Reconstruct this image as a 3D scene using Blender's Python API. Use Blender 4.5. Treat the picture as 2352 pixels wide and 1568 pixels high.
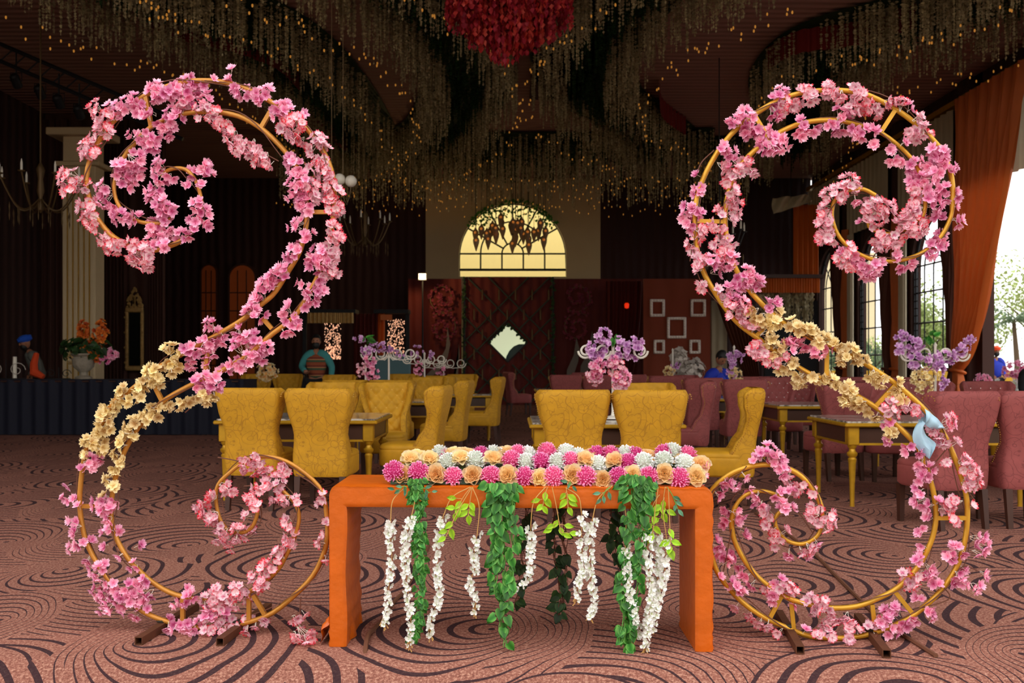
import bpy, math, random
from mathutils import Vector, Matrix
R = random.Random(7)
PI = math.pi
for o in list(bpy.data.objects):
    bpy.data.objects.remove(o)
SC = bpy.context.scene
COL = SC.collection

# ---------------------------------------------------------------- camera, world, exposure
F = 2287.0          # focal length for a 2352 px wide frame (35 mm lens)
CH = 1.27           # camera height over the carpet
CX, HY = 1176.0, 834.0
cam = bpy.data.cameras.new('camera'); camo = bpy.data.objects.new('camera', cam); COL.objects.link(camo)
cam.sensor_width = 36.0; cam.lens = 36.0 * F / 2352.0
cam.shift_y = 50.0 / 2352.0
cam.dof.use_dof = True; cam.dof.focus_distance = 4.7; cam.dof.aperture_fstop = 5.0
camo.location = (0, 0, CH); camo.rotation_euler = (PI / 2, 0, 0)
cam.clip_end = 300
SC.camera = camo
SC.view_settings.view_transform = 'Standard'; SC.view_settings.look = 'None'
SC.view_settings.gamma = 1.0; SC.view_settings.use_curve_mapping = False
SC.view_settings.exposure = 0.45
w = bpy.data.worlds.new('World'); SC.world = w; w.use_nodes = True
nt = w.node_tree
bg = nt.nodes['Background']
bg.inputs['Color'].default_value = (1.0, 0.985, 0.955, 1); bg.inputs['Strength'].default_value = 1.9

# ---------------------------------------------------------------- pixel helpers (a point of the photo at a known depth)
def P(px, py, Y):
    return Vector(((px - CX) / F * Y, Y, CH + (HY - py) / F * Y))
def GY(py, z=0.0):                     # depth of a floor point
    return F * (CH - z) / (py - HY)

# ---------------------------------------------------------------- mesh builder
class MB:
    def __init__(s): s.v = []; s.f = []; s.t = []; s.r = []
    def add(s, vs, fs, t=None, r=0.5):
        b = len(s.v); s.v.extend([tuple(x) for x in vs]); s.f.extend([tuple(i + b for i in f) for f in fs])
        s.t.extend(t if t is not None else [0.5] * len(vs)); s.r.extend([r] * len(vs))
    def merge(s, o, mat=None, r=None):
        vs = [mat @ Vector(x) for x in o.v] if mat is not None else o.v
        s.add(vs, o.f, list(o.t), 0.5)
        n = len(o.v)
        s.r[-n:] = list(o.r) if r is None else [r] * n
    def box(s, c, d, rot=None):
        hx, hy, hz = d[0] / 2, d[1] / 2, d[2] / 2
        vs = [Vector((x, y, z)) for x in (-hx, hx) for y in (-hy, hy) for z in (-hz, hz)]
        if rot is not None: vs = [rot @ q for q in vs]
        c = Vector(c); vs = [q + c for q in vs]
        s.add(vs, [(0, 1, 3, 2), (4, 6, 7, 5), (0, 4, 5, 1), (2, 3, 7, 6), (0, 2, 6, 4), (1, 5, 7, 3)])
    def rbox(s, c, d, rad=0.01, rot=None):          # box with chamfered edges
        hx, hy, hz = d[0] / 2, d[1] / 2, d[2] / 2; rr = min(rad, hx * .9, hy * .9, hz * .9)
        vs = []; idx = {}
        for sx in (-1, 1):
            for sy in (-1, 1):
                for sz in (-1, 1):
                    for ax in range(3):
                        q = [sx * (hx - rr), sy * (hy - rr), sz * (hz - rr)]
                        q[ax] = (sx * hx, sy * hy, sz * hz)[ax]
                        idx[(sx, sy, sz, ax)] = len(vs); vs.append(Vector(q))
        fs = []
        I = lambda a, b, c_, x: idx[(a, b, c_, x)]
        for g in (-1, 1):
            fs.append([I(g, a, b, 0) for a, b in ((-1, -1), (1, -1), (1, 1), (-1, 1))][::g])
            fs.append([I(a, g, b, 1) for a, b in ((-1, -1), (-1, 1), (1, 1), (1, -1))][::g])
            fs.append([I(a, b, g, 2) for a, b in ((-1, -1), (1, -1), (1, 1), (-1, 1))][::g])
        for a in (-1, 1):
            for b in (-1, 1):
                fs.append([I(a, b, -1, 0), I(a, b, 1, 0), I(a, b, 1, 1), I(a, b, -1, 1)])
                fs.append([I(a, -1, b, 0), I(a, 1, b, 0), I(a, 1, b, 2), I(a, -1, b, 2)])
                fs.append([I(-1, a, b, 1), I(1, a, b, 1), I(1, a, b, 2), I(-1, a, b, 2)])
                for c_ in (-1, 1): fs.append([I(a, b, c_, 0), I(a, b, c_, 1), I(a, b, c_, 2)])
        if rot is not None: vs = [rot @ q for q in vs]
        c = Vector(c); s.add([q + c for q in vs], fs)
    def tube(s, pts, rad, n=8, cap=True, sq=False, up=None):
        pts = [Vector(p) for p in pts]; N = len(pts)
        rads = rad if isinstance(rad, (list, tuple)) else [rad] * N
        rings = []; prev = None
        for i, p in enumerate(pts):
            t = (pts[min(i + 1, N - 1)] - pts[max(i - 1, 0)])
            if t.length < 1e-9: t = Vector((0, 0, 1))
            t.normalize()
            if up is not None: a = Vector(up)
            elif prev is None: a = Vector((0, 1, 0)) if abs(t.y) < .9 else Vector((1, 0, 0))
            else: a = prev
            a = a - t * a.dot(t)
            if a.length < 1e-6: a = Vector((1, 0, 0)) - t * t.x
            a.normalize(); prev = a; b = t.cross(a)
            ring = []
            for k in range(n):
                an = 2 * PI * (k + (.5 if sq else 0)) / n
                ring.append(p + (a * math.cos(an) + b * math.sin(an)) * rads[i] * (1.414 if sq else 1))
            rings.append(ring)
        vs = [q for r_ in rings for q in r_]; fs = []
        for i in range(N - 1):
            for k in range(n):
                fs.append((i * n + k, i * n + (k + 1) % n, (i + 1) * n + (k + 1) % n, (i + 1) * n + k))
        if cap: fs.append(tuple(range(n))[::-1]); fs.append(tuple((N - 1) * n + k for k in range(n)))
        s.add(vs, fs)
    def lathe(s, prof, c=(0, 0, 0), n=14, axis=None):   # prof: (r, z)
        c = Vector(c); vs = []; fs = []
        for r_, z in prof:
            for k in range(n):
                an = 2 * PI * k / n; q = Vector((r_ * math.cos(an), r_ * math.sin(an), z))
                if axis is not None: q = axis @ q
                vs.append(c + q)
        for i in range(len(prof) - 1):
            for k in range(n):
                fs.append((i * n + k, i * n + (k + 1) % n, (i + 1) * n + (k + 1) % n, (i + 1) * n + k))
        fs.append(tuple(range(n))[::-1]); fs.append(tuple((len(prof) - 1) * n + k for k in range(n)))
        s.add(vs, fs)
    def ball(s, c, r, n=8, m=5, sc=(1, 1, 1)):
        c = Vector(c)
        prof = [(max(1e-4, math.sin(PI * i / m)) * r, -math.cos(PI * i / m) * r) for i in range(m + 1)]
        vs = []; fs = []
        for q, z in prof:
            for k in range(n):
                an = 2 * PI * k / n; vs.append(c + Vector((q * math.cos(an) * sc[0], q * math.sin(an) * sc[1], z * sc[2])))
        for i in range(m):
            for k in range(n):
                fs.append((i * n + k, i * n + (k + 1) % n, (i + 1) * n + (k + 1) % n, (i + 1) * n + k))
        s.add(vs, fs)
    def grid(s, fn, nu, nv, cu=False, tf=None, r=.5):     # fn(u,v)->point
        vs = [fn(i / nu, j / nv) for i in range(nu + (0 if cu else 1)) for j in range(nv + 1)]
        t = [tf(i / nu, j / nv) for i in range(nu + (0 if cu else 1)) for j in range(nv + 1)] if tf else None
        fs = []; W = nv + 1; NU = nu if cu else nu + 1
        for i in range(nu):
            for j in range(nv):
                a = i % NU; b = (i + 1) % NU
                fs.append((a * W + j, b * W + j, b * W + j + 1, a * W + j + 1))
        s.add(vs, fs, t, r)
    def prism(s, poly, y0, y1, plane='xz'):
        n = len(poly); vs = []
        for y in (y0, y1):
            for a, b in poly:
                vs.append((a, y, b) if plane == 'xz' else ((y, a, b) if plane == 'yz' else (a, b, y)))
        fs = [tuple(range(n)), tuple(range(n, 2 * n))[::-1]] + [(i, (i + 1) % n + 0, (i + 1) % n + n, i + n) for i in range(n)]
        s.add(vs, fs)
    def mesh(s, name, mat, smooth=True, off=None):
        me = bpy.data.meshes.new(name)
        vs = s.v if off is None else [(x[0] - off[0], x[1] - off[1], x[2] - off[2]) for x in s.v]
        me.from_pydata(vs, [], s.f)
        a = me.attributes.new('pt', 'FLOAT', 'POINT'); a.data.foreach_set('value', s.t)
        a = me.attributes.new('pr', 'FLOAT', 'POINT'); a.data.foreach_set('value', s.r)
        if smooth: me.polygons.foreach_set('use_smooth', [True] * len(me.polygons))
        me.materials.append(mat)
        if smooth and hasattr(me, 'set_sharp_from_angle'): me.set_sharp_from_angle(angle=math.radians(smooth if smooth is not True else 40))
        me.update()
        return me

def mkobj(name, me, parent=None, mat=None):
    o = bpy.data.objects.new(name, me); COL.objects.link(o)
    if parent is not None: o.parent = parent
    if mat is not None: o.matrix_local = mat
    return o
def wl(p):                              # world position of a parent chain without rotation
    v = Vector((0, 0, 0))
    while p is not None: v = v + p.location; p = p.parent
    return v
def part(name, mb, mat, parent, smooth=True, world=False, kind=None, label=None):
    off = wl(parent) if world else None
    o = mkobj(name, mb.mesh(name, mat, smooth, off), parent)
    if kind: o['kind'] = kind
    if label: o['label'] = label
    return o
def thing(name, label, cat, loc=(0, 0, 0), rz=0.0, group=None):
    o = bpy.data.objects.new(name, None); COL.objects.link(o)
    o.location = loc; o.rotation_euler = (0, 0, rz); o.empty_display_size = .1
    o['label'] = label; o['category'] = cat
    if group: o['group'] = group
    return o
def solo(name, mb, mat, label, cat, loc=(0, 0, 0), group=None, smooth=True, world=True, kind=None):
    o = mkobj(name, mb.mesh(name, mat, smooth, Vector(loc) if world else None)); o.location = loc
    o['label'] = label; o['category'] = cat
    if group: o['group'] = group
    if kind: o['kind'] = kind
    return o
def struct(name, mb, mat, parent=None, smooth=False, label=None):
    o = mkobj(name, mb.mesh(name, mat, smooth), parent)
    if parent is None: o['kind'] = 'structure'
    if label: o['label'] = label
    return o
KIDS = {}
def children(o): return list(o.children)
def copy_tree(o, parent=None):
    c = o.copy(); COL.objects.link(c)
    if parent is not None: c.parent = parent
    for ch in o.children: copy_tree(ch, c)
    return c
def frame_mat(loc, fwd, up=(0, 0, 1), s=1.0, roll=0.0):   # local Z -> fwd
    z = Vector(fwd).normalized(); u = Vector(up)
    x = u.cross(z)
    if x.length < 1e-4: x = Vector((1, 0, 0))
    x.normalize(); y = z.cross(x)
    if roll:
        x2 = x * math.cos(roll) + y * math.sin(roll); y = z.cross(x2); x = x2
    m = Matrix((x, y, z)).transposed().to_4x4()
    m = Matrix.Translation(Vector(loc)) @ m @ Matrix.Scale(s, 4)
    return m

# ---------------------------------------------------------------- materials
def srgb(r, g, b):
    f = lambda c: (c / 255 / 12.92) if c / 255 <= .04045 else ((c / 255 + .055) / 1.055) ** 2.4
    return (f(r), f(g), f(b), 1)
class NT:
    def __init__(s, mat): s.nt = mat.node_tree; s.n = s.nt.nodes; s.l = s.nt.links
    def new(s, t, **k):
        n = s.n.new(t)
        for a, b in k.items(): setattr(n, a, b)
        return n
    def put(s, sock, v):
        if isinstance(v, bpy.types.NodeSocket): s.l.new(v, sock)
        else: sock.default_value = v
    def m(s, op, *a, clamp=False):
        n = s.new('ShaderNodeMath', operation=op); n.use_clamp = clamp
        for i, v in enumerate(a): s.put(n.inputs[i], v)
        return n.outputs[0]
    def vm(s, op, *a, out=0):
        n = s.new('ShaderNodeVectorMath', operation=op)
        for i, v in enumerate(a): s.put(n.inputs[i], v)
        return n.outputs[out]
    def mix(s, f, a, b):
        n = s.new('ShaderNodeMix', data_type='RGBA')
        s.put(n.inputs[0], f); s.put(n.inputs[6], a); s.put(n.inputs[7], b); return n.outputs[2]
    def fmix(s, f, a, b):
        n = s.new('ShaderNodeMix', data_type='FLOAT')
        s.put(n.inputs[0], f); s.put(n.inputs[2], a); s.put(n.inputs[3], b); return n.outputs[0]
    def ramp(s, f, stops):
        n = s.new('ShaderNodeValToRGB'); s.put(n.inputs[0], f); e = n.color_ramp.elements
        while len(e) < len(stops): e.new(.5)
        for i, (p, c) in enumerate(stops): e[i].position = p; e[i].color = c
        return n.outputs[0]
    def noise(s, scale, vec=None, detail=2.0, out=0, rough=.5):
        n = s.new('ShaderNodeTexNoise'); n.inputs['Scale'].default_value = scale; n.inputs['Detail'].default_value = detail
        n.inputs['Roughness'].default_value = rough
        if vec is not None: s.l.new(vec, n.inputs['Vector'])
        return n.outputs[out]
    def obj(s): return s.new('ShaderNodeTexCoord').outputs['Object']
    def attr(s, name): return s.new('ShaderNodeAttribute', attribute_name=name).outputs['Fac']
    def bump(s, h, st=.3, dist=.01):
        n = s.new('ShaderNodeBump'); n.inputs['Strength'].default_value = st; n.inputs['Distance'].default_value = dist
        s.l.new(h, n.inputs['Height']); return n.outputs[0]
def mat(name, col=(.5, .5, .5, 1), rough=.6, metal=0.0, sheen=0.0, noise=None, bump=None, emit=None, est=1.0, trans=0.0, spec=.5):
    m = bpy.data.materials.new(name); m.use_nodes = True; T = NT(m); b = T.n['Principled BSDF']
    b.inputs['Base Color'].default_value = col; b.inputs['Roughness'].default_value = rough; b.inputs['Metallic'].default_value = metal
    b.inputs['Specular IOR Level'].default_value = spec
    if sheen: b.inputs['Sheen Weight'].default_value = sheen; b.inputs['Sheen Roughness'].default_value = .4; b.inputs['Sheen Tint'].default_value = (min(1, col[0] * 1.6 + .1), min(1, col[1] * 1.6 + .08), min(1, col[2] * 1.6 + .05), 1)
    if noise:
        sc, amt = noise; n = T.noise(sc, T.obj(), 4)
        k = T.m('MULTIPLY_ADD', T.m('SUBTRACT', n, .5), amt * 2, 1.0)
        c = T.vm('SCALE', col[:3]); c.node.inputs[3].default_value = 1; T.l.new(k, c.node.inputs[3]); T.l.new(c, b.inputs['Base Color'])
    if bump:
        n = T.noise(bump[0], T.obj(), 4); T.l.new(T.bump(n, bump[1], bump[2] if len(bump) > 2 else .01), b.inputs['Normal'])
    if emit: b.inputs['Emission Color'].default_value = emit; b.inputs['Emission Strength'].default_value = est
    if trans:
        tr = T.new('ShaderNodeBsdfTranslucent'); tr.inputs[0].default_value = col; mx = T.new('ShaderNodeMixShader'); mx.inputs[0].default_value = trans
        T.l.new(b.outputs[0], mx.inputs[1]); T.l.new(tr.outputs[0], mx.inputs[2]); T.l.new(mx.outputs[0], T.n['Material Output'].inputs[0])
    return m
def petal_mat(name, stops, trans=.25, vary=.15, rough=.6):
    """colour runs along the petal (pt 0 centre - 1 tip) and varies from flower to flower (pr)"""
    m = bpy.data.materials.new(name); m.use_nodes = True; T = NT(m); b = T.n['Principled BSDF']
    t = T.attr('pt'); r = T.attr('pr'); oi = T.new('ShaderNodeObjectInfo').outputs['Random']
    rr = T.m('FRACT', T.m('ADD', T.m('MULTIPLY', r, 7.31), oi))
    t2 = T.m('ADD', t, T.m('MULTIPLY', T.m('SUBTRACT', T.noise(60, T.obj()), .5), .35))
    t2 = T.m('ADD', t2, T.m('MULTIPLY', T.m('SUBTRACT', rr, .5), .3))
    c = T.ramp(t2, [(p, srgb(*q)) for p, q in stops])
    k = T.m('MULTIPLY_ADD', rr, vary * 2, 1 - vary)
    hs = T.new('ShaderNodeHueSaturation'); T.l.new(c, hs.inputs['Color']); T.l.new(k, hs.inputs['Value'])
    T.l.new(T.m('MULTIPLY_ADD', rr, .02, .49), hs.inputs['Hue'])
    c = hs.outputs[0]
    T.l.new(c, b.inputs['Base Color']); b.inputs['Roughness'].default_value = rough; b.inputs['Specular IOR Level'].default_value = .3
    tr = T.new('ShaderNodeBsdfTranslucent'); T.l.new(c, tr.inputs[0]); mx = T.new('ShaderNodeMixShader'); mx.inputs[0].default_value = trans
    T.l.new(b.outputs[0], mx.inputs[1]); T.l.new(tr.outputs[0], mx.inputs[2]); T.l.new(mx.outputs[0], T.n['Material Output'].inputs[0])
    return m
def paisley(name, base, line, amt=.75):
    m = bpy.data.materials.new(name); m.use_nodes = True; T = NT(m); b = T.n['Principled BSDF']
    co = T.obj(); nz = T.noise(3.5, co, 2, out=1)
    co2 = T.vm('ADD', co, T.vm('MULTIPLY', T.vm('SUBTRACT', nz, (.5, .5, .5)), (.16, .16, .16)))
    v = T.new('ShaderNodeTexVoronoi'); v.inputs['Scale'].default_value = 7.0; T.l.new(co2, v.inputs['Vector'])
    d = v.outputs['Distance']
    ring = T.m('ABSOLUTE', T.m('SUBTRACT', T.m('FRACT', T.m('MULTIPLY', d, 3.4)), .5))
    l1 = T.m('LESS_THAN', ring, .055)
    v2 = T.new('ShaderNodeTexVoronoi', feature='DISTANCE_TO_EDGE'); v2.inputs['Scale'].default_value = 17; T.l.new(co2, v2.inputs['Vector'])
    l2 = T.m('LESS_THAN', v2.outputs[0], .035)
    gate = T.m('GREATER_THAN', T.noise(9, co), .5)
    l = T.m('MAXIMUM', l1, T.m('MULTIPLY', l2, gate))
    pile = T.noise(14, co, 4)
    bc = T.mix(T.m('MULTIPLY', pile, 1.0, clamp=True), tuple(c * .72 for c in base[:3]) + (1,), tuple(min(1, c * 1.2) for c in base[:3]) + (1,))
    c = T.mix(T.m('MULTIPLY', l, amt), bc, line)
    T.l.new(c, b.inputs['Base Color']); b.inputs['Roughness'].default_value = .75
    b.inputs['Sheen Weight'].default_value = .35; b.inputs['Sheen Roughness'].default_value = .4; b.inputs['Sheen Tint'].default_value = tuple(min(1, c * 1.5 + .05) for c in base[:3]) + (1,)
    T.l.new(T.bump(T.m('SUBTRACT', pile, T.m('MULTIPLY', l, .3)), .25, .006), b.inputs['Normal'])
    return m
def pleat_mat(name, col, scale, axis=0, trans=0.0, rough=.8, amt=.5):
    m = bpy.data.materials.new(name); m.use_nodes = True; T = NT(m); b = T.n['Principled BSDF']
    sx = T.new('ShaderNodeSeparateXYZ'); T.l.new(T.obj(), sx.inputs[0])
    n = T.noise(1.3, T.obj(), 3)
    x = T.m('ADD', T.m('MULTIPLY', sx.outputs[axis], scale), T.m('MULTIPLY', n, 3.0))
    h = T.m('SINE', x)
    T.l.new(T.bump(h, 1.0, amt / scale), b.inputs['Normal'])
    b.inputs['Base Color'].default_value = col; b.inputs['Roughness'].default_value = rough
    if trans:
        tr = T.new('ShaderNodeBsdfTranslucent'); tr.inputs[0].default_value = col; mx = T.new('ShaderNodeMixShader'); mx.inputs[0].default_value = trans
        T.l.new(b.outputs[0], mx.inputs[1]); T.l.new(tr.outputs[0], mx.inputs[2]); T.l.new(mx.outputs[0], T.n['Material Output'].inputs[0])
    return m
def glass_mat(name, tint=(1, 1, 1, 1)):
    m = bpy.data.materials.new(name); m.use_nodes = True; T = NT(m)
    tr = T.new('ShaderNodeBsdfTransparent'); tr.inputs[0].default_value = tint
    gl = T.new('ShaderNodeBsdfGlossy'); gl.inputs['Roughness'].default_value = .02
    mx = T.new('ShaderNodeMixShader'); mx.inputs[0].default_value = .05
    T.l.new(tr.outputs[0], mx.inputs[1]); T.l.new(gl.outputs[0], mx.inputs[2]); T.l.new(mx.outputs[0], T.n['Material Output'].inputs[0])
    return m
def carpet_mat():
    m = bpy.data.materials.new('carpet'); m.use_nodes = True; T = NT(m); b = T.n['Principled BSDF']
    uv = T.new('ShaderNodeTexCoord').outputs['UV']
    nz = T.noise(1.1, uv, 1, out=1)
    uvd = T.vm('ADD', uv, T.vm('MULTIPLY', T.vm('SUBTRACT', nz, (.5, .5, .5)), (.22, .22, 0)))
    def layer(sx, sy, ox, oy, k, N, rnd):
        vec = T.vm('ADD', T.vm('MULTIPLY', uvd, (sx, sy, 0)), (ox, oy, 0))
        v = T.new('ShaderNodeTexVoronoi', voronoi_dimensions='2D'); v.inputs['Scale'].default_value = 1; v.inputs['Randomness'].default_value = rnd
        T.l.new(vec, v.inputs['Vector'])
        diff = T.vm('SUBTRACT', vec, v.outputs['Position'])
        sep = T.new('ShaderNodeSeparateColor'); T.l.new(v.outputs['Color'], sep.inputs[0])
        ang = T.m('ADD', T.m('MULTIPLY', T.m('ROUND', sep.outputs[0]), 3.14159), T.m('MULTIPLY', T.m('SUBTRACT', sep.outputs[1], .5), 1.3))
        e = T.new('ShaderNodeCombineXYZ'); T.l.new(T.m('COSINE', ang), e.inputs[0]); T.l.new(T.m('SINE', ang), e.inputs[1])
        dt = T.vm('DOT_PRODUCT', diff, e.outputs[0], out=1)
        d = T.vm('LENGTH', diff, out=1); d2 = T.m('MULTIPLY', d, d)
        q = T.m('SQRT', T.m('ADD', T.m('MULTIPLY', T.m('MULTIPLY', dt, dt), k * k), T.m('MULTIPLY', d2, 1 - k * k)))
        r = T.m('DIVIDE', T.m('SUBTRACT', q, T.m('MULTIPLY', dt, k)), 1 - k * k)
        di = T.m('DIVIDE', dt, T.m('MAXIMUM', d, .001))
        wdt = T.m('MULTIPLY_ADD', di, .11, .20)
        fr = T.m('FRACT', T.m('MULTIPLY', r, N))
        ln = T.m('LESS_THAN', fr, wdt)
        return r, ln
    r0, l0 = layer(.75, .62, 0, 0, .5, 19, .8)
    val = l0
    for (sx, sy, ox, oy, k, N, rnd, RR) in ((.70, .52, 3.3, 1.7, .56, 20, .45, .5), (.74, .55, 7.1, 5.2, .5, 19, .5, .43), (.78, .56, 1.4, 9.6, .54, 20, .55, .4)):
        r, l = layer(sx, sy, ox, oy, k, N, rnd)
        val = T.fmix(T.m('LESS_THAN', r, RR), val, l)
    sp = T.noise(70, uv, 3, rough=.8); sp2 = T.noise(1.5, uv, 2)
    base = T.ramp(sp, [(.32, srgb(98, 58, 50)), (.5, srgb(148, 96, 82)), (.68, srgb(204, 158, 136))])
    base = T.mix(T.m('MULTIPLY', sp2, .35), base, srgb(116, 74, 66))
    col = T.mix(T.m('MULTIPLY', val, .9), base, srgb(42, 30, 38))
    T.l.new(col, b.inputs['Base Color']); b.inputs['Roughness'].default_value = .95; b.inputs['Specular IOR Level'].default_value = .1
    T.l.new(T.bump(T.noise(220, uv, 2), .5, .004), b.inputs['Normal'])
    return m

M = {}
M['carpet'] = carpet_mat()
M['ground'] = mat('outdoor_paving', srgb(118, 110, 100), .9, noise=(3, .2))
M['gold_frame'] = mat('gold_paint', srgb(206, 152, 44), .38, .35, noise=(9, .25), bump=(60, .2, .002))
M['dull_gold'] = mat('worn_gold_paint', srgb(190, 128, 48), .42, .3, noise=(12, .3), bump=(60, .2, .002))
M['rust'] = mat('rusty_steel', srgb(92, 52, 30), .7, .3, noise=(20, .4))
M['dark_weld'] = mat('burnt_weld', srgb(50, 45, 35), .7, .3)
M['pink'] = petal_mat('pink_petal', [(0, (226, 84, 140)), (.3, (246, 146, 190)), (1, (255, 200, 222))])
M['redtip'] = petal_mat('red_tipped_petal', [(0, (240, 140, 170)), (.3, (255, 226, 232)), (.7, (253, 200, 214)), (1.0, (222, 44, 84))])
M['cream'] = petal_mat('cream_petal', [(0, (214, 168, 96)), (.4, (240, 214, 152)), (1, (250, 232, 184))])
M['stem_white'] = mat('pale_stem', srgb(222, 214, 200), .6)
M['twig'] = mat('brown_twig', srgb(104, 62, 46), .8)
M['velvet'] = mat('orange_velvet', srgb(198, 90, 3), .38, sheen=.15, noise=(9, .22), bump=(16, .45, .012), spec=.5)
M['rose'] = petal_mat('peach_petal', [(0, (255, 180, 92)), (.3, (255, 218, 146)), (1, (255, 242, 206))], vary=.05, trans=.42)
M['mum'] = petal_mat('magenta_petal', [(0, (214, 56, 128)), (.4, (246, 122, 186)), (1, (255, 190, 224))], vary=.05)
M['white'] = petal_mat('white_petal', [(0, (214, 222, 206)), (.5, (244, 245, 244)), (1, (252, 252, 252))], vary=.04)
M['wisteria'] = petal_mat('wisteria_petal', [(0, (210, 222, 170)), (.3, (244, 246, 238)), (1, (255, 255, 255))], vary=.04)
M['purple'] = petal_mat('purple_petal', [(0, (176, 90, 170)), (.5, (224, 162, 222)), (1, (246, 212, 242))])
M['orangefl'] = petal_mat('orange_petal', [(0, (180, 70, 20)), (.5, (226, 112, 40)), (1, (240, 140, 60))])
M['ivy'] = petal_mat('ivy_leaf', [(0, (30, 84, 26)), (.5, (58, 126, 42)), (1, (120, 176, 84))], trans=.2, vary=.25, rough=.4)
M['ivydark'] = petal_mat('dark_ivy_leaf', [(0, (24, 46, 20)), (.5, (36, 64, 28)), (1, (58, 84, 40))], trans=.1, vary=.3, rough=.5)  # ivy green darkened, shade behind the table put into the colour
M['lime'] = petal_mat('lime_leaf', [(0, (130, 186, 30)), (.5, (168, 214, 38)), (1, (190, 224, 70))], trans=.3, vary=.15, rough=.45)
M['bluegreen'] = petal_mat('grey_green_leaf', [(0, (60, 110, 84)), (.5, (88, 138, 104)), (1, (110, 160, 120))], trans=.15, vary=.15, rough=.45)
M['stem_tan'] = mat('tan_stem', srgb(196, 150, 84), .6)
M['stem_green'] = mat('green_stem', srgb(96, 160, 70), .6)
M['yellow'] = paisley('mustard_paisley_velvet', srgb(198, 144, 16), srgb(150, 100, 12), .6)
M['yellowp'] = mat('mustard_velvet', srgb(200, 146, 18), .7, sheen=.35, noise=(10, .3), bump=(12, .3, .01))
M['rosev'] = paisley('rose_paisley_velvet', srgb(150, 74, 72), srgb(108, 46, 48), .6)
M['rosep'] = mat('rose_velvet', srgb(146, 70, 68), .7, sheen=.35, noise=(10, .3), bump=(12, .3, .01))
M['darkwood'] = mat('dark_wood', srgb(62, 32, 22), .45, noise=(6, .3))
M['brass'] = mat('brass', srgb(214, 172, 90), .3, .9)
M['crystal'] = mat('crystal_button', srgb(230, 225, 220), .1, .6)
M['goldtable'] = mat('gold_leaf_wood', srgb(196, 148, 30), .4, .35, noise=(12, .3))
M['panelwood'] = mat('brown_panel', srgb(70, 46, 36), .3, noise=(8, .2))
def marble():
    m = bpy.data.materials.new('marble_top'); m.use_nodes = True; T = NT(m); b = T.n['Principled BSDF']
    n = T.noise(3, T.obj(), 6, rough=.7); v = T.m('ABSOLUTE', T.m('SUBTRACT', n, .5))
    T.l.new(T.ramp(v, [(0, srgb(90, 80, 72)), (.05, srgb(190, 180, 168)), (.2, srgb(214, 206, 196))]), b.inputs['Base Color']); b.inputs['Roughness'].default_value = .12
    return m
M['marble'] = marble()
M['ironwhite'] = mat('white_iron', srgb(226, 220, 206), .45)
M['iron'] = mat('black_iron', srgb(30, 30, 34), .5, .4)
M['navy'] = pleat_mat('navy_cloth', srgb(7, 11, 34), 26, 0, amt=.25)
M['maroon'] = pleat_mat('maroon_drape', srgb(92, 20, 12), 22, 0, amt=.4)
M['brownwall'] = pleat_mat('brown_drape', srgb(66, 34, 24), 18, 0, amt=.4)
M['brownwally'] = pleat_mat('brown_side_drape', srgb(60, 32, 24), 18, 1, amt=.4)
M['creamwall'] = mat('cream_plaster', srgb(196, 176, 138), .85, noise=(2, .06))
M['creamcloth'] = pleat_mat('cream_sheer', srgb(196, 184, 156), 40, 1, trans=.12, amt=.5)
M['creamclothx'] = pleat_mat('cream_sheer_front', srgb(186, 172, 142), 30, 0, trans=.1, amt=.5)
M['pillarcream'] = mat('ivory_paint', srgb(206, 184, 146), .6, noise=(3, .08))
M['ceil'] = pleat_mat('ceiling_cloth', srgb(150, 112, 100), 26, 1, amt=.35)
M['ceildark'] = mat('maroon_ceiling', srgb(60, 20, 16), .9)
M['redfrill'] = pleat_mat('red_frill', srgb(120, 16, 14), 60, 0, amt=.5)
M['curtain'] = mat('rust_curtain', srgb(214, 112, 44), .6, sheen=.3, trans=.3, noise=(5, .12))
M['curtaind'] = mat('darkened_brown_curtain', srgb(96, 46, 26), .65, sheen=.3, trans=.05, noise=(5, .12))  # rust cloth darkened, backlighting at the side windows put into the colour
M['rustwall'] = pleat_mat('rust_fabric_panel', srgb(124, 48, 18), 10, 0, amt=.15)
M['strand'] = petal_mat('pale_strand', [(0, (150, 140, 104)), (.5, (176, 164, 128)), (1, (196, 184, 150))], vary=.25)
M['strandg'] = petal_mat('green_strand', [(0, (24, 50, 22)), (.5, (30, 62, 26)), (1, (48, 80, 34))], vary=.3)
M['strandr'] = petal_mat('coral_strand', [(0, (140, 14, 28)), (.5, (186, 40, 52)), (1, (220, 84, 84))], vary=.2)
M['bulb'] = mat('warm_bulb', srgb(255, 190, 90), .4, emit=srgb(255, 170, 70), est=.16)
M['twinkle'] = mat('twinkle_light', srgb(255, 200, 170), .4, emit=srgb(255, 190, 150), est=.8)
M['flood'] = mat('flood_light_face', srgb(255, 230, 180), .4, emit=srgb(255, 226, 170), est=9)
M['glass'] = glass_mat('window_glass', (.9, .92, .95, 1))
M['glassy'] = glass_mat('warm_window_glass', (.93, .84, .55, 1))
M['lampglass'] = mat('smoked_lamp_glass', srgb(196, 180, 156), .15, .1, spec=.8, trans=.7)
M['amber'] = mat('amber_lamp_glow', srgb(255, 170, 90), .3, emit=srgb(255, 150, 60), est=.2)
M['mirror'] = mat('mirror_glass', srgb(40, 44, 40), .08, .9)
M['oldgold'] = mat('antique_gold', srgb(178, 142, 84), .45, .4, noise=(12, .4), bump=(30, .6, .01))
M['silver'] = mat('silver_frame', srgb(196, 186, 176), .5, .2, noise=(20, .3), bump=(40, .5, .01))
M['skin'] = mat('skin', srgb(150, 98, 70), .55)
M['black'] = mat('black_hair', srgb(14, 12, 12), .6)
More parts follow.
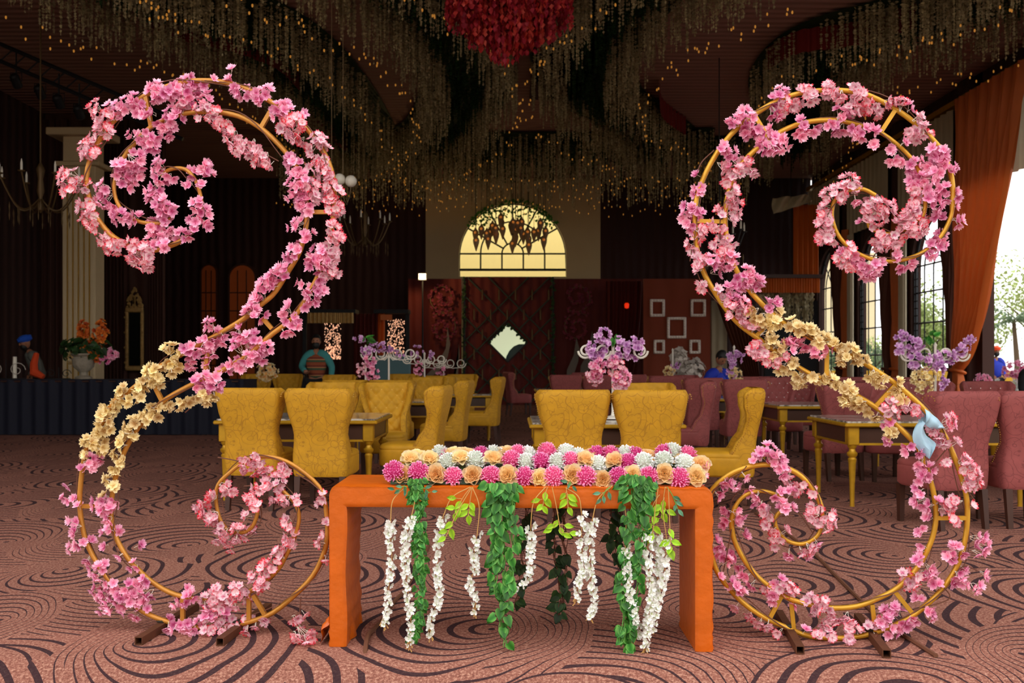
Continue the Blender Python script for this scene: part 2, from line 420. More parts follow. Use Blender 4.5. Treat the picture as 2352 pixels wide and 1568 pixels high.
M['bluecloth'] = mat('blue_shirt', srgb(14, 44, 170), .75, noise=(8, .1))
M['teal'] = mat('teal_sleeve', srgb(60, 140, 140), .8)
M['greycloth'] = mat('grey_cloth', srgb(92, 94, 88), .85)
M['blackcloth'] = mat('black_cloth', srgb(20, 20, 24), .8)
M['orangecloth'] = mat('orange_cloth', srgb(220, 70, 20), .8)
M['turban'] = mat('blue_turban', srgb(20, 80, 190), .8)
M['paleblue'] = mat('pale_blue_satin', srgb(170, 204, 224), .4, sheen=.3, bump=(10, .4, .01), trans=.15)
M['foliage'] = petal_mat('tree_leaf', [(0, (96, 116, 62)), (.5, (146, 162, 92)), (1, (186, 196, 130))], vary=.3)  # leaf greens lightened, haze put into the colour
M['foliaged'] = petal_mat('palm_leaf', [(0, (64, 86, 60)), (.5, (104, 126, 92)), (1, (146, 164, 126))], vary=.3)
M['bark'] = mat('bark', srgb(96, 78, 60), .9)
M['skyfill'] = mat('sky_fill_cream', srgb(240, 226, 176), .9)  # cream tone of bright sky, for the board outside the arched window
M['maroond'] = pleat_mat('dark_maroon_drape', srgb(48, 15, 11), 22, 0, amt=.4)
M['wavegrey'] = mat('grey_board', srgb(112, 104, 96), .8)
M['lattice'] = mat('green_lattice_wrap', srgb(46, 54, 42), .7, noise=(30, .5))
M['framewhite'] = mat('whitewashed_frame', srgb(240, 230, 220), .5, noise=(20, .2), bump=(40, .5, .01))
M['dimgold'] = mat('dark_brass', srgb(96, 74, 44), .5, .5)  # brass with a darker, browner base colour
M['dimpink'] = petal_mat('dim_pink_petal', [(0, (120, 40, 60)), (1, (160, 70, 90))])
M['teald'] = mat('teal_panel', srgb(96, 130, 136), .8)
M['urn'] = mat('stone_urn', srgb(150, 140, 124), .8, noise=(14, .3), bump=(20, .6, .02))
M['cable'] = mat('brown_cable', srgb(104, 62, 40), .8, noise=(20, .2))
def vestmat():
    m = bpy.data.materials.new('striped_vest'); m.use_nodes = True; T = NT(m); b = T.n['Principled BSDF']
    sx = T.new('ShaderNodeSeparateXYZ'); T.l.new(T.obj(), sx.inputs[0])
    f = T.m('FRACT', T.m('MULTIPLY', sx.outputs[2], 6.5))
    T.l.new(T.ramp(f, [(0, srgb(140, 70, 40)), (.35, srgb(120, 54, 34)), (.4, srgb(60, 84, 60)), (.6, srgb(56, 70, 54)), (.65, srgb(170, 120, 80)), (.8, srgb(110, 40, 30))]), b.inputs['Base Color'])
    T.n['Color Ramp'].color_ramp.interpolation = 'CONSTANT'; b.inputs['Roughness'].default_value = .9
    return m
M['vest'] = vestmat()
# ================================================================ SETTING
XL, XR, YB, ZC, YF = -11.5, 9.9, 33.0, 7.4, 5.0
# floor: carpeted platform with a sloping front edge, paving outside
def floor_mesh():
    me = bpy.data.meshes.new('floor')
    yl = lambda x: 4.20 - .045 * x                 # kink line
    xs = [-12 + i * 1.0 for i in range(25)]
    vs = []; uvs = []
    for x in xs:
        y0 = yl(x); ex = 0.42
        for (y, z, v) in ((y0 - 1.3, -.62, y0 - 1.46), (y0 - .03, -.012, y0 - .03), (y0 + .05, 0, y0 + .05), (34, 0, 34)):
            vs.append((x, y, z)); uvs.append((x, v))
    fs = []
    for i in range(len(xs) - 1):
        for j in range(3):
            a = i * 4 + j; fs.append((a, a + 4, a + 5, a + 1))
    me.from_pydata(vs, [], fs); uvl = me.uv_layers.new(name='UVMap')
    for l in me.loops: uvl.data[l.index].uv = uvs[l.vertex_index]
    me.polygons.foreach_set('use_smooth', [True] * len(me.polygons)); me.materials.append(M['carpet'])
    o = mkobj('floor', me); o['kind'] = 'structure'; return o
floor_mesh()
b = MB(); b.box((0, 10, -.70), (90, 90, .2)); struct('floor_outside', b, M['ground'])
b = MB(); b.box((0, -15, 2.6), (70, .5, 6.2)); struct('wall_added_sky_block', b, M['creamwall'])  # unseen wall added behind the camera so daylight comes mainly from above
b = MB(); b.box((-.8, (YF + YB + .4) / 2, ZC + .1), (XR - XL + .6, YB - YF + .4, .2)); struct('ceiling', b, M['ceil'])
b = MB(); b.box((-.8, YF - .06, ZC - .35), (XR - XL + .6, .12, .9)); struct('trim_1', b, M['creamwall'])      # front fascia
b = MB(); b.box((XL - .1, (YF + YB) / 2, ZC / 2 - .25), (.2, YB - YF, ZC + .5)); struct('wall_left', b, M['brownwally'])
# left partition that carries the mirrors
b = MB(); b.box((-10.05, 24.6, 3.7), (2.9, .15, 7.4)); struct('wall_left_partition', b, M['brownwall'])
b = MB(); b.box((1.05, 16, ZC - .02), (1.3, 14.0, .06)); struct('trim_2', b, M['ceildark'])
b = MB(); b.box((.55, 15.2, ZC - .10), (.75, 1.2, .12)); struct('trim_3', b, M['blackcloth'])

# ---- back wall with an arched window in its cream middle bay
bx = -2.86; bx2 = 2.93; wz0 = CH + (HY - 636) / F * YB; wxa = P(1054, 0, YB).x; wxb = P(1301, 0, YB).x
wr = (wxb - wxa) / 2; wcx = (wxa + wxb) / 2; wzs = 4.81
def arch_pts(cx, r, zs, n=24, z0=None): 
    pts = [(cx - r, z0)] if z0 is not None else []
    pts += [(cx - r * math.cos(PI * i / n), zs + r * math.sin(PI * i / n)) for i in range(n + 1)]
    if z0 is not None: pts.append((cx + r, z0))
    return pts
def wall_with_arch(name, x0, x1, z0, z1, cx, r, wz0, zs, y, th, m, plane='x', parent=None):
    """vertical wall in the XZ plane (or YZ when plane='y') with an arched hole"""
    b = MB(); ap = arch_pts(cx, r, zs, 20, wz0)
    def V(a, c, d): return (a, d, c) if plane == 'x' else (d, a, c)
    for side in (y, y + th):
        # left strip, right strip, bottom strip
        b.add([V(x0, z0, side), V(cx - r, z0, side), V(cx - r, z1, side), V(x0, z1, side)], [(0, 1, 2, 3)])
        b.add([V(cx + r, z0, side), V(x1, z0, side), V(x1, z1, side), V(cx + r, z1, side)], [(0, 1, 2, 3)])
        if wz0 > z0 + .01: b.add([V(cx - r, z0, side), V(cx + r, z0, side), V(cx + r, wz0, side), V(cx - r, wz0, side)], [(0, 1, 2, 3)])
        vs = []; fs = []
        a2 = arch_pts(cx, r, zs, 20)
        for i, (a, c) in enumerate(a2): vs += [V(a, c, side), V(a, z1, side)]
        for i in range(len(a2) - 1): fs.append((2 * i, 2 * i + 2, 2 * i + 3, 2 * i + 1))
        b.add(vs, fs)
    vs = []; fs = []; n = len(ap)
    for a, c in ap: vs += [V(a, c, y), V(a, c, y + th)]
    for i in range(n): j = (i + 1) % n; fs.append((2 * i, 2 * j, 2 * j + 1, 2 * i + 1))
    b.add(vs, fs)
    return struct(name, b, m, parent)
wall_with_arch('wall_back', bx, bx2, 0, ZC, wcx, wr, wz0, wzs, YB, .5, M['creamwall'])
b = MB(); b.box(((XL + bx) / 2, YB + .25, ZC / 2), (bx - XL, .5, ZC)); struct('wall_back_left', b, M['maroond'])
b = MB(); b.box(((XR + bx2) / 2, YB + .25, ZC / 2), (XR - bx2, .5, ZC)); struct('wall_back_right', b, M['maroond'])
def arc_tube(mb, cx, zc, r, a0, a1, y, rad, n=20, plane='x'):
    pts = []
    for i in range(n + 1):
        a = a0 + (a1 - a0) * i / n; q = (cx + r * math.cos(a), zc + r * math.sin(a))
        pts.append((q[0], y, q[1]) if plane == 'x' else (y, q[0], q[1]))
    mb.tube(pts, rad, 6)
win = bpy.data.objects.new('window_1', None); COL.objects.link(win); win['kind'] = 'structure'
g = MB(); ap = arch_pts(wcx, wr, wzs, 24, wz0); g.add([(a, YB + .3, c) for a, c in ap], [tuple(range(len(ap)))])
struct('pane', g, M['glassy'], win)
f = MB(); yb = YB + .22
f.tube([(a, yb, c) for a, c in ap + [ap[0]]], .035, 6, cap=False); struct('window_frame', f, M['iron'], win)
zt = P(0, 581, YB).z; zb = P(0, 618, YB).z; zt = CH + (HY - 581) / F * YB; zb = CH + (HY - 618) / F * YB
def bar(a, b_, rad=.03):
    q = MB(); q.tube([(a[0], yb, a[1]), (b_[0], yb, b_[1])], rad, 6); struct('muntin', q, M['iron'], win)
bar((wcx - wr, zt), (wcx + wr, zt)); bar((wcx - wr, zb), (wcx + wr, zb), .045)
for k in (-.6, -.2, .2, .6): bar((wcx + k * wr, zb), (wcx + k * wr, zt))
for k in (.2, .6):
    q = MB(); arc_tube(q, wcx, zt, k * wr, 0, PI, yb, .028); struct('muntin', q, M['iron'], win)
for an in (30, 60, 90, 120, 150):
    a = math.radians(an); c, s_ = math.cos(a), math.sin(a)
    rr = wr * (1.0 if an in (30, 150) else 1.06)
    bar((wcx + .2 * wr * c, zt + .2 * wr * s_), (wcx + wr * c * .98, zt + rr * s_ * .97))
# board added behind the arched window, coloured like sky through tinted glass
b = MB(); b.box((wcx, 40, 4.5), (10, .4, 9.0)); solo('sky_fill_board', b, M['skyfill'], 'pale yellow board added in place of bright sky behind the arched back window', 'wall', (wcx, 40, .2))

# ---- right side: piers, arched windows and curtains, one bay every 3.8 m
BAY = 3.8; centers = [31.0 - BAY * i for i in range(6)]    # 31, 27.2, 23.4, 19.6, 15.8, 12
def side_window(n, yc):
    win = bpy.data.objects.new('window_%d' % n, None); COL.objects.link(win); win['kind'] = 'structure'
    x = XR + .12; r = 1.3; zs = 3.55
    g = MB(); ap = arch_pts(yc, r, zs, 18, 0.02); g.add([(x + .1, a, c) for a, c in ap], [tuple(range(len(ap)))])
    struct('pane', g, M['glass'], win)
    f = MB(); f.tube([(x, a, c) for a, c in ap], .04, 6); struct('window_frame', f, M['iron'], win)
    for k in (-.6, -.2, .2, .6):
        q = MB(); q.tube([(x, yc + k * r, .02), (x, yc + k * r, zs)], .018, 5); struct('muntin', q, M['iron'], win)
    for z in (.75, 1.5, 2.25, 3.0, 3.65):
        q = MB(); q.tube([(x, yc - r, z), (x, yc + r, z)], .022, 5); struct('muntin', q, M['iron'], win)
    for k in (.2, .6):
        q = MB(); arc_tube(q, yc, zs, k * r, 0, PI, x, .018, 14, 'y'); struct('muntin', q, M['iron'], win)
    for an in (45, 90, 135):
        a = math.radians(an); q = MB()
        q.tube([(x, yc + .2 * r * math.cos(a), zs + .2 * r * math.sin(a)), (x, yc + r * math.cos(a), zs + r * math.sin(a))], .018, 5); struct('muntin', q, M['iron'], win)
    # ladder of iron rungs along the far jamb
    q = MB()
    for s_ in (-.98, -.80): q.tube([(x - .05, yc - s_ * r, .02), (x - .05, yc - s_ * r, 3.5)], .014, 5)
    for i in range(19): q.box((x - .05, yc + .89 * r, .1 + i * .18), (.02, .22, .02))
    struct('iron_ladder', q, M['iron'], win)
for i, yc in enumerate(centers):
    nm = 'wall_right_bay_%d' % (i + 1)
    if i != 3:
        wall_with_arch(nm, yc - BAY / 2, yc + BAY / 2, 0, ZC, yc, 1.31, 0.01, 3.55, XR, .25, M['brownwally'], 'y')
        side_window(i + 2, yc)
    else:                                                   # open bay
        b = MB()
        b.box((XR + .12, yc + 1.62, ZC / 2), (.25, .56, ZC)); b.box((XR + .12, yc - 1.62, ZC / 2), (.25, .56, ZC)); b.box((XR + .12, yc, 7.0), (.25, 3.8, .8))
        struct(nm, b, M['brownwally'])
    # pier between bays
    b = MB(); b.rbox((XR - .02, yc - BAY / 2, ZC / 2), (.3, .5, ZC - .02), .03); struct('trim_%d' % (10 + i), b, M['brownwally'])
b = MB(); b.box((XR - .05, 7.55, ZC / 2), (.2, 5.0, ZC)); struct('wall_right_front', b, M['brownwally'])
b = MB(); b.box((XR - .06, 21, 6.98), (.3, 23.6, .12)); struct('trim_16', b, M['goldtable'])

# curtains on the right side; each is one pleated cloth, gathered at the tie
def side_curtain(yp, sgn, reach, m, label, npl=9, X=XR - .24, zt=6.8):
    """hangs from z 6.7 ; yp = pier edge, sgn = direction across the opening"""
    root = thing('curtain', label, 'curtain', (X, yp, 0), group=None)
    def wz(z):
        if z > 1.1: 
            t = (z - 1.1) / (zt - 1.1); return .18 + reach * (t ** (.62 if zt > 6 else 1.3)) 
        return .18 + .32 * (1 - z / 1.1) ** .8
    ph = R.random() * 6
    def fn(u, v):
        z = zt * (1 - v); ww = wz(z)
        amp = .10 * (1 - .5 * math.exp(-((z - 1.1) / .3) ** 2))
        y = sgn * ww * u; x = amp * math.sin(u * npl * 2 * PI + ph + .5 * math.sin(z * 1.1)) + .03 * math.sin(u * 37 + z * 2)
        return Vector((X + x, yp + y, z + .02 + .0 * u))
    b = MB(); b.grid(fn, npl * 10, 44); part('cloth', b, m, root, True, world=True)
    t = MB(); t.tube([(X + .14 * math.cos(a), yp + sgn * .1 + .16 * math.sin(a), 1.1 - .04 * math.cos(a)) for a in [i * PI / 6 for i in range(13)]], .035, 6)
    part('tie_band', t, m, root, True, world=True)
    return root
names = ['back corner', 'second', 'third', 'open', 'fifth', 'sixth']
bayn = ['farthest right-hand window', 'second farthest right-hand window', 'right-hand window nearest the open doorway', 'open doorway onto the garden', 'first bay outside the right edge', 'second bay outside the right edge']
for i, yc in enumerate(centers):
    if i > 3: continue
    mm = M['curtain'] if i == 3 else M['curtaind']
    if i == 3:
        side_curtain(yc + 1.5, -1, 2.75, M['curtain'], 'large rust orange curtain tied back beside the open garden doorway', 12, X=XR - .5)
    else:
        side_curtain(yc - 1.7, 1, .62, M['curtaind'], 'tied-back curtain coloured dark brown as if backlit on the near side of the ' + bayn[i], zt=5.1)
        side_curtain(yc + 1.75, -1, .12, M['curtain'], 'narrow rust coloured curtain on the far side of the ' + bayn[i], 5, zt=5.1)
    # cream sheer: valance over the window and a strip by the jamb
    b = MB(); X = XR - .22
    b.grid(lambda u, v: Vector((X + .035 * math.sin(u * 60), yc - 1.55 + 3.1 * u, 6.85 - v * 1.9 )), 120, 3)
    solo('sheer_valance', b, M['creamcloth'], 'pleated cream valance above the ' + bayn[i], 'valance', (X, yc, 4.95))
    if i != 3:
        b = MB(); b.grid(lambda u, v: Vector((X + .04 * math.sin(u * 40), yc + 1.1 + .4 * u, 4.95 - v * 4.9)), 40, 3)
        solo('sheer_curtain', b, M['creamcloth'], 'straight cream sheer curtain beside the ' + bayn[i], 'curtain', (X, yc + 1.2, 0))

# ---- left pillar, ivory with gilded flutes
px_, py_ = P(192, 0, 22).x, 22.0
root = thing('pillar', 'tall ivory pillar with gilded grooves at the left of the hall', 'pillar', (px_, py_, 0))
b = MB(); b.rbox((px_, py_, 3.0), (.72, .5, 5.2), .02); part('shaft', b, M['pillarcream'], root, False, world=True)
for k in (-.24, -.12, .0, .12, .24):
    b = MB(); b.box((px_ + k, py_ - .255, 2.95), (.016, .02, 4.7)); part('gilded_groove', b, M['goldtable'], root, False, world=True)
for k in (-.30, -.18, -.06, .06, .18, .30):
    b = MB(); b.rbox((px_ + k, py_ - .26, 2.95), (.085, .05, 4.8), .012); part('flute', b, M['pillarcream'], root, False, world=True)
b = MB(); b.rbox((px_, py_, .25), (.95, .7, .5), .03); part('base', b, M['pillarcream'], root, False, world=True)
b = MB(); b.rbox((px_, py_, 5.62), (.98, .72, .1), .02); b.rbox((px_, py_, 6.3), (1.25, .95, .16), .02); b.rbox((px_, py_, 5.95), (.7, .5, .6), .02); part('capital', b, M['pillarcream'], root, False, world=True)
for k in (-.2, 0.18):
    b = MB(); b.box((px_ + k, py_ - .27, 5.35), (.2, .03, .3)); part('panel', b, M['pillarcream'], root, False, world=True)

# ---- dim arched recesses on the back left wall, lit amber from within
for n, (xa, xb) in enumerate(((455, 492), (520, 582))):
    x0, x1 = P(xa, 0, 32.6).x, P(xb, 0, 32.6).x; cx = (x0 + x1) / 2; r = (x1 - x0) / 2
    zt_ = P(0, 605, 32.6).z; z0 = .01
    root = thing('arched_niche', ('narrow' if n == 0 else 'wide') + ' arched amber window glimmering in the dark back left wall', 'window', (cx, 32.85, z0))
    ap = arch_pts(cx, r, zt_ - r, 14, z0)
    g = MB(); g.add([(a, 32.9, c) for a, c in ap], [tuple(range(len(ap)))]); g.add([(a, 32.93, c) for a, c in ap], [tuple(range(len(ap)))])
    part('pane', g, mat('amber_glass_%d' % n, srgb(90, 40, 14), .5, emit=srgb(255, 110, 30), est=.018 if n == 0 else .028), root, False, world=True)
    f = MB(); f.tube([(a, 32.87, c) for a, c in ap + [ap[0]]], .035, 5, cap=False); part('niche_frame', f, M['darkwood'], root, True, world=True)
    for k in (.33, .66):
        f = MB(); f.tube([(x0 + (x1 - x0) * k, 32.86, z0), (x0 + (x1 - x0) * k, 32.86, zt_ - .2)], .02, 5); part('muntin', f, M['darkwood'], root, True, world=True)
    for z in (1.2, 2.1, 3.0, 3.6):
        f = MB(); f.tube([(x0, 32.86, z), (x1, 32.86, z)], .02, 5); part('muntin', f, M['darkwood'], root, True, world=True)
# ================================================================ FLOWER / LEAF GENERATORS
def petal(L, W, cup=.3, nu=3, nv=3, curl=0.0, notch=0.0, shape=.75):
    """petal along +X, normal +Z; returns MB with pt along length"""
    b = MB()
    def fn(u, v):
        s = u; wd = W * (math.sin(PI * min(.999, (s ** shape) * .93 + .035)) ** .7) if s > 0 else W * .12
        if s == 1: wd = W * .38
        y = (v - .5) * wd; x = L * s * (1 - notch * (1 - abs(v - .5) * 2) * (s == 1) * .25)
        z = cup * L * (s * s) + (abs(v - .5) * 2) ** 2 * W * .18 + curl * L * max(0, s - .6) * 1.2 * -1
        return Vector((x, y, z))
    b.grid(fn, nu, nv, tf=lambda u, v: u)
    return b
def blossom_mb(seed, n=5, L=.52, W=.44, cup=.38, nu=3, nv=2, center=True, spread=1.0):
    rr = random.Random(seed); b = MB()
    for k in range(n):
        p = petal(L * rr.uniform(.9, 1.08), W * rr.uniform(.9, 1.1), cup * rr.uniform(.5, 1.4), nu, nv, curl=rr.uniform(0, .35), notch=.6)
        a = 2 * PI * k / n + rr.uniform(-.12, .12)
        m = Matrix.Rotation(a, 4, 'Z') @ Matrix.Rotation(-rr.uniform(-.1, .25), 4, 'Y') @ Matrix.Rotation(rr.uniform(-.15, .15), 4, 'X')
        b.merge(p, m)
    if center: b.ball((0, 0, .03), .05, 5, 3)
    if center: b.t[-20:] = [0.0] * 20 if len(b.t) >= 20 else b.t[-20:]
    return b
def double_blossom(seed):
    b = blossom_mb(seed, 5, .52, .48, .34)
    i = blossom_mb(seed + 50, 4, .32, .34, .8, 2, 2, False)
    b.merge(i, Matrix.Translation((0, 0, .03)) @ Matrix.Rotation(.6, 4, 'Z')); return b
BL = [blossom_mb(i) for i in range(4)] + [double_blossom(10), double_blossom(11)]
def blossom_meshes(matkey): return [b.mesh('blossom', M[matkey], 60) for b in BL]
BM = {k: blossom_meshes(k) for k in ('pink', 'redtip', 'cream', 'purple')}
WB = [blossom_mb(30 + i, 3, .5, .62, .45, 2, 2, False) for i in range(3)]
WM = [b.mesh('blossom', M['wisteria'], 60) for b in WB]
def mum_mb(seed, n=150, wide=.11, L=.34):
    rr = random.Random(seed); b = MB()
    for k in range(n):
        t = (k + .5) / n; z = 1 - 1.45 * t; z = max(-.6, z); a = k * 2.39996 + rr.uniform(-.2, .2)
        q = math.sqrt(max(0, 1 - z * z)); d = Vector((q * math.cos(a), q * math.sin(a), z + rr.uniform(-.08, .08))).normalized()
        p = MB(); l = L * rr.uniform(.85, 1.15)
        s_ = wide * rr.uniform(.8, 1.2)
        p.add([(0, -s_ * .4, 0), (0, s_ * .4, 0), (l * .65, s_ * .75, .03), (l * .65, -s_ * .75, .03), (l, 0, -.01), (l * .4, 0, -.05)],
              [(0, 1, 5), (1, 2, 5), (2, 3, 5), (3, 0, 5), (3, 2, 4)], [0, 0, .6, .6, 1, .3])
        up = Vector((0, 0, 1)) if abs(d.z) < .95 else Vector((1, 0, 0))
        x = d; y = up.cross(x).normalized(); zz = x.cross(y)
        m = Matrix((x, y, zz)).transposed().to_4x4(); m = Matrix.Translation(d * .66) @ m @ Matrix.Rotation(rr.uniform(-.6, .6), 4, 'X')
        b.merge(p, m)
    b2 = MB(); b2.ball((0, 0, 0), .70, 10, 6); b.add(b2.v, b2.f, [.0] * len(b2.v))
    return b
def rose_mb(seed):
    rr = random.Random(seed); b = MB()
    for (n, L, W, tilt, rad, cup, z) in ((6, 1.08, 1.25, .30, .10, .25, -.30), (6, .92, 1.1, .62, .12, .3, -.28), (5, .78, .98, .88, .14, .28, -.22), (5, .64, .8, 1.1, .16, .2, -.16), (5, .52, .6, 1.28, .15, .14, -.1), (5, .44, .44, 1.42, .08, .1, -.06)):
        ph = rr.random() * 6
        for k in range(n):
            p = petal(L * rr.uniform(.9, 1.1), W * rr.uniform(.9, 1.1), cup, 4, 4, curl=.45, shape=1.15)
            # cup sideways
            p.v = [(x, y, zz + .9 * y * y) for x, y, zz in p.v]
            a = ph + 2 * PI * k / n + rr.uniform(-.15, .15)
            m = Matrix.Translation((0, 0, z)) @ Matrix.Rotation(a, 4, 'Z') @ Matrix.Translation((rad, 0, 0)) @ Matrix.Rotation(-tilt + rr.uniform(-.1, .1), 4, 'Y')
            p.t = [(.95 - .62 * min(1, tilt / 1.45)) * (.55 + .45 * t) + .08 for t in p.t]
            b.merge(p, m)
    return b
MUM = [mum_mb(i).mesh('chrysanthemum', M['mum'], False) for i in range(2)]
WMUM = [mum_mb(i + 5, 120, .16, .36).mesh('carnation', M['white'], False) for i in range(2)]
ROSE = [rose_mb(i).mesh('rose', M['rose'], 60) for i in range(3)]
def leaf_mb(L=1, W=.8, heart=True, fold=.15):
    b = MB()
    if heart: o = [(0, 0), (-.12, .28), (.08, .48), (.4, .44), (.72, .22), (1, 0)]
    else: o = [(0, 0), (.12, .16), (.32, .36), (.58, .34), (.82, .16), (1, 0)]
    mid = [(0, 0), (.05, 0), (.2, 0), (.45, 0), (.72, 0), (1, 0)]
    vs = []; t = []
    for s_ in (1, -1):
        for (x, y), (mx, _) in zip(o, mid):
            vs.append((x * L, s_ * y * W, fold * L * y)); t.append(.2 + y * 1.4)
    for mx, _ in mid: vs.append((mx * L, 0, -.12 * L * mx * mx)); t.append(.15)
    fs = []
    for k, base in enumerate((0, 6)):
        for i in range(5):
            f = (base + i, base + i + 1, 12 + i + 1, 12 + i); fs.append(f if k else f[::-1])
    b.add(vs, fs, t); return b
LF = {k: leaf_mb(1, .9, True).mesh('leaf', M[k], 60) for k in ('ivy', 'ivydark')}
LF['lime'] = leaf_mb(1, .72, False).mesh('leaf', M['lime'], 60); LF['bluegreen'] = leaf_mb(1, .6, False).mesh('leaf', M['bluegreen'], 60)
IVYMB = leaf_mb(1, .9, True)

# ================================================================ HANGING CEILING FLOWERS
def smooth_path(pts, n):
    """Catmull-Rom through the points, n samples"""
    p = [Vector(q) for q in pts]; p = [p[0] * 2 - p[1]] + p + [p[-1] * 2 - p[-2]]; out = []
    seg = len(p) - 3
    for i in range(n):
        t = i / (n - 1) * seg; k = min(int(t), seg - 1); u = t - k
        a, b_, c, d = p[k:k + 4]
        out.append(.5 * ((2 * b_) + (c - a) * u + (2 * a - 5 * b_ + 4 * c - d) * u * u + (3 * b_ - 3 * c + d - a) * u ** 3))
    return out
def strand_mb(rr, L, wd=.036, nseg=22, r=0.5):
    b = MB()
    for i in range(nseg):
        z = -L * (i + rr.uniform(0, .8)) / nseg; s_ = wd * (1.15 - .6 * i / nseg)
        a = rr.uniform(0, 6.28); c, s2 = math.cos(a), math.sin(a)
        dz = L / nseg * 1.25
        b.add([(0, 0, z), (s_ * c, s_ * s2, z - dz * .35), (-s_ * .3 * s2, s_ * .3 * c, z - dz), (-s_ * c, -s_ * s2, z - dz * .5)], [(0, 1, 2), (0, 2, 3)], [rr.random() for _ in range(4)], rr.random())
    return b
def ceil_pt(px, py, z=6.55):            # point at height z seen at that pixel
    Y = (z - CH) * F / (HY - py); return Vector(((px - CX) / F * Y, Y, 0))
def band(name, label, path, width, L=.85, dens=44, ztop=ZC - .05, green=True):
    rr = random.Random(len(label)); pts = smooth_path([ceil_pt(*q, ztop - L) for q in path], 60)
    wid = width if callable(width) else (lambda t: width)
    c0 = pts[len(pts) // 2]
    root = thing(name, label, 'flower garland', (c0.x, c0.y, ztop))
    s1 = MB(); s2 = MB(); top = MB(); bulbs = MB()
    length = sum((pts[i + 1] - pts[i]).length for i in range(len(pts) - 1))
    N = int(length * dens * wid(.5))
    protos = [strand_mb(rr, 1.0) for _ in range(10)]
    for k in range(N):
        t = rr.random() * (len(pts) - 1.001); i = int(t); u = t - i
        c = pts[i].lerp(pts[i + 1], u); d = (pts[i + 1] - pts[i]).normalized(); n = Vector((-d.y, d.x, 0))
        v = rr.uniform(-1, 1); w_ = wid(t / len(pts)) / 2
        edge = abs(v)
        q = c + n * v * w_; q.z = ztop
        m = Matrix.Translation(q) @ Matrix.Rotation(rr.random() * 6, 4, 'Z')
        if edge < .34 and green:
            s2.merge(rr.choice(protos), m @ Matrix.Diagonal((1.3, 1.3, L * rr.uniform(.35, .65), 1)), rr.random())
        else:
            s1.merge(rr.choice(protos), m @ Matrix.Diagonal((1, 1, L * rr.uniform(.7, 1.12), 1)), rr.random())
        if edge > .97 and rr.random() < .4:
            q.z = ztop - L * rr.uniform(1.02, 1.18); bulbs.ball(q, .016, 5, 4, (1, 1, 1.7))
    for sg in (-1, 1):                       # even row of light drops on both rims
        for i in range(0, len(pts) - 1):
            d = (pts[i + 1] - pts[i]).normalized(); n = Vector((-d.y, d.x, 0)); q = pts[i] + n * sg * wid(i / len(pts)) * .52
            q.z = ztop - L * 1.1 + rr.uniform(-.2, .1); bulbs.ball(q + Vector((rr.uniform(-.1, .1), rr.uniform(-.1, .1), 0)), .016, 5, 4, (1, 1, 1.7))
    o = part('flower_strands', s1, M['strand'], root, False, world=True, kind='stuff')
    if green: part('green_strands', s2, M['strandg'], root, False, world=True, kind='stuff')
    part('light_drops', bulbs, M['bulb'], root, True, world=True, kind='stuff')
    top.grid(lambda u, v: (lambda i: pts[i] + Vector((-(pts[min(i + 1, 59)] - pts[max(i - 1, 0)]).normalized().y, (pts[min(i + 1, 59)] - pts[max(i - 1, 0)]).normalized().x, 0)) * (v - .5) * wid(u) + Vector((0, 0, ztop)))(int(u * 59)), 59, 2)
    part('backing', top, M['strandg'], root, False, world=True)
    return root
band('ceiling_flower_garland', 'long curving ceiling garland of pale strands left of the coral flower chandelier', [(560, -150), (700, -40), (860, 40), (1000, 130), (1062, 220), (1068, 300), (1020, 362), (940, 400)], lambda t: 2.1)
band('ceiling_flower_garland', 'curving ceiling garland of pale strands right of the coral flower chandelier', [(1850, -130), (1700, -40), (1530, 40), (1400, 130), (1345, 220), (1365, 300), (1460, 350), (1540, 400)], lambda t: 2.2)
band('ceiling_flower_garland', 'ceiling garland of pale strands in the top left corner sweeping over the left arch', [(60, -120), (190, 20), (330, 80), (480, 125), (620, 190), (730, 280), (800, 360), (840, 420)], lambda t: 2.3)
band('ceiling_flower_garland', 'ceiling garland of pale strands in the top right corner above the right arch', [(2620, -40), (2420, 40), (2240, 110), (2080, 150), (1930, 190), (1850, 260), (1840, 340), (1800, 420)], lambda t: 2.3)
band('ceiling_flower_garland', 'straight ceiling garland of dark pale strands just in front of the arched back window', [(640, 452), (900, 458), (1176, 462), (1450, 458), (1720, 452)], 1.6, L=1.5)
band('ceiling_flower_garland', 'straight ceiling garland crossing the middle distance below the curled garlands', [(780, 412), (1000, 418), (1216, 420), (1430, 418), (1640, 412)], 1.5, L=1.2)
# red frills on the ceiling
def frill(label, path, h=.45):
    pts = smooth_path([ceil_pt(px, py, 7.2) for px, py in path], 60); b = MB()
    b.grid(lambda u, v: pts[int(u * 59)] + Vector((0, .04 * math.sin(u * 300), 7.38 - v * h)), 59, 2)
    solo('ceiling_frill', b, M['redfrill'], label, 'frill', (pts[30].x, pts[30].y, 6.9))
frill('dark red pleated frill on the ceiling above the left arch', [(330, 20), (430, 60), (550, 90), (640, 130), (690, 180)])
frill('dark red pleated frill on the ceiling above the right arch', [(1760, 130), (1830, 90), (1960, 70), (2100, 30)])
frill('dark red pleated frill near the curl of the right ceiling garland', [(1515, 200), (1520, 240), (1545, 265), (1575, 285)])
frill('dark red pleated frill near the far end of the left ceiling garland', [(700, 270), (760, 300), (830, 350)])
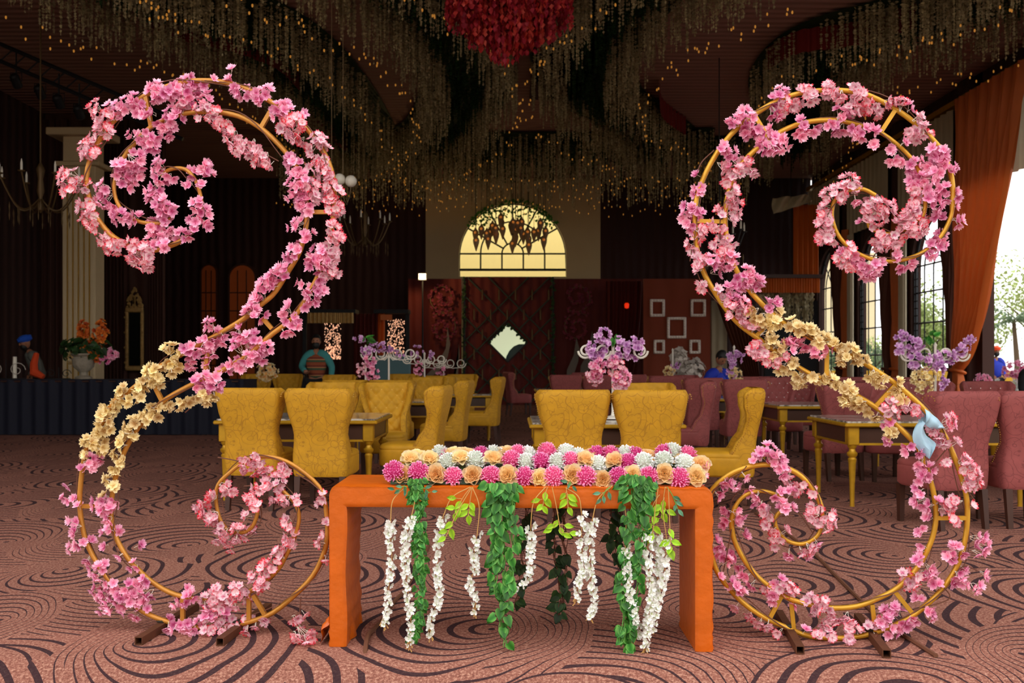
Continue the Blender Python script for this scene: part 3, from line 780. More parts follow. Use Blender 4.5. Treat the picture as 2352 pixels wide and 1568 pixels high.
# coral flower chandelier
rc = P(1168, 0, 13.2); rr = random.Random(3)
root = thing('flower_chandelier', 'coral red hanging flower chandelier at the top centre of the ceiling', 'chandelier', (rc.x, 13.2, 7.3))
b = MB(); b.lathe([(.05, 7.38), (.9, 7.36), (.9, 7.3), (.05, 7.28)], (rc.x, 13.2, 0), 24); part('ring', b, M['rust'], root, world=True)
cst = []
for k in range(5):
    q = MB()
    for j in range(3): q.merge(strand_mb(rr, 1.0, .045, 26), Matrix.Translation((rr.uniform(-.05, .05), rr.uniform(-.05, .05), 0)), rr.random())
    cst.append(q.mesh('flower_strand', M['strandr'], False))
for k in range(170):
    a = k * 2.39996; r_ = .83 * math.sqrt((k + .5) / 170)
    L = 2.05 - r_ * .75 + rr.uniform(-.12, .12)
    mkobj('flower_strand', cst[k % 5], root, Matrix.Translation((r_ * math.cos(a), r_ * math.sin(a), 0)) @ Matrix.Rotation(k, 4, 'Z') @ Matrix.Diagonal((1.3, 1.3, L, 1)))

# pendant lamps in front of the arched window
lamps = [(587, 405), (592, 465), (633, 375), (686, 455), (698, 400), (675, 410), (745, 370), (748, 415), (720, 350), (785, 285), (790, 320), (800, 375), (868, 345), (876, 490), (882, 325), (900, 435), (903, 380), (917, 330), (942, 370), (948, 320), (962, 415), (995, 400), (1002, 450), (1005, 500), (1045, 400), (1080, 390), (1095, 330), (1135, 392), (1122, 462)]
def lampm():
    root = thing('pendant_lamp', '', 'lamp'); root['group'] = 'teardrop lamps in front of the arched window'
    b = MB(); b.lathe([(.01, -.25), (.04, -.16), (.08, -.03), (.092, .06), (.07, .12), (.03, .16), (.025, .2)], n=8); part('lamp_shade', b, M['lampglass'], root)
    b = MB(); b.ball((0, -.11, .05), .04, 6, 4); part('bulb', b, M['amber'], root)
    b = MB(); b.tube([(0, 0, .2), (0, 0, 2.9)], .006, 4); part('cord', b, M['iron'], root)
    return root
lp = lampm(); words = ['leftmost', 'lower leftmost']
order = sorted(range(len(lamps)), key=lambda i: lamps[i][0])
ordn = ['first', 'second', 'third', 'fourth', 'fifth', 'sixth', 'seventh', 'eighth', 'ninth', 'tenth', 'eleventh', 'twelfth', 'thirteenth', 'fourteenth', 'fifteenth']
for n, i in enumerate(order):
    x, y = lamps[i]; o = lp if n == 0 else copy_tree(lp)
    q = P(920 + x / 3.41, 420 + y / 3.41, 28.5 + R.uniform(-.5, .5)); o.location = q
    side = ordn[n] + ' from the left' if n < 15 else ordn[len(lamps) - 1 - n] + ' from the right'
    o['label'] = 'smoked teardrop lamp hanging before the arched back window, %s of the cluster' % side
# dark ivy over the top of the window
root = thing('ivy_swag', 'dark ivy swag hanging over the top of the arched back window', 'ivy', (wcx, YB - .3, 6.0)); b = MB()
for k in range(300):
    a = math.radians(R.uniform(35, 145)); rad = wr * (1.02 - abs(R.gauss(0, .2)) * (.5 + math.sin(a)) * .6)
    q = Vector((wcx + rad * math.cos(a), YB - .25 + R.uniform(-.2, .1), wzs + rad * math.sin(a)))
    b.merge(IVYMB, frame_mat(q, (R.uniform(-1, 1), -1, R.uniform(-1, 1)), s=R.uniform(.06, .11), roll=R.random() * 6), R.random())
part('ivy_leaves', b, M['ivy'], root, False, world=True, kind='stuff')

# ================================================================ BACKDROPS
YP = 30.0
def panel(name, x0, x1, y0, y1, Y, m, label, cat='panel', th=.1):
    a = P(x0, y0, Y); c = P(x1, y1, Y); b = MB(); zb_ = max(0.01, c.z)
    b.box(((a.x + c.x) / 2, Y + th / 2, (a.z + zb_) / 2), (c.x - a.x, th, a.z - zb_))
    return solo(name, b, m, label, cat, ((a.x + c.x) / 2, Y, zb_), smooth=False)
panel('backdrop_panel', 938, 1060, 640, 950, YP + .2, M['maroon'], 'maroon draped backdrop panel left of the lattice', 'backdrop')
panel('backdrop_panel', 1272, 1476, 640, 950, YP + .2, M['maroon'], 'maroon draped backdrop panel right of the lattice', 'backdrop')
# lattice panel with diamond opening
lx0, lx1 = P(1066, 0, YP).x, P(1270, 0, YP).x; lz1 = P(0, 636, YP).z; dc = P(1166, 786, YP); dr = .59
root = thing('lattice_backdrop', 'dark lattice stage backdrop with a white diamond opening in its centre', 'backdrop', ((lx0 + lx1) / 2, YP, 0))
b = MB(); O = [(lx0, 0.01), (lx1, 0.01), (lx1, lz1), (lx0, lz1)]; D = [(dc.x, dc.z - dr), (dc.x + dr, dc.z), (dc.x, dc.z + dr), (dc.x - dr, dc.z)]
vs = [(a, YP + .1, c) for a, c in O + D]
b.add(vs, [(0, 1, 5, 4), (1, 2, 6, 5), (2, 3, 7, 6), (3, 0, 4, 7)]); b.add([(a, YP + .16, c) for a, y, c in vs], [(0, 1, 5, 4), (1, 2, 6, 5), (2, 3, 7, 6), (3, 0, 4, 7)])
part('panel', b, M['maroon'], root, False, world=True)
for q in range(4):
    a, c = D[q], D[(q + 1) % 4]; b = MB(); b.tube([(a[0], YP + .08, a[1]), (c[0], YP + .08, c[1])], .03, 5); part('diamond_frame', b, M['iron'], root, world=True)
for k in range(-3, 7):
    for sg in (1, -1):
        H = lz1; x = lx0 + k * .64 if sg > 0 else lx1 - k * .64
        # clip the slanted bar to the rectangle
        pts = []
        t0, t1 = 0.0, H
        for t in (0, H):
            pts.append((x + sg * t, t))
        (xa, za), (xb, zb2) = pts
        def clip(xx, zz, other):
            if xx < lx0: zz = zz + (lx0 - xx) * sg; xx = lx0
            if xx > lx1: zz = zz + (lx1 - xx) * sg; xx = lx1
            return xx, zz
        A = clip(xa, za, 0); B = clip(xb, zb2, 0)
        if 0 <= A[1] <= H and 0 <= B[1] <= H and abs(A[1] - B[1]) > .2:
            ds = [Vector(A), Vector(B)]
            # skip the piece that would cross the diamond opening
            n = 24; run = []
            for i in range(n + 1):
                p = ds[0].lerp(ds[1], i / n); inside = abs(p.x - dc.x) + abs(p.y - dc.z) < dr
                if not inside: run.append(p)
                if (inside or i == n) and len(run) > 1:
                    b = MB(); b.tube([(run[0].x, YP + .06, run[0].y), (run[-1].x, YP + .06, run[-1].y)], .026, 5); part('lattice_bar', b, M['lattice'], root, world=True); run = []
                elif inside: run = []
for sx in (lx0, lx1):
    b = MB(); b.tube([(sx, YP + .02, 0), (sx, YP + .02, lz1)], .04, 6); part('post', b, M['iron'], root, world=True)
    g = MB()
    for k in range(110): g.merge(IVYMB, frame_mat((sx + R.uniform(-.05, .05), YP - .03, R.uniform(.1, lz1)), (R.uniform(-.6, .6), -1, R.uniform(-.6, .6)), s=R.uniform(.05, .09), roll=R.random() * 6), R.random())
    part('ivy', g, M['ivydark'], root, False, world=True, kind='stuff')
for r_ in range(6):                          # hanging tassels in the lattice cells
    for c_ in range(5):
        x = lx0 + .3 + c_ * .5 + (.25 if r_ % 2 else 0); z = .5 + r_ * .6
        if abs(x - dc.x) + abs(z - .12 - dc.z) < dr + .12 or x > lx1 - .1: continue
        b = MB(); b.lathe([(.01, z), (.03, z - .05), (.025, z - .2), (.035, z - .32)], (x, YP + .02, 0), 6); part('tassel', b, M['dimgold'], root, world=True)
g = MB()
for k in range(70):
    t = R.random(); sg = R.choice((-1, 1)); p = Vector((dc.x, dc.z + dr)).lerp(Vector((dc.x + sg * dr, dc.z)), t)
    g.merge(IVYMB, frame_mat((p.x, YP + .02, p.y - R.uniform(0, .07)), (R.uniform(-.6, .6), -1, R.uniform(-.6, .6)), s=R.uniform(.05, .09), roll=R.random() * 6), R.random())
part('diamond_ivy', g, M['ivydark'], root, False, world=True, kind='stuff')
# glowing board added behind the diamond in place of garden brightness; no doorway
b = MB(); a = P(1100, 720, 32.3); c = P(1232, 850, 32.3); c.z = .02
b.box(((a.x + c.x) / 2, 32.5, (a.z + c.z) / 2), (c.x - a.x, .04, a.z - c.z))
solo('daylight_stand_in', b, mat('daylight_stand_in', srgb(220, 224, 190), .5, emit=srgb(214, 220, 180), est=.62), 'pale glowing board added for garden daylight, seen through the diamond opening of the lattice', 'screen', ((a.x + c.x) / 2, 32.5, c.z), smooth=False)
b = MB(); q = [(1156, 923), (1158, 840), (1163, 818), (1170, 805), (1180, 795), (1192, 790), (1206, 790), (1212, 795), (1214, 923)]
pp = [P(x, y, 32.2) for x, y in q]; b.prism([(p.x, p.z) for p in pp], 32.2, 32.24)
solo('curved_panel', b, M['teald'], 'curved teal panel in the lower right of the diamond opening', 'panel', (pp[0].x, 32.2, pp[-1].z), smooth=False)

# floral S decorations and grey wave shapes on the maroon backdrop
def mini_s(px, py, h, flip, label):
    Y = YP - .02; root = thing('floral_scroll', label, 'flower scroll', (P(px, 0, Y).x, Y, P(0, py + h, Y).z))
    pts = []
    for i in range(26):
        a = -1.2 * PI + i / 25 * 2.9 * PI; r = (6 + 24 * i / 25) * h / 125
        pts.append((math.cos(a) * r, -math.sin(a) * r))
    g = MB(); w_ = MB(); cr = MB()
    for s_, cy in ((1, py + h * .28), (-1, py + h * .75)):
        path = []
        for x, y in pts:
            q = P(px + flip * s_ * x, cy + s_ * y, Y); path.append(q)
            for k in range(3):
                g.merge(BL[k % 4], frame_mat(q + Vector((R.uniform(-.07, .07), R.uniform(-.05, 0), R.uniform(-.07, .07))), (R.uniform(-.5, .5), -1, R.uniform(-.5, .5)), s=.085, roll=R.random() * 6), R.random())
        w_.tube(path, .015, 5)
    part('scroll_rail', w_, M['dimgold'], root, world=True)
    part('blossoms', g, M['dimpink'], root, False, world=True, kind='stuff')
mini_s(1017, 640, 150, 1, 'small dim floral scroll on the maroon panel left of the lattice')
mini_s(1326, 640, 150, -1, 'small dim floral scroll on the maroon panel right of the lattice')
def wave(pts, label):
    b = MB(); pp = [P(x, y, YP - .08) for x, y in pts]; b.prism([(p.x, p.z) for p in pp], YP - .08, YP - .03)
    solo('wave_cutout', b, M['wavegrey'], label, 'decoration', (pp[0].x, YP - .08, .02), smooth=False)
wave([(1028, 752), (1034, 790), (1028, 820), (1010, 850), (985, 870), (978, 925), (1000, 925), (1030, 925), (1046, 845), (1056, 820), (1054, 790), (1052, 860), (1040, 925), (975, 925), (980, 860), (1005, 835), (1024, 800)], 'tall grey wave cutout standing left of the lattice')
wave([(1324, 776), (1331, 800), (1328, 830), (1318, 860), (1316, 928), (1300, 928), (1302, 850), (1318, 815)], 'grey flame-shaped cutout standing right of the lattice')
wave([(1360, 760), (1366, 790), (1360, 830), (1348, 860), (1342, 928), (1330, 928), (1334, 840), (1350, 810)], 'tall grey wave cutout farther right of the lattice')

# flood lamp on its post
q = P(970, 635, 29.0)
root = thing('flood_light', 'bright square flood light on a thin post above the maroon panel', 'lamp', (q.x, 29.0, 0))
b = MB(); b.rbox((q.x, 29.03, q.z), (.26, .08, .22), .01); part('lamp_housing', b, M['iron'], root, False, world=True)
b = MB(); b.box((q.x, 28.985, q.z), (.2, .01, .16)); part('lamp_face', b, M['flood'], root, False, world=True)
b = MB(); b.tube([(q.x, 29.1, 0), (q.x, 29.1, q.z)], .025, 6); part('post', b, M['iron'], root, world=True)
def plight(loc, e, col, rad=.05):
    l = bpy.data.lights.new('lamp_light', 'POINT'); l.energy = e; l.color = col; l.shadow_soft_size = rad
    o = bpy.data.objects.new('lamp_light', l); COL.objects.link(o); o.location = loc; return o
plight((q.x, 28.7, q.z - .05), 40, (1, .62, .25))

# right back: rust fabric panel with five white frames, drape with red glow, valance arch
YR = 28.0
panel('backdrop_panel', 1478, 1632, 640, 960, YR, M['rustwall'], 'rust brown fabric panel carrying the five white picture frames', 'backdrop')
def pframe(x0, y0, x1, y1, label):
    a = P(x0, y0, YR - .04); c = P(x1, y1, YR - .04); cx, cz = (a.x + c.x) / 2, (a.z + c.z) / 2; W, H = c.x - a.x, a.z - c.z; t = .075
    root = thing('picture_frame', label, 'frame', (cx, YR - .02, cz), group='white frames on the rust panel')
    for (dx, dz, w_, h_) in ((0, H / 2 - t / 2, W, t), (0, -H / 2 + t / 2, W, t), (-W / 2 + t / 2, 0, t, H), (W / 2 - t / 2, 0, t, H)):
        b = MB(); b.rbox((dx, -.03, dz), (w_, .06, h_), .015)
        n = int(max(w_, h_) / .07)
        for i in range(n):
            s_ = (i + .5) / n - .5; b.ball((dx + (s_ * w_ if w_ > h_ else 0), -.06, dz + (s_ * h_ if h_ > w_ else 0)), .028, 6, 4)
        part('frame_side', b, M['framewhite'], root)
    return root
pframe(1493, 687, 1527, 727, 'upper left small square white frame on the rust panel')
pframe(1586, 687, 1621, 727, 'upper right small square white frame on the rust panel')
pframe(1532, 728, 1576, 777, 'large middle white frame on the rust panel')
pframe(1501, 780, 1527, 812, 'lower left small white frame on the rust panel')
pframe(1583, 780, 1609, 812, 'lower right small white frame on the rust panel')
def front_curtain(x0, x1, ytop, ybot, Y, m, label, tie=None, npl=8, amp=.07, taper=None):
    a = P(x0, ytop, Y); c = P(x1, ybot, Y); zb_ = max(.02, c.z); root = thing('curtain', label, 'curtain', ((a.x + c.x) / 2, Y, zb_))
    def fn(u, v):
        z = a.z + (zb_ - a.z) * v; xa, xc = a.x, c.x
        if taper:
            k = taper(v); xa = a.x + (c.x - a.x) * k[0]; xc = a.x + (c.x - a.x) * k[1]
        return Vector((xa + (xc - xa) * u, Y + amp * math.sin(u * npl * 2 * PI) , z))
    b = MB(); b.grid(fn, npl * 8, 20); part('cloth', b, m, root, world=True); return root
front_curtain(1392, 1474, 645, 938, 28.6, M['maroon'], 'maroon curtain with a small red glow left of the white frames', npl=9, taper=lambda v: (0, 1 - .45 * v ** 2))
q = P(1440, 700, 28.2)
b = MB(); b.lathe([(.02, 0), (.06, .02), (.07, .12), (.04, .16)], (q.x, 28.25, q.z - .1), 8); solo('wall_lamp', b, mat('red_lamp', srgb(160, 30, 10), .4, emit=srgb(255, 50, 10), est=.5), 'small red lamp glowing in front of the maroon curtain', 'lamp', (q.x, 28.25, q.z - .1))
plight((q.x, 28.25, q.z), 2.2, (1, .16, .04))
panel('backdrop_panel', 1634, 1670, 690, 960, YR + .4, M['creamclothx'], 'cream pleated panel right of the white frames', 'backdrop')
panel('backdrop_panel', 1700, 1740, 700, 960, YR + .5, M['creamclothx'], 'narrow cream pleated panel behind the diagonal brown curtain', 'backdrop')
front_curtain(1636, 1752, 660, 940, YR - .3, M['curtaind'], 'dark brown swag curtain sweeping down right of the white frames', npl=8, taper=lambda v: (.0 + .86 * v ** 1.1 if v < .85 else .8, .75 + .25 * v))
b = MB(); a = P(1740, 640, YR); c = P(1880, 690, YR)
b.grid(lambda u, v: Vector((a.x + (c.x - a.x) * u, YR - .1 + .03 * math.sin(u * 150), a.z + .02 - .42 * v)), 150, 2)
solo('fringe_valance', b, M['curtain'], 'rust fringed valance over the dark doorway at the back right', 'valance', ((a.x + c.x) / 2, YR - .1, a.z - .4))
b = MB()
for k in range(110):
    x = a.x + .1 + (c.x - a.x - .2) * R.random(); b.merge(strand_mb(R, .8, .05, 8), Matrix.Translation((x, YR + .2 + R.uniform(-.1, .1), a.z - .35)), R.random())
solo('hanging_crystals', b, M['strand'], 'pale hanging strands under the rust valance at the back right', 'garland', ((a.x + c.x) / 2, YR + .2, a.z - 1.2), kind='stuff')
panel('backdrop_panel', 1756, 1882, 690, 960, YR + 1.5, M['blackcloth'], 'black panel filling the doorway under the rust valance', 'backdrop')  # flat black sheet fills the dark archway
front_curtain(1822, 1880, 470, 652, YR + .2, M['curtain'], 'short rust curtain hanging high at the back right corner', npl=5, taper=lambda v: (.0, 1))
# left back: booths with sparkling light curtains
panel('backdrop_panel', 690, 935, 880, 960, 26.0, M['blackcloth'], 'low black drape behind the man in the striped vest', 'backdrop')
def sparkle(x0, x1, y0, y1, n, label):
    a = P(x0, y0, 26.5); c = P(x1, y1, 26.5); root = thing('light_curtain', label, 'fairy lights', ((a.x + c.x) / 2, 26.5, c.z)); b = MB(); w_ = MB()
    for k in range(n):
        b.ball((R.uniform(a.x, c.x), 26.5 + R.uniform(-.05, .05), c.z + (a.z - c.z) * (R.random() ** 1.25)), .011, 4, 3, (1, 1, 1.5))
    for k in range(9): x = a.x + (c.x - a.x) * (k + .5) / 9; w_.tube([(x, 26.5, a.z), (x, 26.5, c.z)], .003, 3)
    part('wires', w_, M['iron'], root, world=True); part('lights', b, M['twinkle'], root, world=True, kind='stuff')
sparkle(746, 783, 742, 824, 330, 'curtain of pink fairy lights behind the man in the striped vest')
sparkle(890, 929, 733, 812, 240, 'curtain of pink fairy lights right of the dark red booth drape')
front_curtain(812, 868, 720, 946, 26.2, M['maroon'], 'dark red booth drape between the two fairy light curtains', npl=6)
front_curtain(868, 884, 720, 946, 26.2, M['curtain'], 'narrow rust drape edge beside the right fairy light curtain', npl=2)
b = MB(); a = P(706, 718, 25.8); c = P(812, 742, 25.8)
b.grid(lambda u, v: Vector((a.x + (c.x - a.x) * u, 25.8 + .03 * math.sin(u * 70), a.z + (c.z - a.z) * v)), 90, 2)
solo('booth_valance', b, M['oldgold'], 'gold and white patterned valance over the left light booth', 'valance', (a.x, 25.8, c.z))
b = MB(); a = P(874, 722, 25.9); c = P(900, 735, 25.9); b.box(((a.x + c.x) / 2, 25.95, (a.z + c.z) / 2), (c.x - a.x, .1, a.z - c.z))
solo('booth_valance', b, M['curtain'], 'short orange valance over the right light booth', 'valance', (a.x, 25.9, c.z), smooth=False)
b = MB(); a = P(862, 816, 25.5); c = P(942, 860, 25.5); b.rbox(((a.x + c.x) / 2, 25.6, (a.z + .02) / 2), (c.x - a.x, .2, a.z - .02), .02)
solo('bar_counter', b, M['teald'], 'dull teal counter below the right light booth', 'counter', (a.x, 25.5, .02), smooth=False)

for (xa, xb, lab) in ((700, 816, 'black draped booth around the left fairy light curtain'), (866, 936, 'black draped booth around the right fairy light curtain')):
    a = P(xa, 716, 26.35); c = P(xb, 716, 26.35); root = thing('light_booth', lab, 'booth', ((a.x + c.x) / 2, 26.35, 0))
    for x in (a.x, c.x): b = MB(); b.box((x, 26.35, a.z / 2), (.1, .1, a.z)); part('post', b, M['blackcloth'], root, False, world=True)
    b = MB(); b.box(((a.x + c.x) / 2, 26.35, a.z), (c.x - a.x + .1, .6, .1)); part('lintel', b, M['blackcloth'], root, False, world=True)
a = P(1738, 636, YR + .1); c = P(1884, 636, YR + .1); root = thing('doorway_frame', 'dark frame holding the rust fringed valance at the back right', 'doorway', ((a.x + c.x) / 2, YR + .1, 0))
for x in (a.x, c.x): b = MB(); b.box((x, YR + .1, a.z / 2), (.1, .1, a.z)); part('post', b, M['darkwood'], root, False, world=True)
b = MB(); b.box(((a.x + c.x) / 2, YR + .1, a.z), (c.x - a.x + .1, .6, .1)); part('lintel', b, M['darkwood'], root, False, world=True)

b = MB(); a = P(1775, 455, 27.4); c = P(1862, 492, 27.4)
b.grid(lambda u, v: Vector((a.x + (c.x - a.x) * u, 27.4 + .12 * math.sin(u * 14 + v * 4), a.z + (ZC - a.z) * (1 - v) ** 3 * (1 - u) * .0 + (c.z - a.z) * (v * (1 - .5 * u) - .25 * u) )), 40, 12)
solo('cloth_swag', b, M['creamclothx'], 'crumpled pale cloth swag hanging high at the back right', 'cloth', (a.x, 27.4, c.z))
b = MB(); b.tube([(a.x + .5, 27.4, a.z), (a.x + .5, 27.4, ZC)], .01, 4); solo('hanging_rope', b, M['iron'], 'thin rope holding the crumpled pale cloth swag at the back right', 'rope', (a.x + .5, 27.4, a.z))
# ================================================================ CHAIRS
def lerp_tab(tab, z):
    if z <= tab[0][0]: return tab[0][1]
    for (a, va), (b_, vb) in zip(tab, tab[1:]):
        if z <= b_:
            t = (z - a) / (b_ - a); t = t * t * (3 - 2 * t); return va + (vb - va) * t
    return tab[-1][1]
HW = [(.30, .235), (.45, .24), (.66, .225), (.90, .275), (1.0, .292), (1.07, .275)]      # half width
YBK = [(.30, -.27), (.5, -.28), (1.07, -.36)]                                            # back plane
WD = [(.30, .30), (.42, .27), (.55, .19), (.68, .125), (.80, .12), (.92, .165), (1.0, .18), (1.07, .12)]   # wing depth
def chair_shell():
    b = MB(); rows = []; zs = [.30, .33, .40, .47, .54, .60, .66, .72, .78, .84, .90, .95, .99, 1.02, 1.045, 1.06]
    th0 = .058
    for z in zs:
        W = lerp_tab(HW, z); yb_ = lerp_tab(YBK, z); D = lerp_tab(WD, z); fl = .022 * max(0, (z - .7) / .35)
        th = th0; ins = 0.0
        if z > 1.0: k = (z - 1.0) / .06; ins = .028 * (1 - math.sqrt(max(0, 1 - k * k))) 
        if z < .32: ins = .012
        o = []; rc_ = .045
        # outer path, left wing front -> back -> right wing front
        o.append((-W - fl + ins, yb_ + D - ins)); o.append((-W - fl * .7 + ins, yb_ + D * .66)); o.append((-W - fl * .3 + ins, yb_ + D * .33 + .03))
        for a in (180, 205, 230, 255, 270):
            a = math.radians(a); o.append((-W + rc_ + (rc_ - ins) * math.cos(a), yb_ + rc_ + (rc_ - ins) * math.sin(a)))
        for t in (.2, .4, .6, .8): o.append((-W + rc_ + (2 * W - 2 * rc_) * t, yb_ + ins - .008 * math.sin(PI * t)))
        for a in (270, 285, 310, 335, 360):
            a = math.radians(a); o.append((W - rc_ + (rc_ - ins) * math.cos(a), yb_ + rc_ + (rc_ - ins) * math.sin(a)))
        o.append((W + fl * .3 - ins, yb_ + D * .33 + .03)); o.append((W + fl * .7 - ins, yb_ + D * .66)); o.append((W + fl - ins, yb_ + D - ins))
        # rounded wing lip and inner path back
        o.append((W + fl - th * .35, yb_ + D + .012 - ins)); o.append((W + fl - th + ins, yb_ + D - .006 - ins))
        o.append((W + fl * .5 - th + ins, yb_ + max(D * .6, th + .01))); o.append((W - th + ins - .01, yb_ + th - ins + .01))
        for t in (.8, .6, .4, .2): o.append((-W + th + (2 * W - 2 * th) * t, yb_ + th - ins))
        o.append((-W + th - ins + .01, yb_ + th - ins + .01)); o.append((-W - fl * .5 + th - ins, yb_ + max(D * .6, th + .01)))
        o.append((-W - fl + th - ins, yb_ + D - .006 - ins)); o.append((-W - fl + th * .35, yb_ + D + .012 - ins))
        rows.append([Vector((x, y, z)) for x, y in o])
    n = len(rows[0]); vs = [q for r_ in rows for q in r_]; fs = []
    for j in range(len(rows) - 1):
        for i in range(n): fs.append((j * n + i, j * n + (i + 1) % n, (j + 1) * n + (i + 1) % n, (j + 1) * n + i))
    # caps: bridge outer to inner
    def cap(base, flip):
        # outer indices 0..19, inner n-1.. downwards
        m = n // 2
        for i in range(m):
            a, b2, c, d = base + i, base + (i + 1), base + (n - 2 - i) % n, base + (n - 1 - i) % n
            if len({a, b2, c, d}) == 4: fs.append((a, b2, c, d) if flip else (d, c, b2, a))
    cap((len(rows) - 1) * n, True); cap(0, False)
    b.add(vs, fs); return b
def chair_tuft():
    b = MB(); A, B = .118, .135
    def fn(u, v):
        z = .49 + v * .565; W = lerp_tab(HW, z) - .045; x = (u * 2 - 1) * W; y = lerp_tab(YBK, z) + .054
        uu = x / A; vv = (z - .5) / B
        h = (abs(math.sin(PI * (uu + vv) / 1.0) * math.sin(PI * (uu - vv) / 1.0))) ** .5
        e = min(1, (1 - abs(u * 2 - 1)) * 5) * min(1, (1 - v) * 9) * min(1, v * 12)
        return Vector((x, y + e * (.008 + .03 * h) + .01, z - .0))
    b.grid(fn, 34, 36); return b
def chair_buttons():
    pts = []; A, B = .118, .135
    for j in range(0, 9):
        for i in range(-3, 4):
            x = i * A / 2 * 1; vv = j / 2
            if (i + j) % 2: continue
            z = .5 + vv * B; W = lerp_tab(HW, z) - .06
            if abs(x) < W - .02 and .55 < z < 1.02: pts.append((x, lerp_tab(YBK, z) + .075, z))
    return pts
def seat_mb():
    b = MB()
    def fn(u, v):
        a = u * 2 * PI; c, s_ = math.cos(a), math.sin(a); q = 5
        k = (abs(c) ** q + abs(s_) ** q) ** (-1 / q)
        prof = [(0.001, .30), (.93, .30), (1.0, .32), (1.0, .44), (1.0, .455), (.985, .462), (1.0, .47), (.99, .49), (.93, .508), (.7, .52), (.35, .526), (.001, .528)]
        i = min(int(v * 11 + 1e-6), 11); r_, z = prof[i]
        return Vector((c * k * r_ * .245, .02 + s_ * k * r_ * .265, z))
    b.grid(fn, 32, 11, cu=True); return b
def leg_mb(x, y):
    b = MB(); sx = 1 if x > 0 else -1; sy = 1 if y > 0 else -1
    w0, w1 = .026, .019; dx = 0; dy = -.035 if y < 0 else 0.0
    top = [(x - w0, y - w0), (x + w0, y - w0), (x + w0, y + w0), (x - w0, y + w0)]
    bot = [(x + dx - w1, y + dy - w1), (x + dx + w1, y + dy - w1), (x + dx + w1, y + dy + w1), (x + dx - w1, y + dy + w1)]
    b.add([(a, c, .305) for a, c in top] + [(a, c, .0) for a, c in bot], [(0, 1, 2, 3), (7, 6, 5, 4)] + [(i, i + 4, (i + 1) % 4 + 4, (i + 1) % 4) for i in range(4)])
    return b
def nails_mb():
    b = MB()
    for s_ in (-1, 1):
        z = .33; 
        while z < 1.0:
            W = lerp_tab(HW, z); yb_ = lerp_tab(YBK, z); D = lerp_tab(WD, z); fl = .022 * max(0, (z - .7) / .35)
            b.ball((s_ * (W + fl + .001), yb_ + D - .02, z), .0055, 5, 3)
            d1 = lerp_tab(WD, z + .01) - D; z += .019 / math.sqrt(1 + (d1 / .01) ** 2) if abs(d1) > 0 else .019
        for k in range(7): 
            a = PI * k / 6; b.ball((s_ * (lerp_tab(HW, 1.0) + .02), -.36 + .09 + .075 * math.cos(a), .99 + .035 * math.sin(a)), .0055, 5, 3)
    return b
def make_chair(kind):
    v, pl = (M['yellow'], M['yellowp']) if kind == 'y' else (M['rosev'], M['rosep'])
    root = thing('dining_chair', '', 'chair')
    part('backrest', chair_shell(), v, root, 60)
    tp = part('tufted_panel', chair_tuft(), pl, root, 80)
    for (x, y, z) in chair_buttons():
        b = MB(); b.ball((x, y - .004, z), .008, 6, 4); part('button', b, M['brass'] if kind == 'y' else M['crystal'], tp)
    part('seat', seat_mb(), pl, root, 50)
    for x in (-.195, .195):
        part('leg', leg_mb(x, .23), M['darkwood'], root, False); part('leg', leg_mb(x, -.235), M['darkwood'], root, False)
    part('nailhead_trim', nails_mb(), M['brass'], root, True, kind='stuff')
    return root
protos = {}
def chair(kind, px, Y, deg, label, z=0.0, dx=0):
    if kind not in protos: protos[kind] = make_chair(kind); o = protos[kind]
    else: o = copy_tree(protos[kind])
    o.location = ((px - CX) / F * Y + dx, Y, 0); o.rotation_euler = (0, 0, math.radians(deg)); o['label'] = label
    o['group'] = 'mustard tufted dining chairs' if kind == 'y' else 'dusty rose tufted dining chairs'
    return o
# mustard, left table
chair('y', 600, 8.85, -7, 'mustard chair seen from behind, leftmost beside the navy buffet')
chair('y', 752, 8.75, -4, 'mustard chair seen from behind, second from the left at the near left table')
chair('y', 946, 9.5, 84, 'mustard chair in profile facing left at the right end of the near left table')
chair('y', 882, 10.95, 181, 'tufted mustard chair facing the camera across the near left table, the right one')
chair('y', 757, 11.05, 178, 'tufted mustard chair facing the camera behind the second chair from the left')
chair('y', 1020, 12.6, 84, 'mustard chair in profile half hidden behind the end chair of the near left table')
chair('y', 1106, 15.6, 84, 'mustard chair in profile standing alone by the centre aisle, farther back')
chair('y', 800, 12.9, 0, 'mustard chair seen from behind at the second left table, left one')
chair('y', 905, 12.9, 0, 'mustard chair seen from behind at the second left table, right one')
chair('y', 980, 15.0, 182, 'tufted mustard chair facing the camera at the second left table')
chair('y', 1060, 19.0, 180, 'farthest right mustard chair facing the camera near the lattice')
chair('y', 1010, 17.3, 0, 'mustard chair seen from behind at the third left table')
chair('y', 583, 19.6, 180, 'far tufted mustard chair behind the buffet, left of the striped vest man')
chair('y', 655, 19.6, 180, 'far tufted mustard chair just left of the striped vest man')
chair('y', 775, 18.2, 180, 'far tufted mustard chair just right of the striped vest man')
chair('y', 925, 19.5, 180, 'far tufted mustard chair under the scroll stand')
# mustard, right table
chair('y', 1312, 8.25, 1, 'mustard chair seen from behind right over the flower runner, left of the pair')
chair('y', 1485, 8.2, -1, 'mustard chair seen from behind right over the flower runner, right of the pair')
chair('y', 1492, 10.5, 180, 'mustard chair whose tufted top peeks over the right one of the pair')
chair('y', 1655, 8.7, 82, 'mustard chair in profile facing left beside the rose chairs')
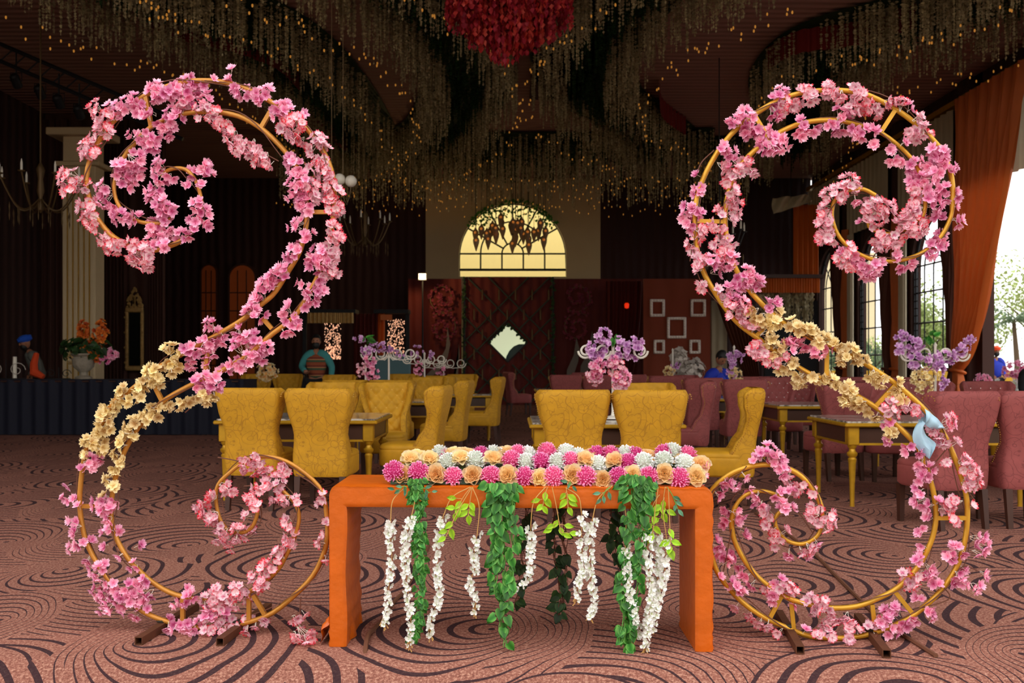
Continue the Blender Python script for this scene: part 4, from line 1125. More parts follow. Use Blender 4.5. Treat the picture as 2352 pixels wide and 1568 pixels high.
# rose
chair('p', 2337, 7.9, 0, 'rose chair seen from behind at the right edge of the photo')
chair('p', 2160, 7.85, 14, 'rose chair seen from behind below the pale blue ribbon')
chair('p', 1912, 11.0, 12, 'rose chair seen from behind beyond the small gold table corner')
chair('p', 1796, 14.4, 184, 'tufted rose chair facing the camera between two gold tables')
chair('p', 2034, 10.9, 178, 'tufted rose chair facing the camera behind the near right gold table')
chair('p', 1700, 13.4, 0, 'rose chair seen from behind left of the tufted rose chair')
chair('p', 1574, 11.9, 80, 'rose chair in profile behind the right mustard pair')
chair('p', 1608, 14.7, 0, 'rose chair seen from behind in front of the man in blue')
chair('p', 1746, 15.6, 180, 'tufted rose chair facing the camera, half hidden left of the gold table')
chair('p', 1845, 15.8, 180, 'tufted rose chair facing the camera behind the sweeping right arch')
chair('p', 1192, 24.5, -75, 'small far rose chair standing by the lattice backdrop')
chair('p', 1298, 18.5, 0, 'far rose chair seen from behind left of the centre candelabra')
chair('p', 1368, 18.7, 0, 'far rose chair seen from behind at the centre candelabra')
chair('p', 1446, 19.0, 0, 'far rose chair seen from behind right of the centre candelabra')
chair('p', 1345, 22.5, 180, 'far tufted rose chair beyond the centre candelabra')
chair('p', 1525, 17.0, 0, 'rose chair seen from behind below the white frames, left')
chair('p', 1572, 17.6, 180, 'rose chair below the white frames, right')
chair('p', 2150, 11.6, 180, 'tufted rose chair behind the near right table, right one')
chair('p', 2090, 14.6, 182, 'rose chair farther back near the big side window')
chair('p', 1965, 15.0, 180, 'rose chair farther back in front of the second side window')
chair('p', 2290, 11.5, 180, 'tufted rose chair beyond the chair at the right edge')

chair('p', 1640, 16.75, 150, 'rose chair in which the man in the blue shirt sits')

# ================================================================ TABLES
def table(x0, x1, y0, y1, label, h=.76):
    cx, cy = (x0 + x1) / 2, (y0 + y1) / 2; W, D = x1 - x0, y1 - y0
    root = thing('dining_table', label, 'table', (cx, cy, 0), group='gold dining tables')
    b = MB(); b.rbox((0, 0, h - .012), (W - .05, D - .05, .02), .004); part('table_top', b, M['marble'], root, False)
    b = MB()
    b.rbox((0, 0, h - .035), (W, D, .035), .01); part('edge_moulding', b, M['goldtable'], root, False)
    for sy in (-1, 1):
        b = MB(); b.box((0, sy * (D / 2 - .07), h - .13), (W - .24, .03, .13)); part('apron', b, M['panelwood'], root, False)
        b = MB(); b.box((0, sy * (D / 2 - .062), h - .205), (W - .2, .03, .02)); part('apron_rail', b, M['goldtable'], root, False)
    for sx in (-1, 1):
        b = MB(); b.box((sx * (W / 2 - .07), 0, h - .13), (.03, D - .24, .13)); part('apron', b, M['panelwood'], root, False)
        b = MB(); b.box((sx * (W / 2 - .062), 0, h - .205), (.03, D - .2, .02)); part('apron_rail', b, M['goldtable'], root, False)
        for sy in (-1, 1):
            b = MB(); x, y = sx * (W / 2 - .09), sy * (D / 2 - .09)
            b.rbox((x, y, h - .13), (.10, .10, .17), .008)
            b.lathe([(.022, 0), (.02, .03), (.024, .2), (.032, .38), (.038, .42), (.028, .435), (.045, .455), (.047, .475), (.03, .49), (.026, .51), (.04, .53), (.042, .545)], (x, y, 0), 14)
            part('leg', b, M['goldtable'], root, 40)
    return root
table(-2.75, -1.24, 9.15, 10.35, 'gold table with pale marble top at the near left, between mustard chairs')
table(.15, 1.5, 8.55, 9.75, 'gold table with marble top behind the pair of mustard chairs')
table(-2.3, -.95, 13.3, 14.4, 'second gold table on the left, carrying the white scroll stand')
table(2.93, 4.6, 8.75, 9.9, 'gold table with turned legs at the near right under the sweeping arch')
table(3.25, 4.6, 12.2, 13.3, 'gold table with turned legs beyond the first rose chair')
table(4.9, 6.2, 9.2, 10.4, 'gold table between the two nearest rose chairs')
table(2.2, 3.4, 14.6, 15.7, 'far gold table among the rose chairs in front of the man in blue')
table(-1.5, -.3, 16.3, 17.0, 'third gold table on the left by the centre aisle')
table(.45, 1.6, 19.6, 20.6, 'far gold table behind the centre candelabra')
table(5.2, 6.5, 12.5, 13.6, 'far gold table near the side windows')

# ================================================================ NAVY BUFFET
y0 = 17.6; x0, x1 = P(0, 0, y0).x - 1.2, P(560, 0, y0).x
root = thing('buffet_table', 'long buffet table covered by a navy blue floor-length cloth', 'table', ((x0 + x1) / 2, y0 + .4, 0))
b = MB(); b.rbox(((x0 + x1) / 2, y0 + .45, .95), (x1 - x0, .9, .03), .01); part('table_top', b, M['darkwood'], root, False, world=True)
b = MB()
loop = [(x0, y0)] + [(x0 + (x1 - x0) * i / 160, y0 + .03 * math.sin(i * .9)) for i in range(161)] + [(x1, y0 + .9), (x0, y0 + .9)]
b.grid(lambda u, v: Vector((loop[int(round(u * (len(loop) - 1)))][0], loop[int(round(u * (len(loop) - 1)))][1], .975 - v * .965)), len(loop) - 1, 2)
b.box(((x0 + x1) / 2, y0 + .45, .975), (x1 - x0 + .02, .92, .012))
part('table_skirt', b, M['navy'], root, True, world=True)
# urn with orange blossoms
def blossom_cloud(g, c, rad, n, s, seed=0, facing=-1):
    rr = random.Random(seed)
    for k in range(n):
        d = Vector((rr.gauss(0, 1), rr.gauss(0, 1) - .4, rr.gauss(0, 1))).normalized(); r_ = rr.uniform(.55, 1)
        q = Vector(c) + Vector((d.x * rad[0], d.y * rad[1], d.z * rad[2])) * r_
        g.merge(BL[rr.randrange(4)], frame_mat(q, d + Vector((0, -.4, 0)), s=s * rr.uniform(.8, 1.2), roll=rr.random() * 6), rr.random())
def leaf_cloud(g, c, rad, n, s, seed=0):
    rr = random.Random(seed)
    for k in range(n):
        d = Vector((rr.gauss(0, 1), rr.gauss(0, 1), rr.gauss(0, 1))).normalized(); r_ = rr.uniform(.3, 1)
        q = Vector(c) + Vector((d.x * rad[0], d.y * rad[1], d.z * rad[2])) * r_
        g.merge(IVYMB, frame_mat(q, d + Vector((0, -.3, .3)), s=s * rr.uniform(.7, 1.3), roll=rr.random() * 6), rr.random())
Yu = 18.1; u = P(192, 874, Yu); zt_ = .985
root = thing('flower_urn', 'stone urn on the buffet with tall orange blossom sprays', 'urn', (u.x, Yu, zt_))
b = MB(); b.lathe([(.14, 0), (.15, .03), (.07, .07), (.07, .12), (.18, .22), (.2, .36), (.17, .40), (.22, .44), (.22, .46)], (u.x, Yu, zt_), 20); part('vase', b, M['urn'], root, world=True)
g = MB(); leaf_cloud(g, (u.x, Yu, zt_ + .55), (.5, .3, .25), 200, .12, 3); part('foliage', g, M['ivydark'], root, False, world=True, kind='stuff')
for (cx_, cy_, r1, r2) in ((193, 765, .10, .28), (230, 765, .13, .26), (200, 800, .14, .18), (212, 815, .2, .12)):
    g = MB(); q = P(cx_, cy_, Yu); blossom_cloud(g, q, (r1, .12, r2), 90, .085, cx_); part('blossom_spray', g, M['orangefl'], root, False, world=True)
for (cx_, cy_, mk) in ((238, 825, 'mum'), (258, 815, 'pink'), (162, 820, 'cream')):
    g = MB(); q = P(cx_, cy_, Yu); blossom_cloud(g, q, (.14, .1, .12), 26, .08, cx_); part('blossom_spray', g, M[mk], root, False, world=True)
def candle(px, ytop, Y, h, z0, label, w_=.035):
    q = P(px, 0, Y).x; root = thing('candle', label, 'candle', (q, Y, z0))
    b = MB(); b.lathe([(w_, 0), (w_, h), (w_ * .7, h + .005)], n=12); part('wax', b, M['ironwhite'], root)
    b = MB(); b.tube([(0, 0, h), (0, 0, h + .03)], .004, 4); part('wick', b, M['iron'], root)
candle(34, 0, 17.9, .40, .985, 'tall white candle on the left end of the buffet')
# chafing scroll work on the buffet
for (px, lab, s_) in ((14, 'white wire scroll stand at the far left of the buffet', 1.2), (135, 'dark wire scroll stand in front of the urn', .7)):
    q = P(px, 0, 17.85).x; root = thing('scroll_stand', lab, 'stand', (q, 17.85, .985))
    for sg in (-1, 1):
        b = MB(); b.tube([(sg * (.05 + .13 * s_ * (1 - i / 20) * math.cos(i * .5) + .12 * s_), 0, .14 * s_ + .12 * s_ * (1 - i / 20) * math.sin(i * .5)) for i in range(18)], .007, 5); part('scroll', b, M['silver'] if px < 50 else M['iron'], root)
    b = MB(); b.tube([(-.3 * s_, 0, .01), (.3 * s_, 0, .01)], .008, 5); b.tube([(0, 0, .01), (0, 0, .3 * s_)], .008, 5); part('rail', b, M['iron'], root)
# mirrors in carved frames on the partition
def mirror(px0, px1, pyt, pyb, Y, label):
    a = P(px0, pyt, Y); c = P(px1, pyb, Y); cx = (a.x + c.x) / 2; W = c.x - a.x; zb_, zt_ = c.z, a.z; H = zt_ - zb_; mh = H * .72
    root = thing('carved_mirror', label, 'mirror', (cx, Y, zb_))
    b = MB(); b.box((cx, Y - .02, zb_ + mh * .52), (W * .62, .03, mh * .86)); part('mirror_glass', b, M['mirror'], root, False, world=True)
    for sx in (-1, 1):
        b = MB(); b.rbox((cx + sx * W * .38, Y - .05, zb_ + mh * .5), (W * .15, .1, mh), .02)
        for k in range(12): b.ball((cx + sx * W * (.40 + .05 * math.sin(k * 2)), Y - .1, zb_ + mh * (k + .5) / 12), W * .06, 6, 4)
        part('frame_side', b, M['oldgold'], root, world=True)
    for z in (zb_ + .05, zb_ + mh): 
        b = MB(); b.rbox((cx, Y - .05, z), (W * .9, .1, .12), .02); part('frame_rail', b, M['oldgold'], root, world=True)
    b = MB(); rr = random.Random(int(px0))
    for k in range(60):                                   # carved crest, a pile of scrolls narrowing upwards
        t = rr.random(); ww = W * .42 * (1 - t) ** .7 * rr.choice((-1, 1)) * rr.uniform(.5, 1)
        b.ball((cx + ww, Y - .06, zb_ + mh + .05 + t * (H - mh - .1)), W * rr.uniform(.04, .08), 6, 4, (1, .6, 1.2))
    for sg in (-1, 1):
        b.tube([(cx + sg * W * (.12 + .22 * math.cos(i * .35) * (1 - i / 22)), Y - .08, zb_ + mh + (H - mh) * (.35 + .25 * math.sin(i * .35))) for i in range(16)], .03, 5)
    part('crest', b, M['oldgold'], root, world=True)
mirror(8, 92, 605, 840, 24.35, 'large ornate gold mirror on the dark wall at the far left')
mirror(288, 334, 658, 850, 24.3, 'narrow ornate gold mirror right of the ivory pillar')
for (xa, xb, lab) in ((60, 148, 'dark brown drape left of the ivory pillar'), (236, 288, 'brown drape between the ivory pillar and the narrow mirror'), (336, 376, 'brown drape right of the narrow mirror')):
    a = P(xa, 300, 24.2); c = P(xb, 300, 24.2); b = MB()
    b.grid(lambda u, v: Vector((a.x + (c.x - a.x) * u, 24.3 + .05 * math.sin(u * 40), 7.2 * (1 - v) + .02)), 48, 4); solo('drape', b, M['brownwall'], lab, 'curtain', (a.x, 24.3, .02))

# ================================================================ CHANDELIERS
def chandelier(px, py, Y, rad, n, m, label):
    c = P(px, py, Y); root = thing('chandelier', label, 'chandelier', c)
    b = MB(); b.tube([(0, 0, .2), (0, 0, ZC - c.z)], .012, 5); part('chain', b, m, root)
    b = MB(); b.lathe([(.01, -.45), (.05, -.4), (.03, -.2), (.06, -.1), (.04, .1), (.07, .25), (.02, .35)], n=10); part('body', b, m, root)
    for k in range(n):
        a = 2 * PI * k / n; ca, sa = math.cos(a), math.sin(a); b = MB()
        b.tube([(ca * rad * t, sa * rad * t, -.2 - .35 * math.sin(PI * t) + .3 * t) for t in [i / 12 for i in range(13)]], .014, 5)
        b.lathe([(.05, .1), (.06, .12)], (ca * rad, sa * rad, 0), 8)
        arm = part('arm', b, m, root)
        b = MB(); b.lathe([(.018, .12), (.018, .24), (.004, .3)], (ca * rad, sa * rad, 0), 6); part('candle', b, M['ironwhite'], arm)
    for k in range(n * 2):
        a = 2 * PI * k / (n * 2); b = MB(); rr_ = rad * (.55 + .4 * (k % 2))
        b.lathe([(.002, -.45), (.014, -.52), (.004, -.6), (.012, -.66), (.002, -.74)], (math.cos(a) * rr_, math.sin(a) * rr_, .1), 5); part('crystal_drop', b, M['dimgold'], root)
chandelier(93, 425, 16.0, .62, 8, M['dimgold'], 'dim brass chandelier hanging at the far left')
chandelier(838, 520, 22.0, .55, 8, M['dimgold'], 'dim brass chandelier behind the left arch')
chandelier(1652, 545, 20.0, .5, 8, M['iron'], 'dark chandelier behind the inside of the right arch')
for (px, py, lab) in ((806, 416, 'white globe lamp on a curved arm, right one near the left arch'), (780, 412, 'white globe lamp, left one near the left arch')):
    c = P(px, py, 12.6); root = thing('globe_lamp', lab, 'lamp', c)
    b = MB(); b.ball((0, 0, 0), .075, 12, 8); part('globe', b, M['ironwhite'], root)
    b = MB(); b.tube([(0, 0, -.07), (-.02, 0, -.2), (-.05, 0, -.30), (-.1, 0, -.2), (-.1, 0, 0), (-.1, 0, ZC - c.z)], .005, 5); part('arm', b, M['dimgold'], root)
for (px, py) in ((37, 187), (92, 212), (135, 234), (182, 258)):
    c = P(px, py, 17.5); root = thing('spot_light', 'black stage spot light on the upper left truss, %s' % {37: 'leftmost', 92: 'second', 135: 'third', 182: 'rightmost, above the pillar'}[px], 'lamp', c, group='spot lights on the upper left truss')
    b = MB(); b.lathe([(.06, -.12), (.08, -.1), (.08, .1), (.05, .13)], n=10, axis=Matrix.Rotation(.8, 3, 'X')); part('lamp_housing', b, M['iron'], root)
    b = MB(); b.tube([(0, 0, .1), (0, 0, .5)], .015, 5); b.tube([(-.1, 0, 0), (-.1, 0, .15), (.1, 0, .15), (.1, 0, 0)], .01, 4); part('bracket', b, M['iron'], root)
a, c = P(0, 140, 17.5), P(420, 320, 17.5)
b = MB(); b.tube([a, c], .04, 6); b.tube([a + Vector((0, 0, .3)), c + Vector((0, 0, .3))], .04, 6)
for i in range(14): p = a.lerp(c, i / 14); q = a.lerp(c, (i + 1) / 14) + Vector((0, 0, .3)); b.tube([p, q], .015, 4)
solo('lighting_truss', b, M['iron'], 'dark slanted lighting truss at the upper left', 'truss', a)

# ================================================================ PEOPLE
def skin_obj(name, J, E, m, parent, lvl=1):
    """J: {key:(pos,radius)} E: edges, first key is the root"""
    keys = list(J); me = bpy.data.meshes.new(name)
    me.from_pydata([J[k][0] for k in keys], [(keys.index(a), keys.index(b_)) for a, b_ in E], [])
    o = mkobj(name, me, parent); md = o.modifiers.new('skin', 'SKIN'); md.use_smooth_shade = True
    for i, k in enumerate(keys):
        r_ = J[k][1]; r_ = r_ if isinstance(r_, tuple) else (r_, r_); me.skin_vertices[0].data[i].radius = r_
        me.skin_vertices[0].data[i].use_root = (i == 0)
    s_ = o.modifiers.new('sub', 'SUBSURF'); s_.levels = lvl; s_.render_levels = lvl
    me.materials.append(m); return o
def head(parent, c, r=.105, pitch=0, yaw=0, hair=None, beard=False, turban=None):
    rot = Matrix.Translation(c) @ Matrix.Rotation(yaw, 4, 'Z') @ Matrix.Rotation(pitch, 4, 'X')
    def tr(b): b.v = [tuple(rot @ Vector(v)) for v in b.v]; return b
    b = MB(); b.ball((0, 0, 0), r, 16, 12, (.78, .92, 1.12)); b.ball((0, -r * .3, -r * .5), r * .62, 12, 8, (.85, .9, .9))
    b.lathe([(.012, -.02), (.016, .0), (.008, .02), (.004, .03)], (0, -r * .95, -.01), 8)
    for s_ in (-1, 1): b.ball((s_ * r * .80, 0, -.01), .022, 8, 6, (.4, .8, 1.3))
    h = part('head', tr(b), M['skin'], parent)
    for s_ in (-1, 1): b = MB(); b.ball((s_ * .032, -r * .83, .012), .012, 8, 6, (1.2, .6, .7)); part('eye', tr(b), M['black'], h)
    b = MB(); b.ball((0, -r * .86, -.055), .02, 8, 6, (1.2, .5, .35)); part('mouth', tr(b), mat('lips', srgb(120, 60, 52)), h)
    if hair: b = MB(); b.ball((0, .012, .025), r * 1.06, 14, 8, (.80, .95, 1.08)); b.v = [v if not (v[1] < -.045 and v[2] < .05) else (v[0] * .8, -.04, v[2]) for v in b.v]; part('hair', tr(b), M['black'], h)
    if beard: b = MB(); b.ball((0, -r * .42, -r * .68), r * .74, 12, 8, (.95, .85, 1.0)); part('beard', tr(b), M['black'], h)
    if turban:
        b = MB(); b.ball((0, .015, r * .66), r * 1.22, 14, 8, (.95, 1.05, .62))
        for k in range(5): b.tube([(r * 1.08 * math.cos(a), .015 + r * 1.18 * math.sin(a), r * (.40 + .12 * k) + .02 * math.cos(a * 1 + k)) for a in [i * 2 * PI / 16 for i in range(17)]], r * .14, 5)
        part('turban', tr(b), turban, h)
    return h
def hand(parent, c, d=(0, 0, -1), side=1):
    d = Vector(d).normalized(); c = Vector(c); x = Vector((1, 0, 0)) if abs(d.x) < .8 else Vector((0, 0, 1)); x = (x - d * x.dot(d)).normalized()
    b = MB(); b.rbox(c + d * .04, (.075, .03, .074), .012, Matrix((x, x.cross(d), d)).transposed().to_3x3() if False else None)
    for i, L in enumerate((.06, .072, .068, .052)):
        o = c + d * .08 + x * (-.03 + .02 * i); b.tube([o, o + d * L * .5, o + d * L + Vector((0, -.015, 0))], [.009, .0085, .006], 6)
    o = c + d * .02 + x * .04 * side; b.tube([o, o + x * .02 * side + d * .03, o + x * .02 * side + d * .055], [.011, .01, .007], 6)
    part('hand', b, M['skin'], parent)
def person(label, loc, rz, top, sleeve, legs, sit=False, lean=0.0, arms=None, **hd):
    root = thing('person', label, 'person', loc, rz)
    hz = .62 if sit else .95
    def L(x, y, z): return (x, y - lean * (z - hz), z - .25 * lean * lean * max(0, z - hz))
    tor = {'pelvis': (L(0, 0, hz), (.15, .11)), 'waist': (L(0, 0, hz + .16), (.14, .10)), 'chest': (L(0, 0, hz + .38), (.17, .115)), 'neckb': (L(0, 0, hz + .54), (.075, .07)), 'neck': (L(0, -.01, hz + .62), .052)}
    for s_, n in ((-1, 'l'), (1, 'r')):
        tor['sh' + n] = (L(s_ * .17, 0, hz + .47), .065)
        A = (arms or {}).get(n) or [(s_ * .22, .0, hz + .2), (s_ * .16, -.16, hz + .08)]
        tor['el' + n] = (L(*A[0]), .045); tor['wr' + n] = (L(*A[1]), .032)
        if sit: tor['hp' + n] = ((s_ * .1, -.05, hz), .074); tor['kn' + n] = ((s_ * .12, -.46, hz - .06), .06); tor['an' + n] = ((s_ * .12, -.45, .08), .042); tor['ft' + n] = ((s_ * .12, -.6, .04), .035)
        else: tor['hp' + n] = ((s_ * .1, 0, hz - .06), .074); tor['kn' + n] = ((s_ * .11, -.01, .5), .06); tor['an' + n] = ((s_ * .11, .02, .078), .042); tor['ft' + n] = ((s_ * .12, -.13, .04), .035)
    E = [('pelvis', 'waist'), ('waist', 'chest'), ('chest', 'neckb'), ('neckb', 'neck')]
    for n in 'lr': E += [('chest', 'sh' + n), ('sh' + n, 'el' + n), ('el' + n, 'wr' + n), ('pelvis', 'hp' + n), ('hp' + n, 'kn' + n), ('kn' + n, 'an' + n), ('an' + n, 'ft' + n)]
    skin_obj('body', tor, E, M['skin'], root)
    gr = lambda k, d: (tor[k][0], tuple(r_ + d for r_ in (tor[k][1] if isinstance(tor[k][1], tuple) else (tor[k][1],) * 2)))
    skin_obj('shirt', {k: gr(k, {'shl': .05, 'shr': .05, 'neckb': .045}.get(k, .036)) for k in ('pelvis', 'waist', 'chest', 'neckb', 'shl', 'shr')}, [('pelvis', 'waist'), ('waist', 'chest'), ('chest', 'neckb'), ('chest', 'shl'), ('chest', 'shr'), ('neckb', 'shl'), ('neckb', 'shr')][:5], top, root)
    skin_obj('trousers', {k: gr(k, .03) for k in ('pelvis', 'hpl', 'hpr', 'knl', 'knr', 'anl', 'anr')}, [('pelvis', 'hpl'), ('pelvis', 'hpr'), ('hpl', 'knl'), ('hpr', 'knr'), ('knl', 'anl'), ('knr', 'anr')], legs, root)
    for n in 'lr':
        skin_obj('sleeve', {k: gr(k, .045 if k[:2] in ('sh', 'ne') else .022) for k in ('neckb', 'sh' + n, 'el' + n, 'wr' + n)}, [('neckb', 'sh' + n), ('sh' + n, 'el' + n), ('el' + n, 'wr' + n)], sleeve, root)
        w_ = Vector(tor['wr' + n][0]); e_ = Vector(tor['el' + n][0]); hand(root, w_, w_ - e_, -1 if n == 'r' else 1)
    hp = L(0, -.02, hz + .745); head(root, hp, **hd); return root
q = P(727, 0, 19.3)
person('bearded man in a black cap, striped vest and teal sleeves standing at the back left', (q.x, 19.3, 0), 0, M['vest'], M['teal'], M['blackcloth'], arms={'l': [(-.3, 0, 1.2), (-.18, -.2, 1.12)], 'r': [(.3, .02, 1.2), (.28, -.02, .95)]}, hair=True, beard=True)
q = P(1638, 0, 16.6)
person('man in a royal blue shirt bending his head down behind the rose chairs', (q.x, 16.6, 0), .5, M['bluecloth'], M['bluecloth'], M['blackcloth'], sit=True, lean=.25, pitch=.7, hair=True)
q = P(96, 0, 19.4)
person('man in a blue turban and grey clothes with an orange scarf behind the buffet', (q.x, 19.4, 0), -.9, M['greycloth'], M['greycloth'], M['blackcloth'], sit=False, lean=.38, pitch=.3, beard=True, turban=M['turban'])
b = MB(); b.tube([P(84, 812, 19.15), P(78, 835, 19.05), P(78, 855, 19.0), P(100, 866, 19.0)], [.05, .07, .09, .05], 8); solo('scarf', b, M['orangecloth'], 'orange scarf worn by the man in the blue turban', 'scarf', P(84, 812, 19.15))
q = P(2287, 0, 27.0)
person('distant person in blue with a red turban out in the garden', (q.x, 27.0, -.1), 0, M['bluecloth'], M['bluecloth'], M['blackcloth'], beard=True, turban=M['orangecloth'])
q = P(2356, 0, 16.0)
person('person in black partly cut off by the right edge of the photo', (q.x + .1, 16.0, 0), .4, M['blackcloth'], M['blackcloth'], M['blackcloth'], sit=True, hair=True)

# ================================================================ CANDELABRA WITH ORCHIDS
def scroll_pts(cx, cz, r, sg, turns=1.35, y=0):
    return [(cx + sg * r * (1 - .55 * i / 22) * math.cos(PI + i / 22 * turns * 2 * PI), y, cz + r * (1 - .55 * i / 22) * math.sin(PI + i / 22 * turns * 2 * PI)) for i in range(23)]
def candelabra(px, Y, zt, r, label, clouds, z0=.765, scale=1.0, single=0, arms=True):
    x = P(px, 0, Y).x; root = thing('scroll_candelabra', label, 'candelabra', (x, Y, z0))
    T_ = zt - z0
    b = MB(); b.lathe([(.09, 0), (.085, .012), (.02, .03), (.014, .06), (.014, T_), (.02, T_ + .02), (.004, T_ + .05)], n=10); part('pole', b, M['ironwhite'], root)
    for sg in ((-1, 1) if arms else ()):
        for k in (0, 1):
            cx = sg * (r * 1.3 + k * r * 2.25); b = MB(); b.tube(scroll_pts(cx, T_ - r * .9, r, -sg if k else sg), .009 * scale + .002, 6); part('scroll_arm', b, M['ironwhite'], root)
            b = MB(); b.tube([(sg * .0, 0, T_ - r * 1.2), (cx * .5, 0, T_ - r * 1.9), (cx, 0, T_ - r * 1.75)], .007 * scale, 5); part('arm_rail', b, M['ironwhite'], root)
    for n, (mk, cx_, cy_, rx, rz_, cnt, s_) in enumerate(clouds):
        s_ *= .8; cnt = int(cnt * 1.35); rx *= 1.08; rz_ *= 1.08
        c = P(cx_, cy_, Y - .04); k = Y / F
        g = MB(); rr = random.Random(n + int(px))
        nm = {'purple': 'orchid', 'pink': 'blossom', 'redtip': 'blossom', 'cream': 'blossom', 'white': 'blossom'}.get(mk, 'leaf')
        for i in range(cnt):
            a = rr.random() * 2 * PI; q_ = math.sqrt(rr.random()); d = Vector((math.cos(a) * q_, -.8, math.sin(a) * q_))
            pos = c + Vector((math.cos(a) * q_ * rx * k, rr.uniform(-.06, .06), math.sin(a) * q_ * rz_ * k))
            mm = frame_mat(pos - Vector((x, Y, z0)), d, s=s_ * rr.uniform(.8, 1.2), roll=rr.random() * 6)
            if (i < single or cnt < 26 or mk == 'purple') and mk in BM: mkobj(nm, BM[mk][rr.randrange(4)], root, mm)
            else: g.merge(BL[rr.randrange(4)] if mk in BM else IVYMB, mm, rr.random())
        if g.v: part(nm + '_cluster', g, M[mk], root, False)
    return root
candelabra(1408, 9.1, P(0, 790, 9.1).z, .07, 'white scroll candelabra with purple orchids and two hanging pink garlands on the centre table', [
    ('purple', 1385, 770, 16, 14, 12, .074), ('purple', 1372, 795, 24, 18, 18, .074), ('purple', 1425, 800, 30, 24, 20, .074), ('purple', 1455, 800, 20, 22, 14, .074), ('purple', 1465, 785, 8, 12, 5, .08), ('purple', 1368, 812, 20, 10, 8, .08),
    ('pink', 1372, 845, 14, 26, 26, .07), ('redtip', 1366, 860, 16, 20, 20, .07), ('pink', 1408, 832, 10, 14, 12, .07), ('redtip', 1418, 850, 16, 22, 26, .07), ('pink', 1428, 872, 18, 20, 30, .07), ('redtip', 1428, 885, 15, 12, 14, .07),
    ('ivy', 1415, 780, 8, 6, 3, .08)], single=14)
candelabra(2148, 9.8, P(0, 797, 9.8).z, .075, 'white scroll candelabra with spreading purple orchids on the right near the side windows', [
    ('purple', 2075, 772, 14, 10, 8, .078), ('purple', 2100, 785, 22, 16, 16, .078), ('purple', 2080, 802, 20, 12, 12, .078), ('purple', 2120, 830, 34, 16, 22, .08), ('purple', 2175, 820, 26, 14, 14, .08), ('purple', 2205, 795, 20, 18, 12, .078), ('purple', 2225, 778, 10, 10, 6, .074), ('purple', 2160, 850, 12, 24, 14, .075), ('purple', 2165, 880, 8, 14, 6, .07),
    ('cream', 2125, 865, 26, 18, 30, .07), ('cream', 2125, 890, 16, 14, 16, .07), ('ivy', 2145, 780, 6, 12, 5, .1)], single=14)
candelabra(893, 13.8, P(0, 800, 13.8).z, .085, 'white scroll candelabra on the second left table, bare arms with pale orchids', [
    ('purple', 878, 795, 18, 12, 12, .078), ('purple', 905, 800, 14, 8, 8, .074), ('purple', 920, 815, 8, 8, 3, .074)], single=6)
candelabra(840, 13.4, P(0, 800, 13.4).z, .05, 'slender stand left of the bare scroll candelabra, wrapped in pink and lilac blossoms', [
    ('purple', 825, 778, 12, 6, 7, .078), ('purple', 845, 800, 18, 14, 14, .078), ('pink', 850, 830, 12, 14, 16, .08), ('pink', 855, 857, 14, 14, 18, .08), ('white', 830, 850, 6, 26, 0, .06), ('redtip', 828, 850, 8, 20, 14, .07), ('ivy', 845, 783, 7, 6, 3, .12)], single=6, arms=False)
candelabra(975, 16.6, P(0, 815, 16.6).z, .08, 'dim scroll candelabra with a few lilac orchids on the third left table', [('purple', 958, 808, 12, 12, 9, .078), ('pink', 962, 845, 10, 14, 12, .08), ('purple', 990, 812, 8, 12, 5, .078)])
candelabra(1019, 20.3, P(0, 824, 20.3).z, .1, 'smallest dim scroll candelabra before the maroon panel', [('pink', 1010, 850, 14, 10, 8, .1)], z0=.01)
candelabra(1686, 15.1, P(0, 800, 15.1).z, .05, 'stand of lilac and cream flowers beside the man in blue', [('purple', 1688, 822, 16, 14, 26, .078), ('purple', 1680, 850, 8, 20, 14, .074), ('cream', 1690, 865, 14, 18, 26, .08), ('purple', 1705, 812, 6, 6, 3, .078)], arms=False)
candelabra(1545, 17.8, P(0, 806, 17.8).z, .05, 'pale silver and cream flower stand below the white frames', [('white', 1545, 815, 12, 12, 0, .1), ('cream', 1538, 855, 10, 12, 14, .1), ('purple', 1552, 838, 8, 10, 8, .078)], z0=.01, arms=False)
g = MB(); leaf_cloud(g, P(1560, 820, 20.0), (.18, .12, .22), 120, .12, 5); leaf_cloud(g, P(1590, 850, 20.0), (.28, .15, .25), 200, .12, 6); leaf_cloud(g, P(1570, 870, 20.0), (.4, .2, .3), 260, .12, 8)
g.box((P(1575, 0, 20).x, 20.0, .45), (.5, .3, .9)); solo('silver_foliage_stand', g, M['silver'], 'heap of silvery grey foliage standing below the white frames', 'decoration', (P(1575, 0, 20).x, 20, 0), kind='stuff')
# small floral centrepiece far left and white table chairs strip
q = P(612, 855, 18.6); g = MB(); blossom_cloud(g, q, (.2, .15, .18), 60, .1, 4)
solo('table_bouquet', g, M['rose'], 'small dim peach bouquet in front of the far mustard chairs', 'flowers', q, kind='stuff')
for (px, py, rx, mk, lab) in ((2255, 880, .16, 'pink', 'pink blossoms standing in the garden doorway, left'), (2335, 850, .3, 'pink', 'tall pink blossoms at the right edge of the garden doorway'), (2308, 893, .25, 'white', 'low white flowers in the garden doorway')):
    q = P(px, py, 16.5); root = thing('garden_bouquet', lab, 'flowers', (q.x, 16.5, 0)); g = MB(); blossom_cloud(g, q, (rx, .15, .16), 50, .09, px); part('blossoms', g, M[mk], root, False, world=True, kind='stuff')
    b = MB(); b.lathe([(.12, 0), (.02, .03), (.02, q.z - .1), (.08, q.z - .05)], n=8); part('stand', b, M['ironwhite'], root)
for i in range(4): candle(2272 + i * 9, 0, 15.4 + .1 * i, .12 + .05 * (i % 2), .78, 'thin white candle in the garden doorway, %s' % ['leftmost', 'second', 'third', 'rightmost'][i], .014)
table(7.1, 8.2, 15.1, 16.0, 'white-laid table near the garden doorway at the right edge')

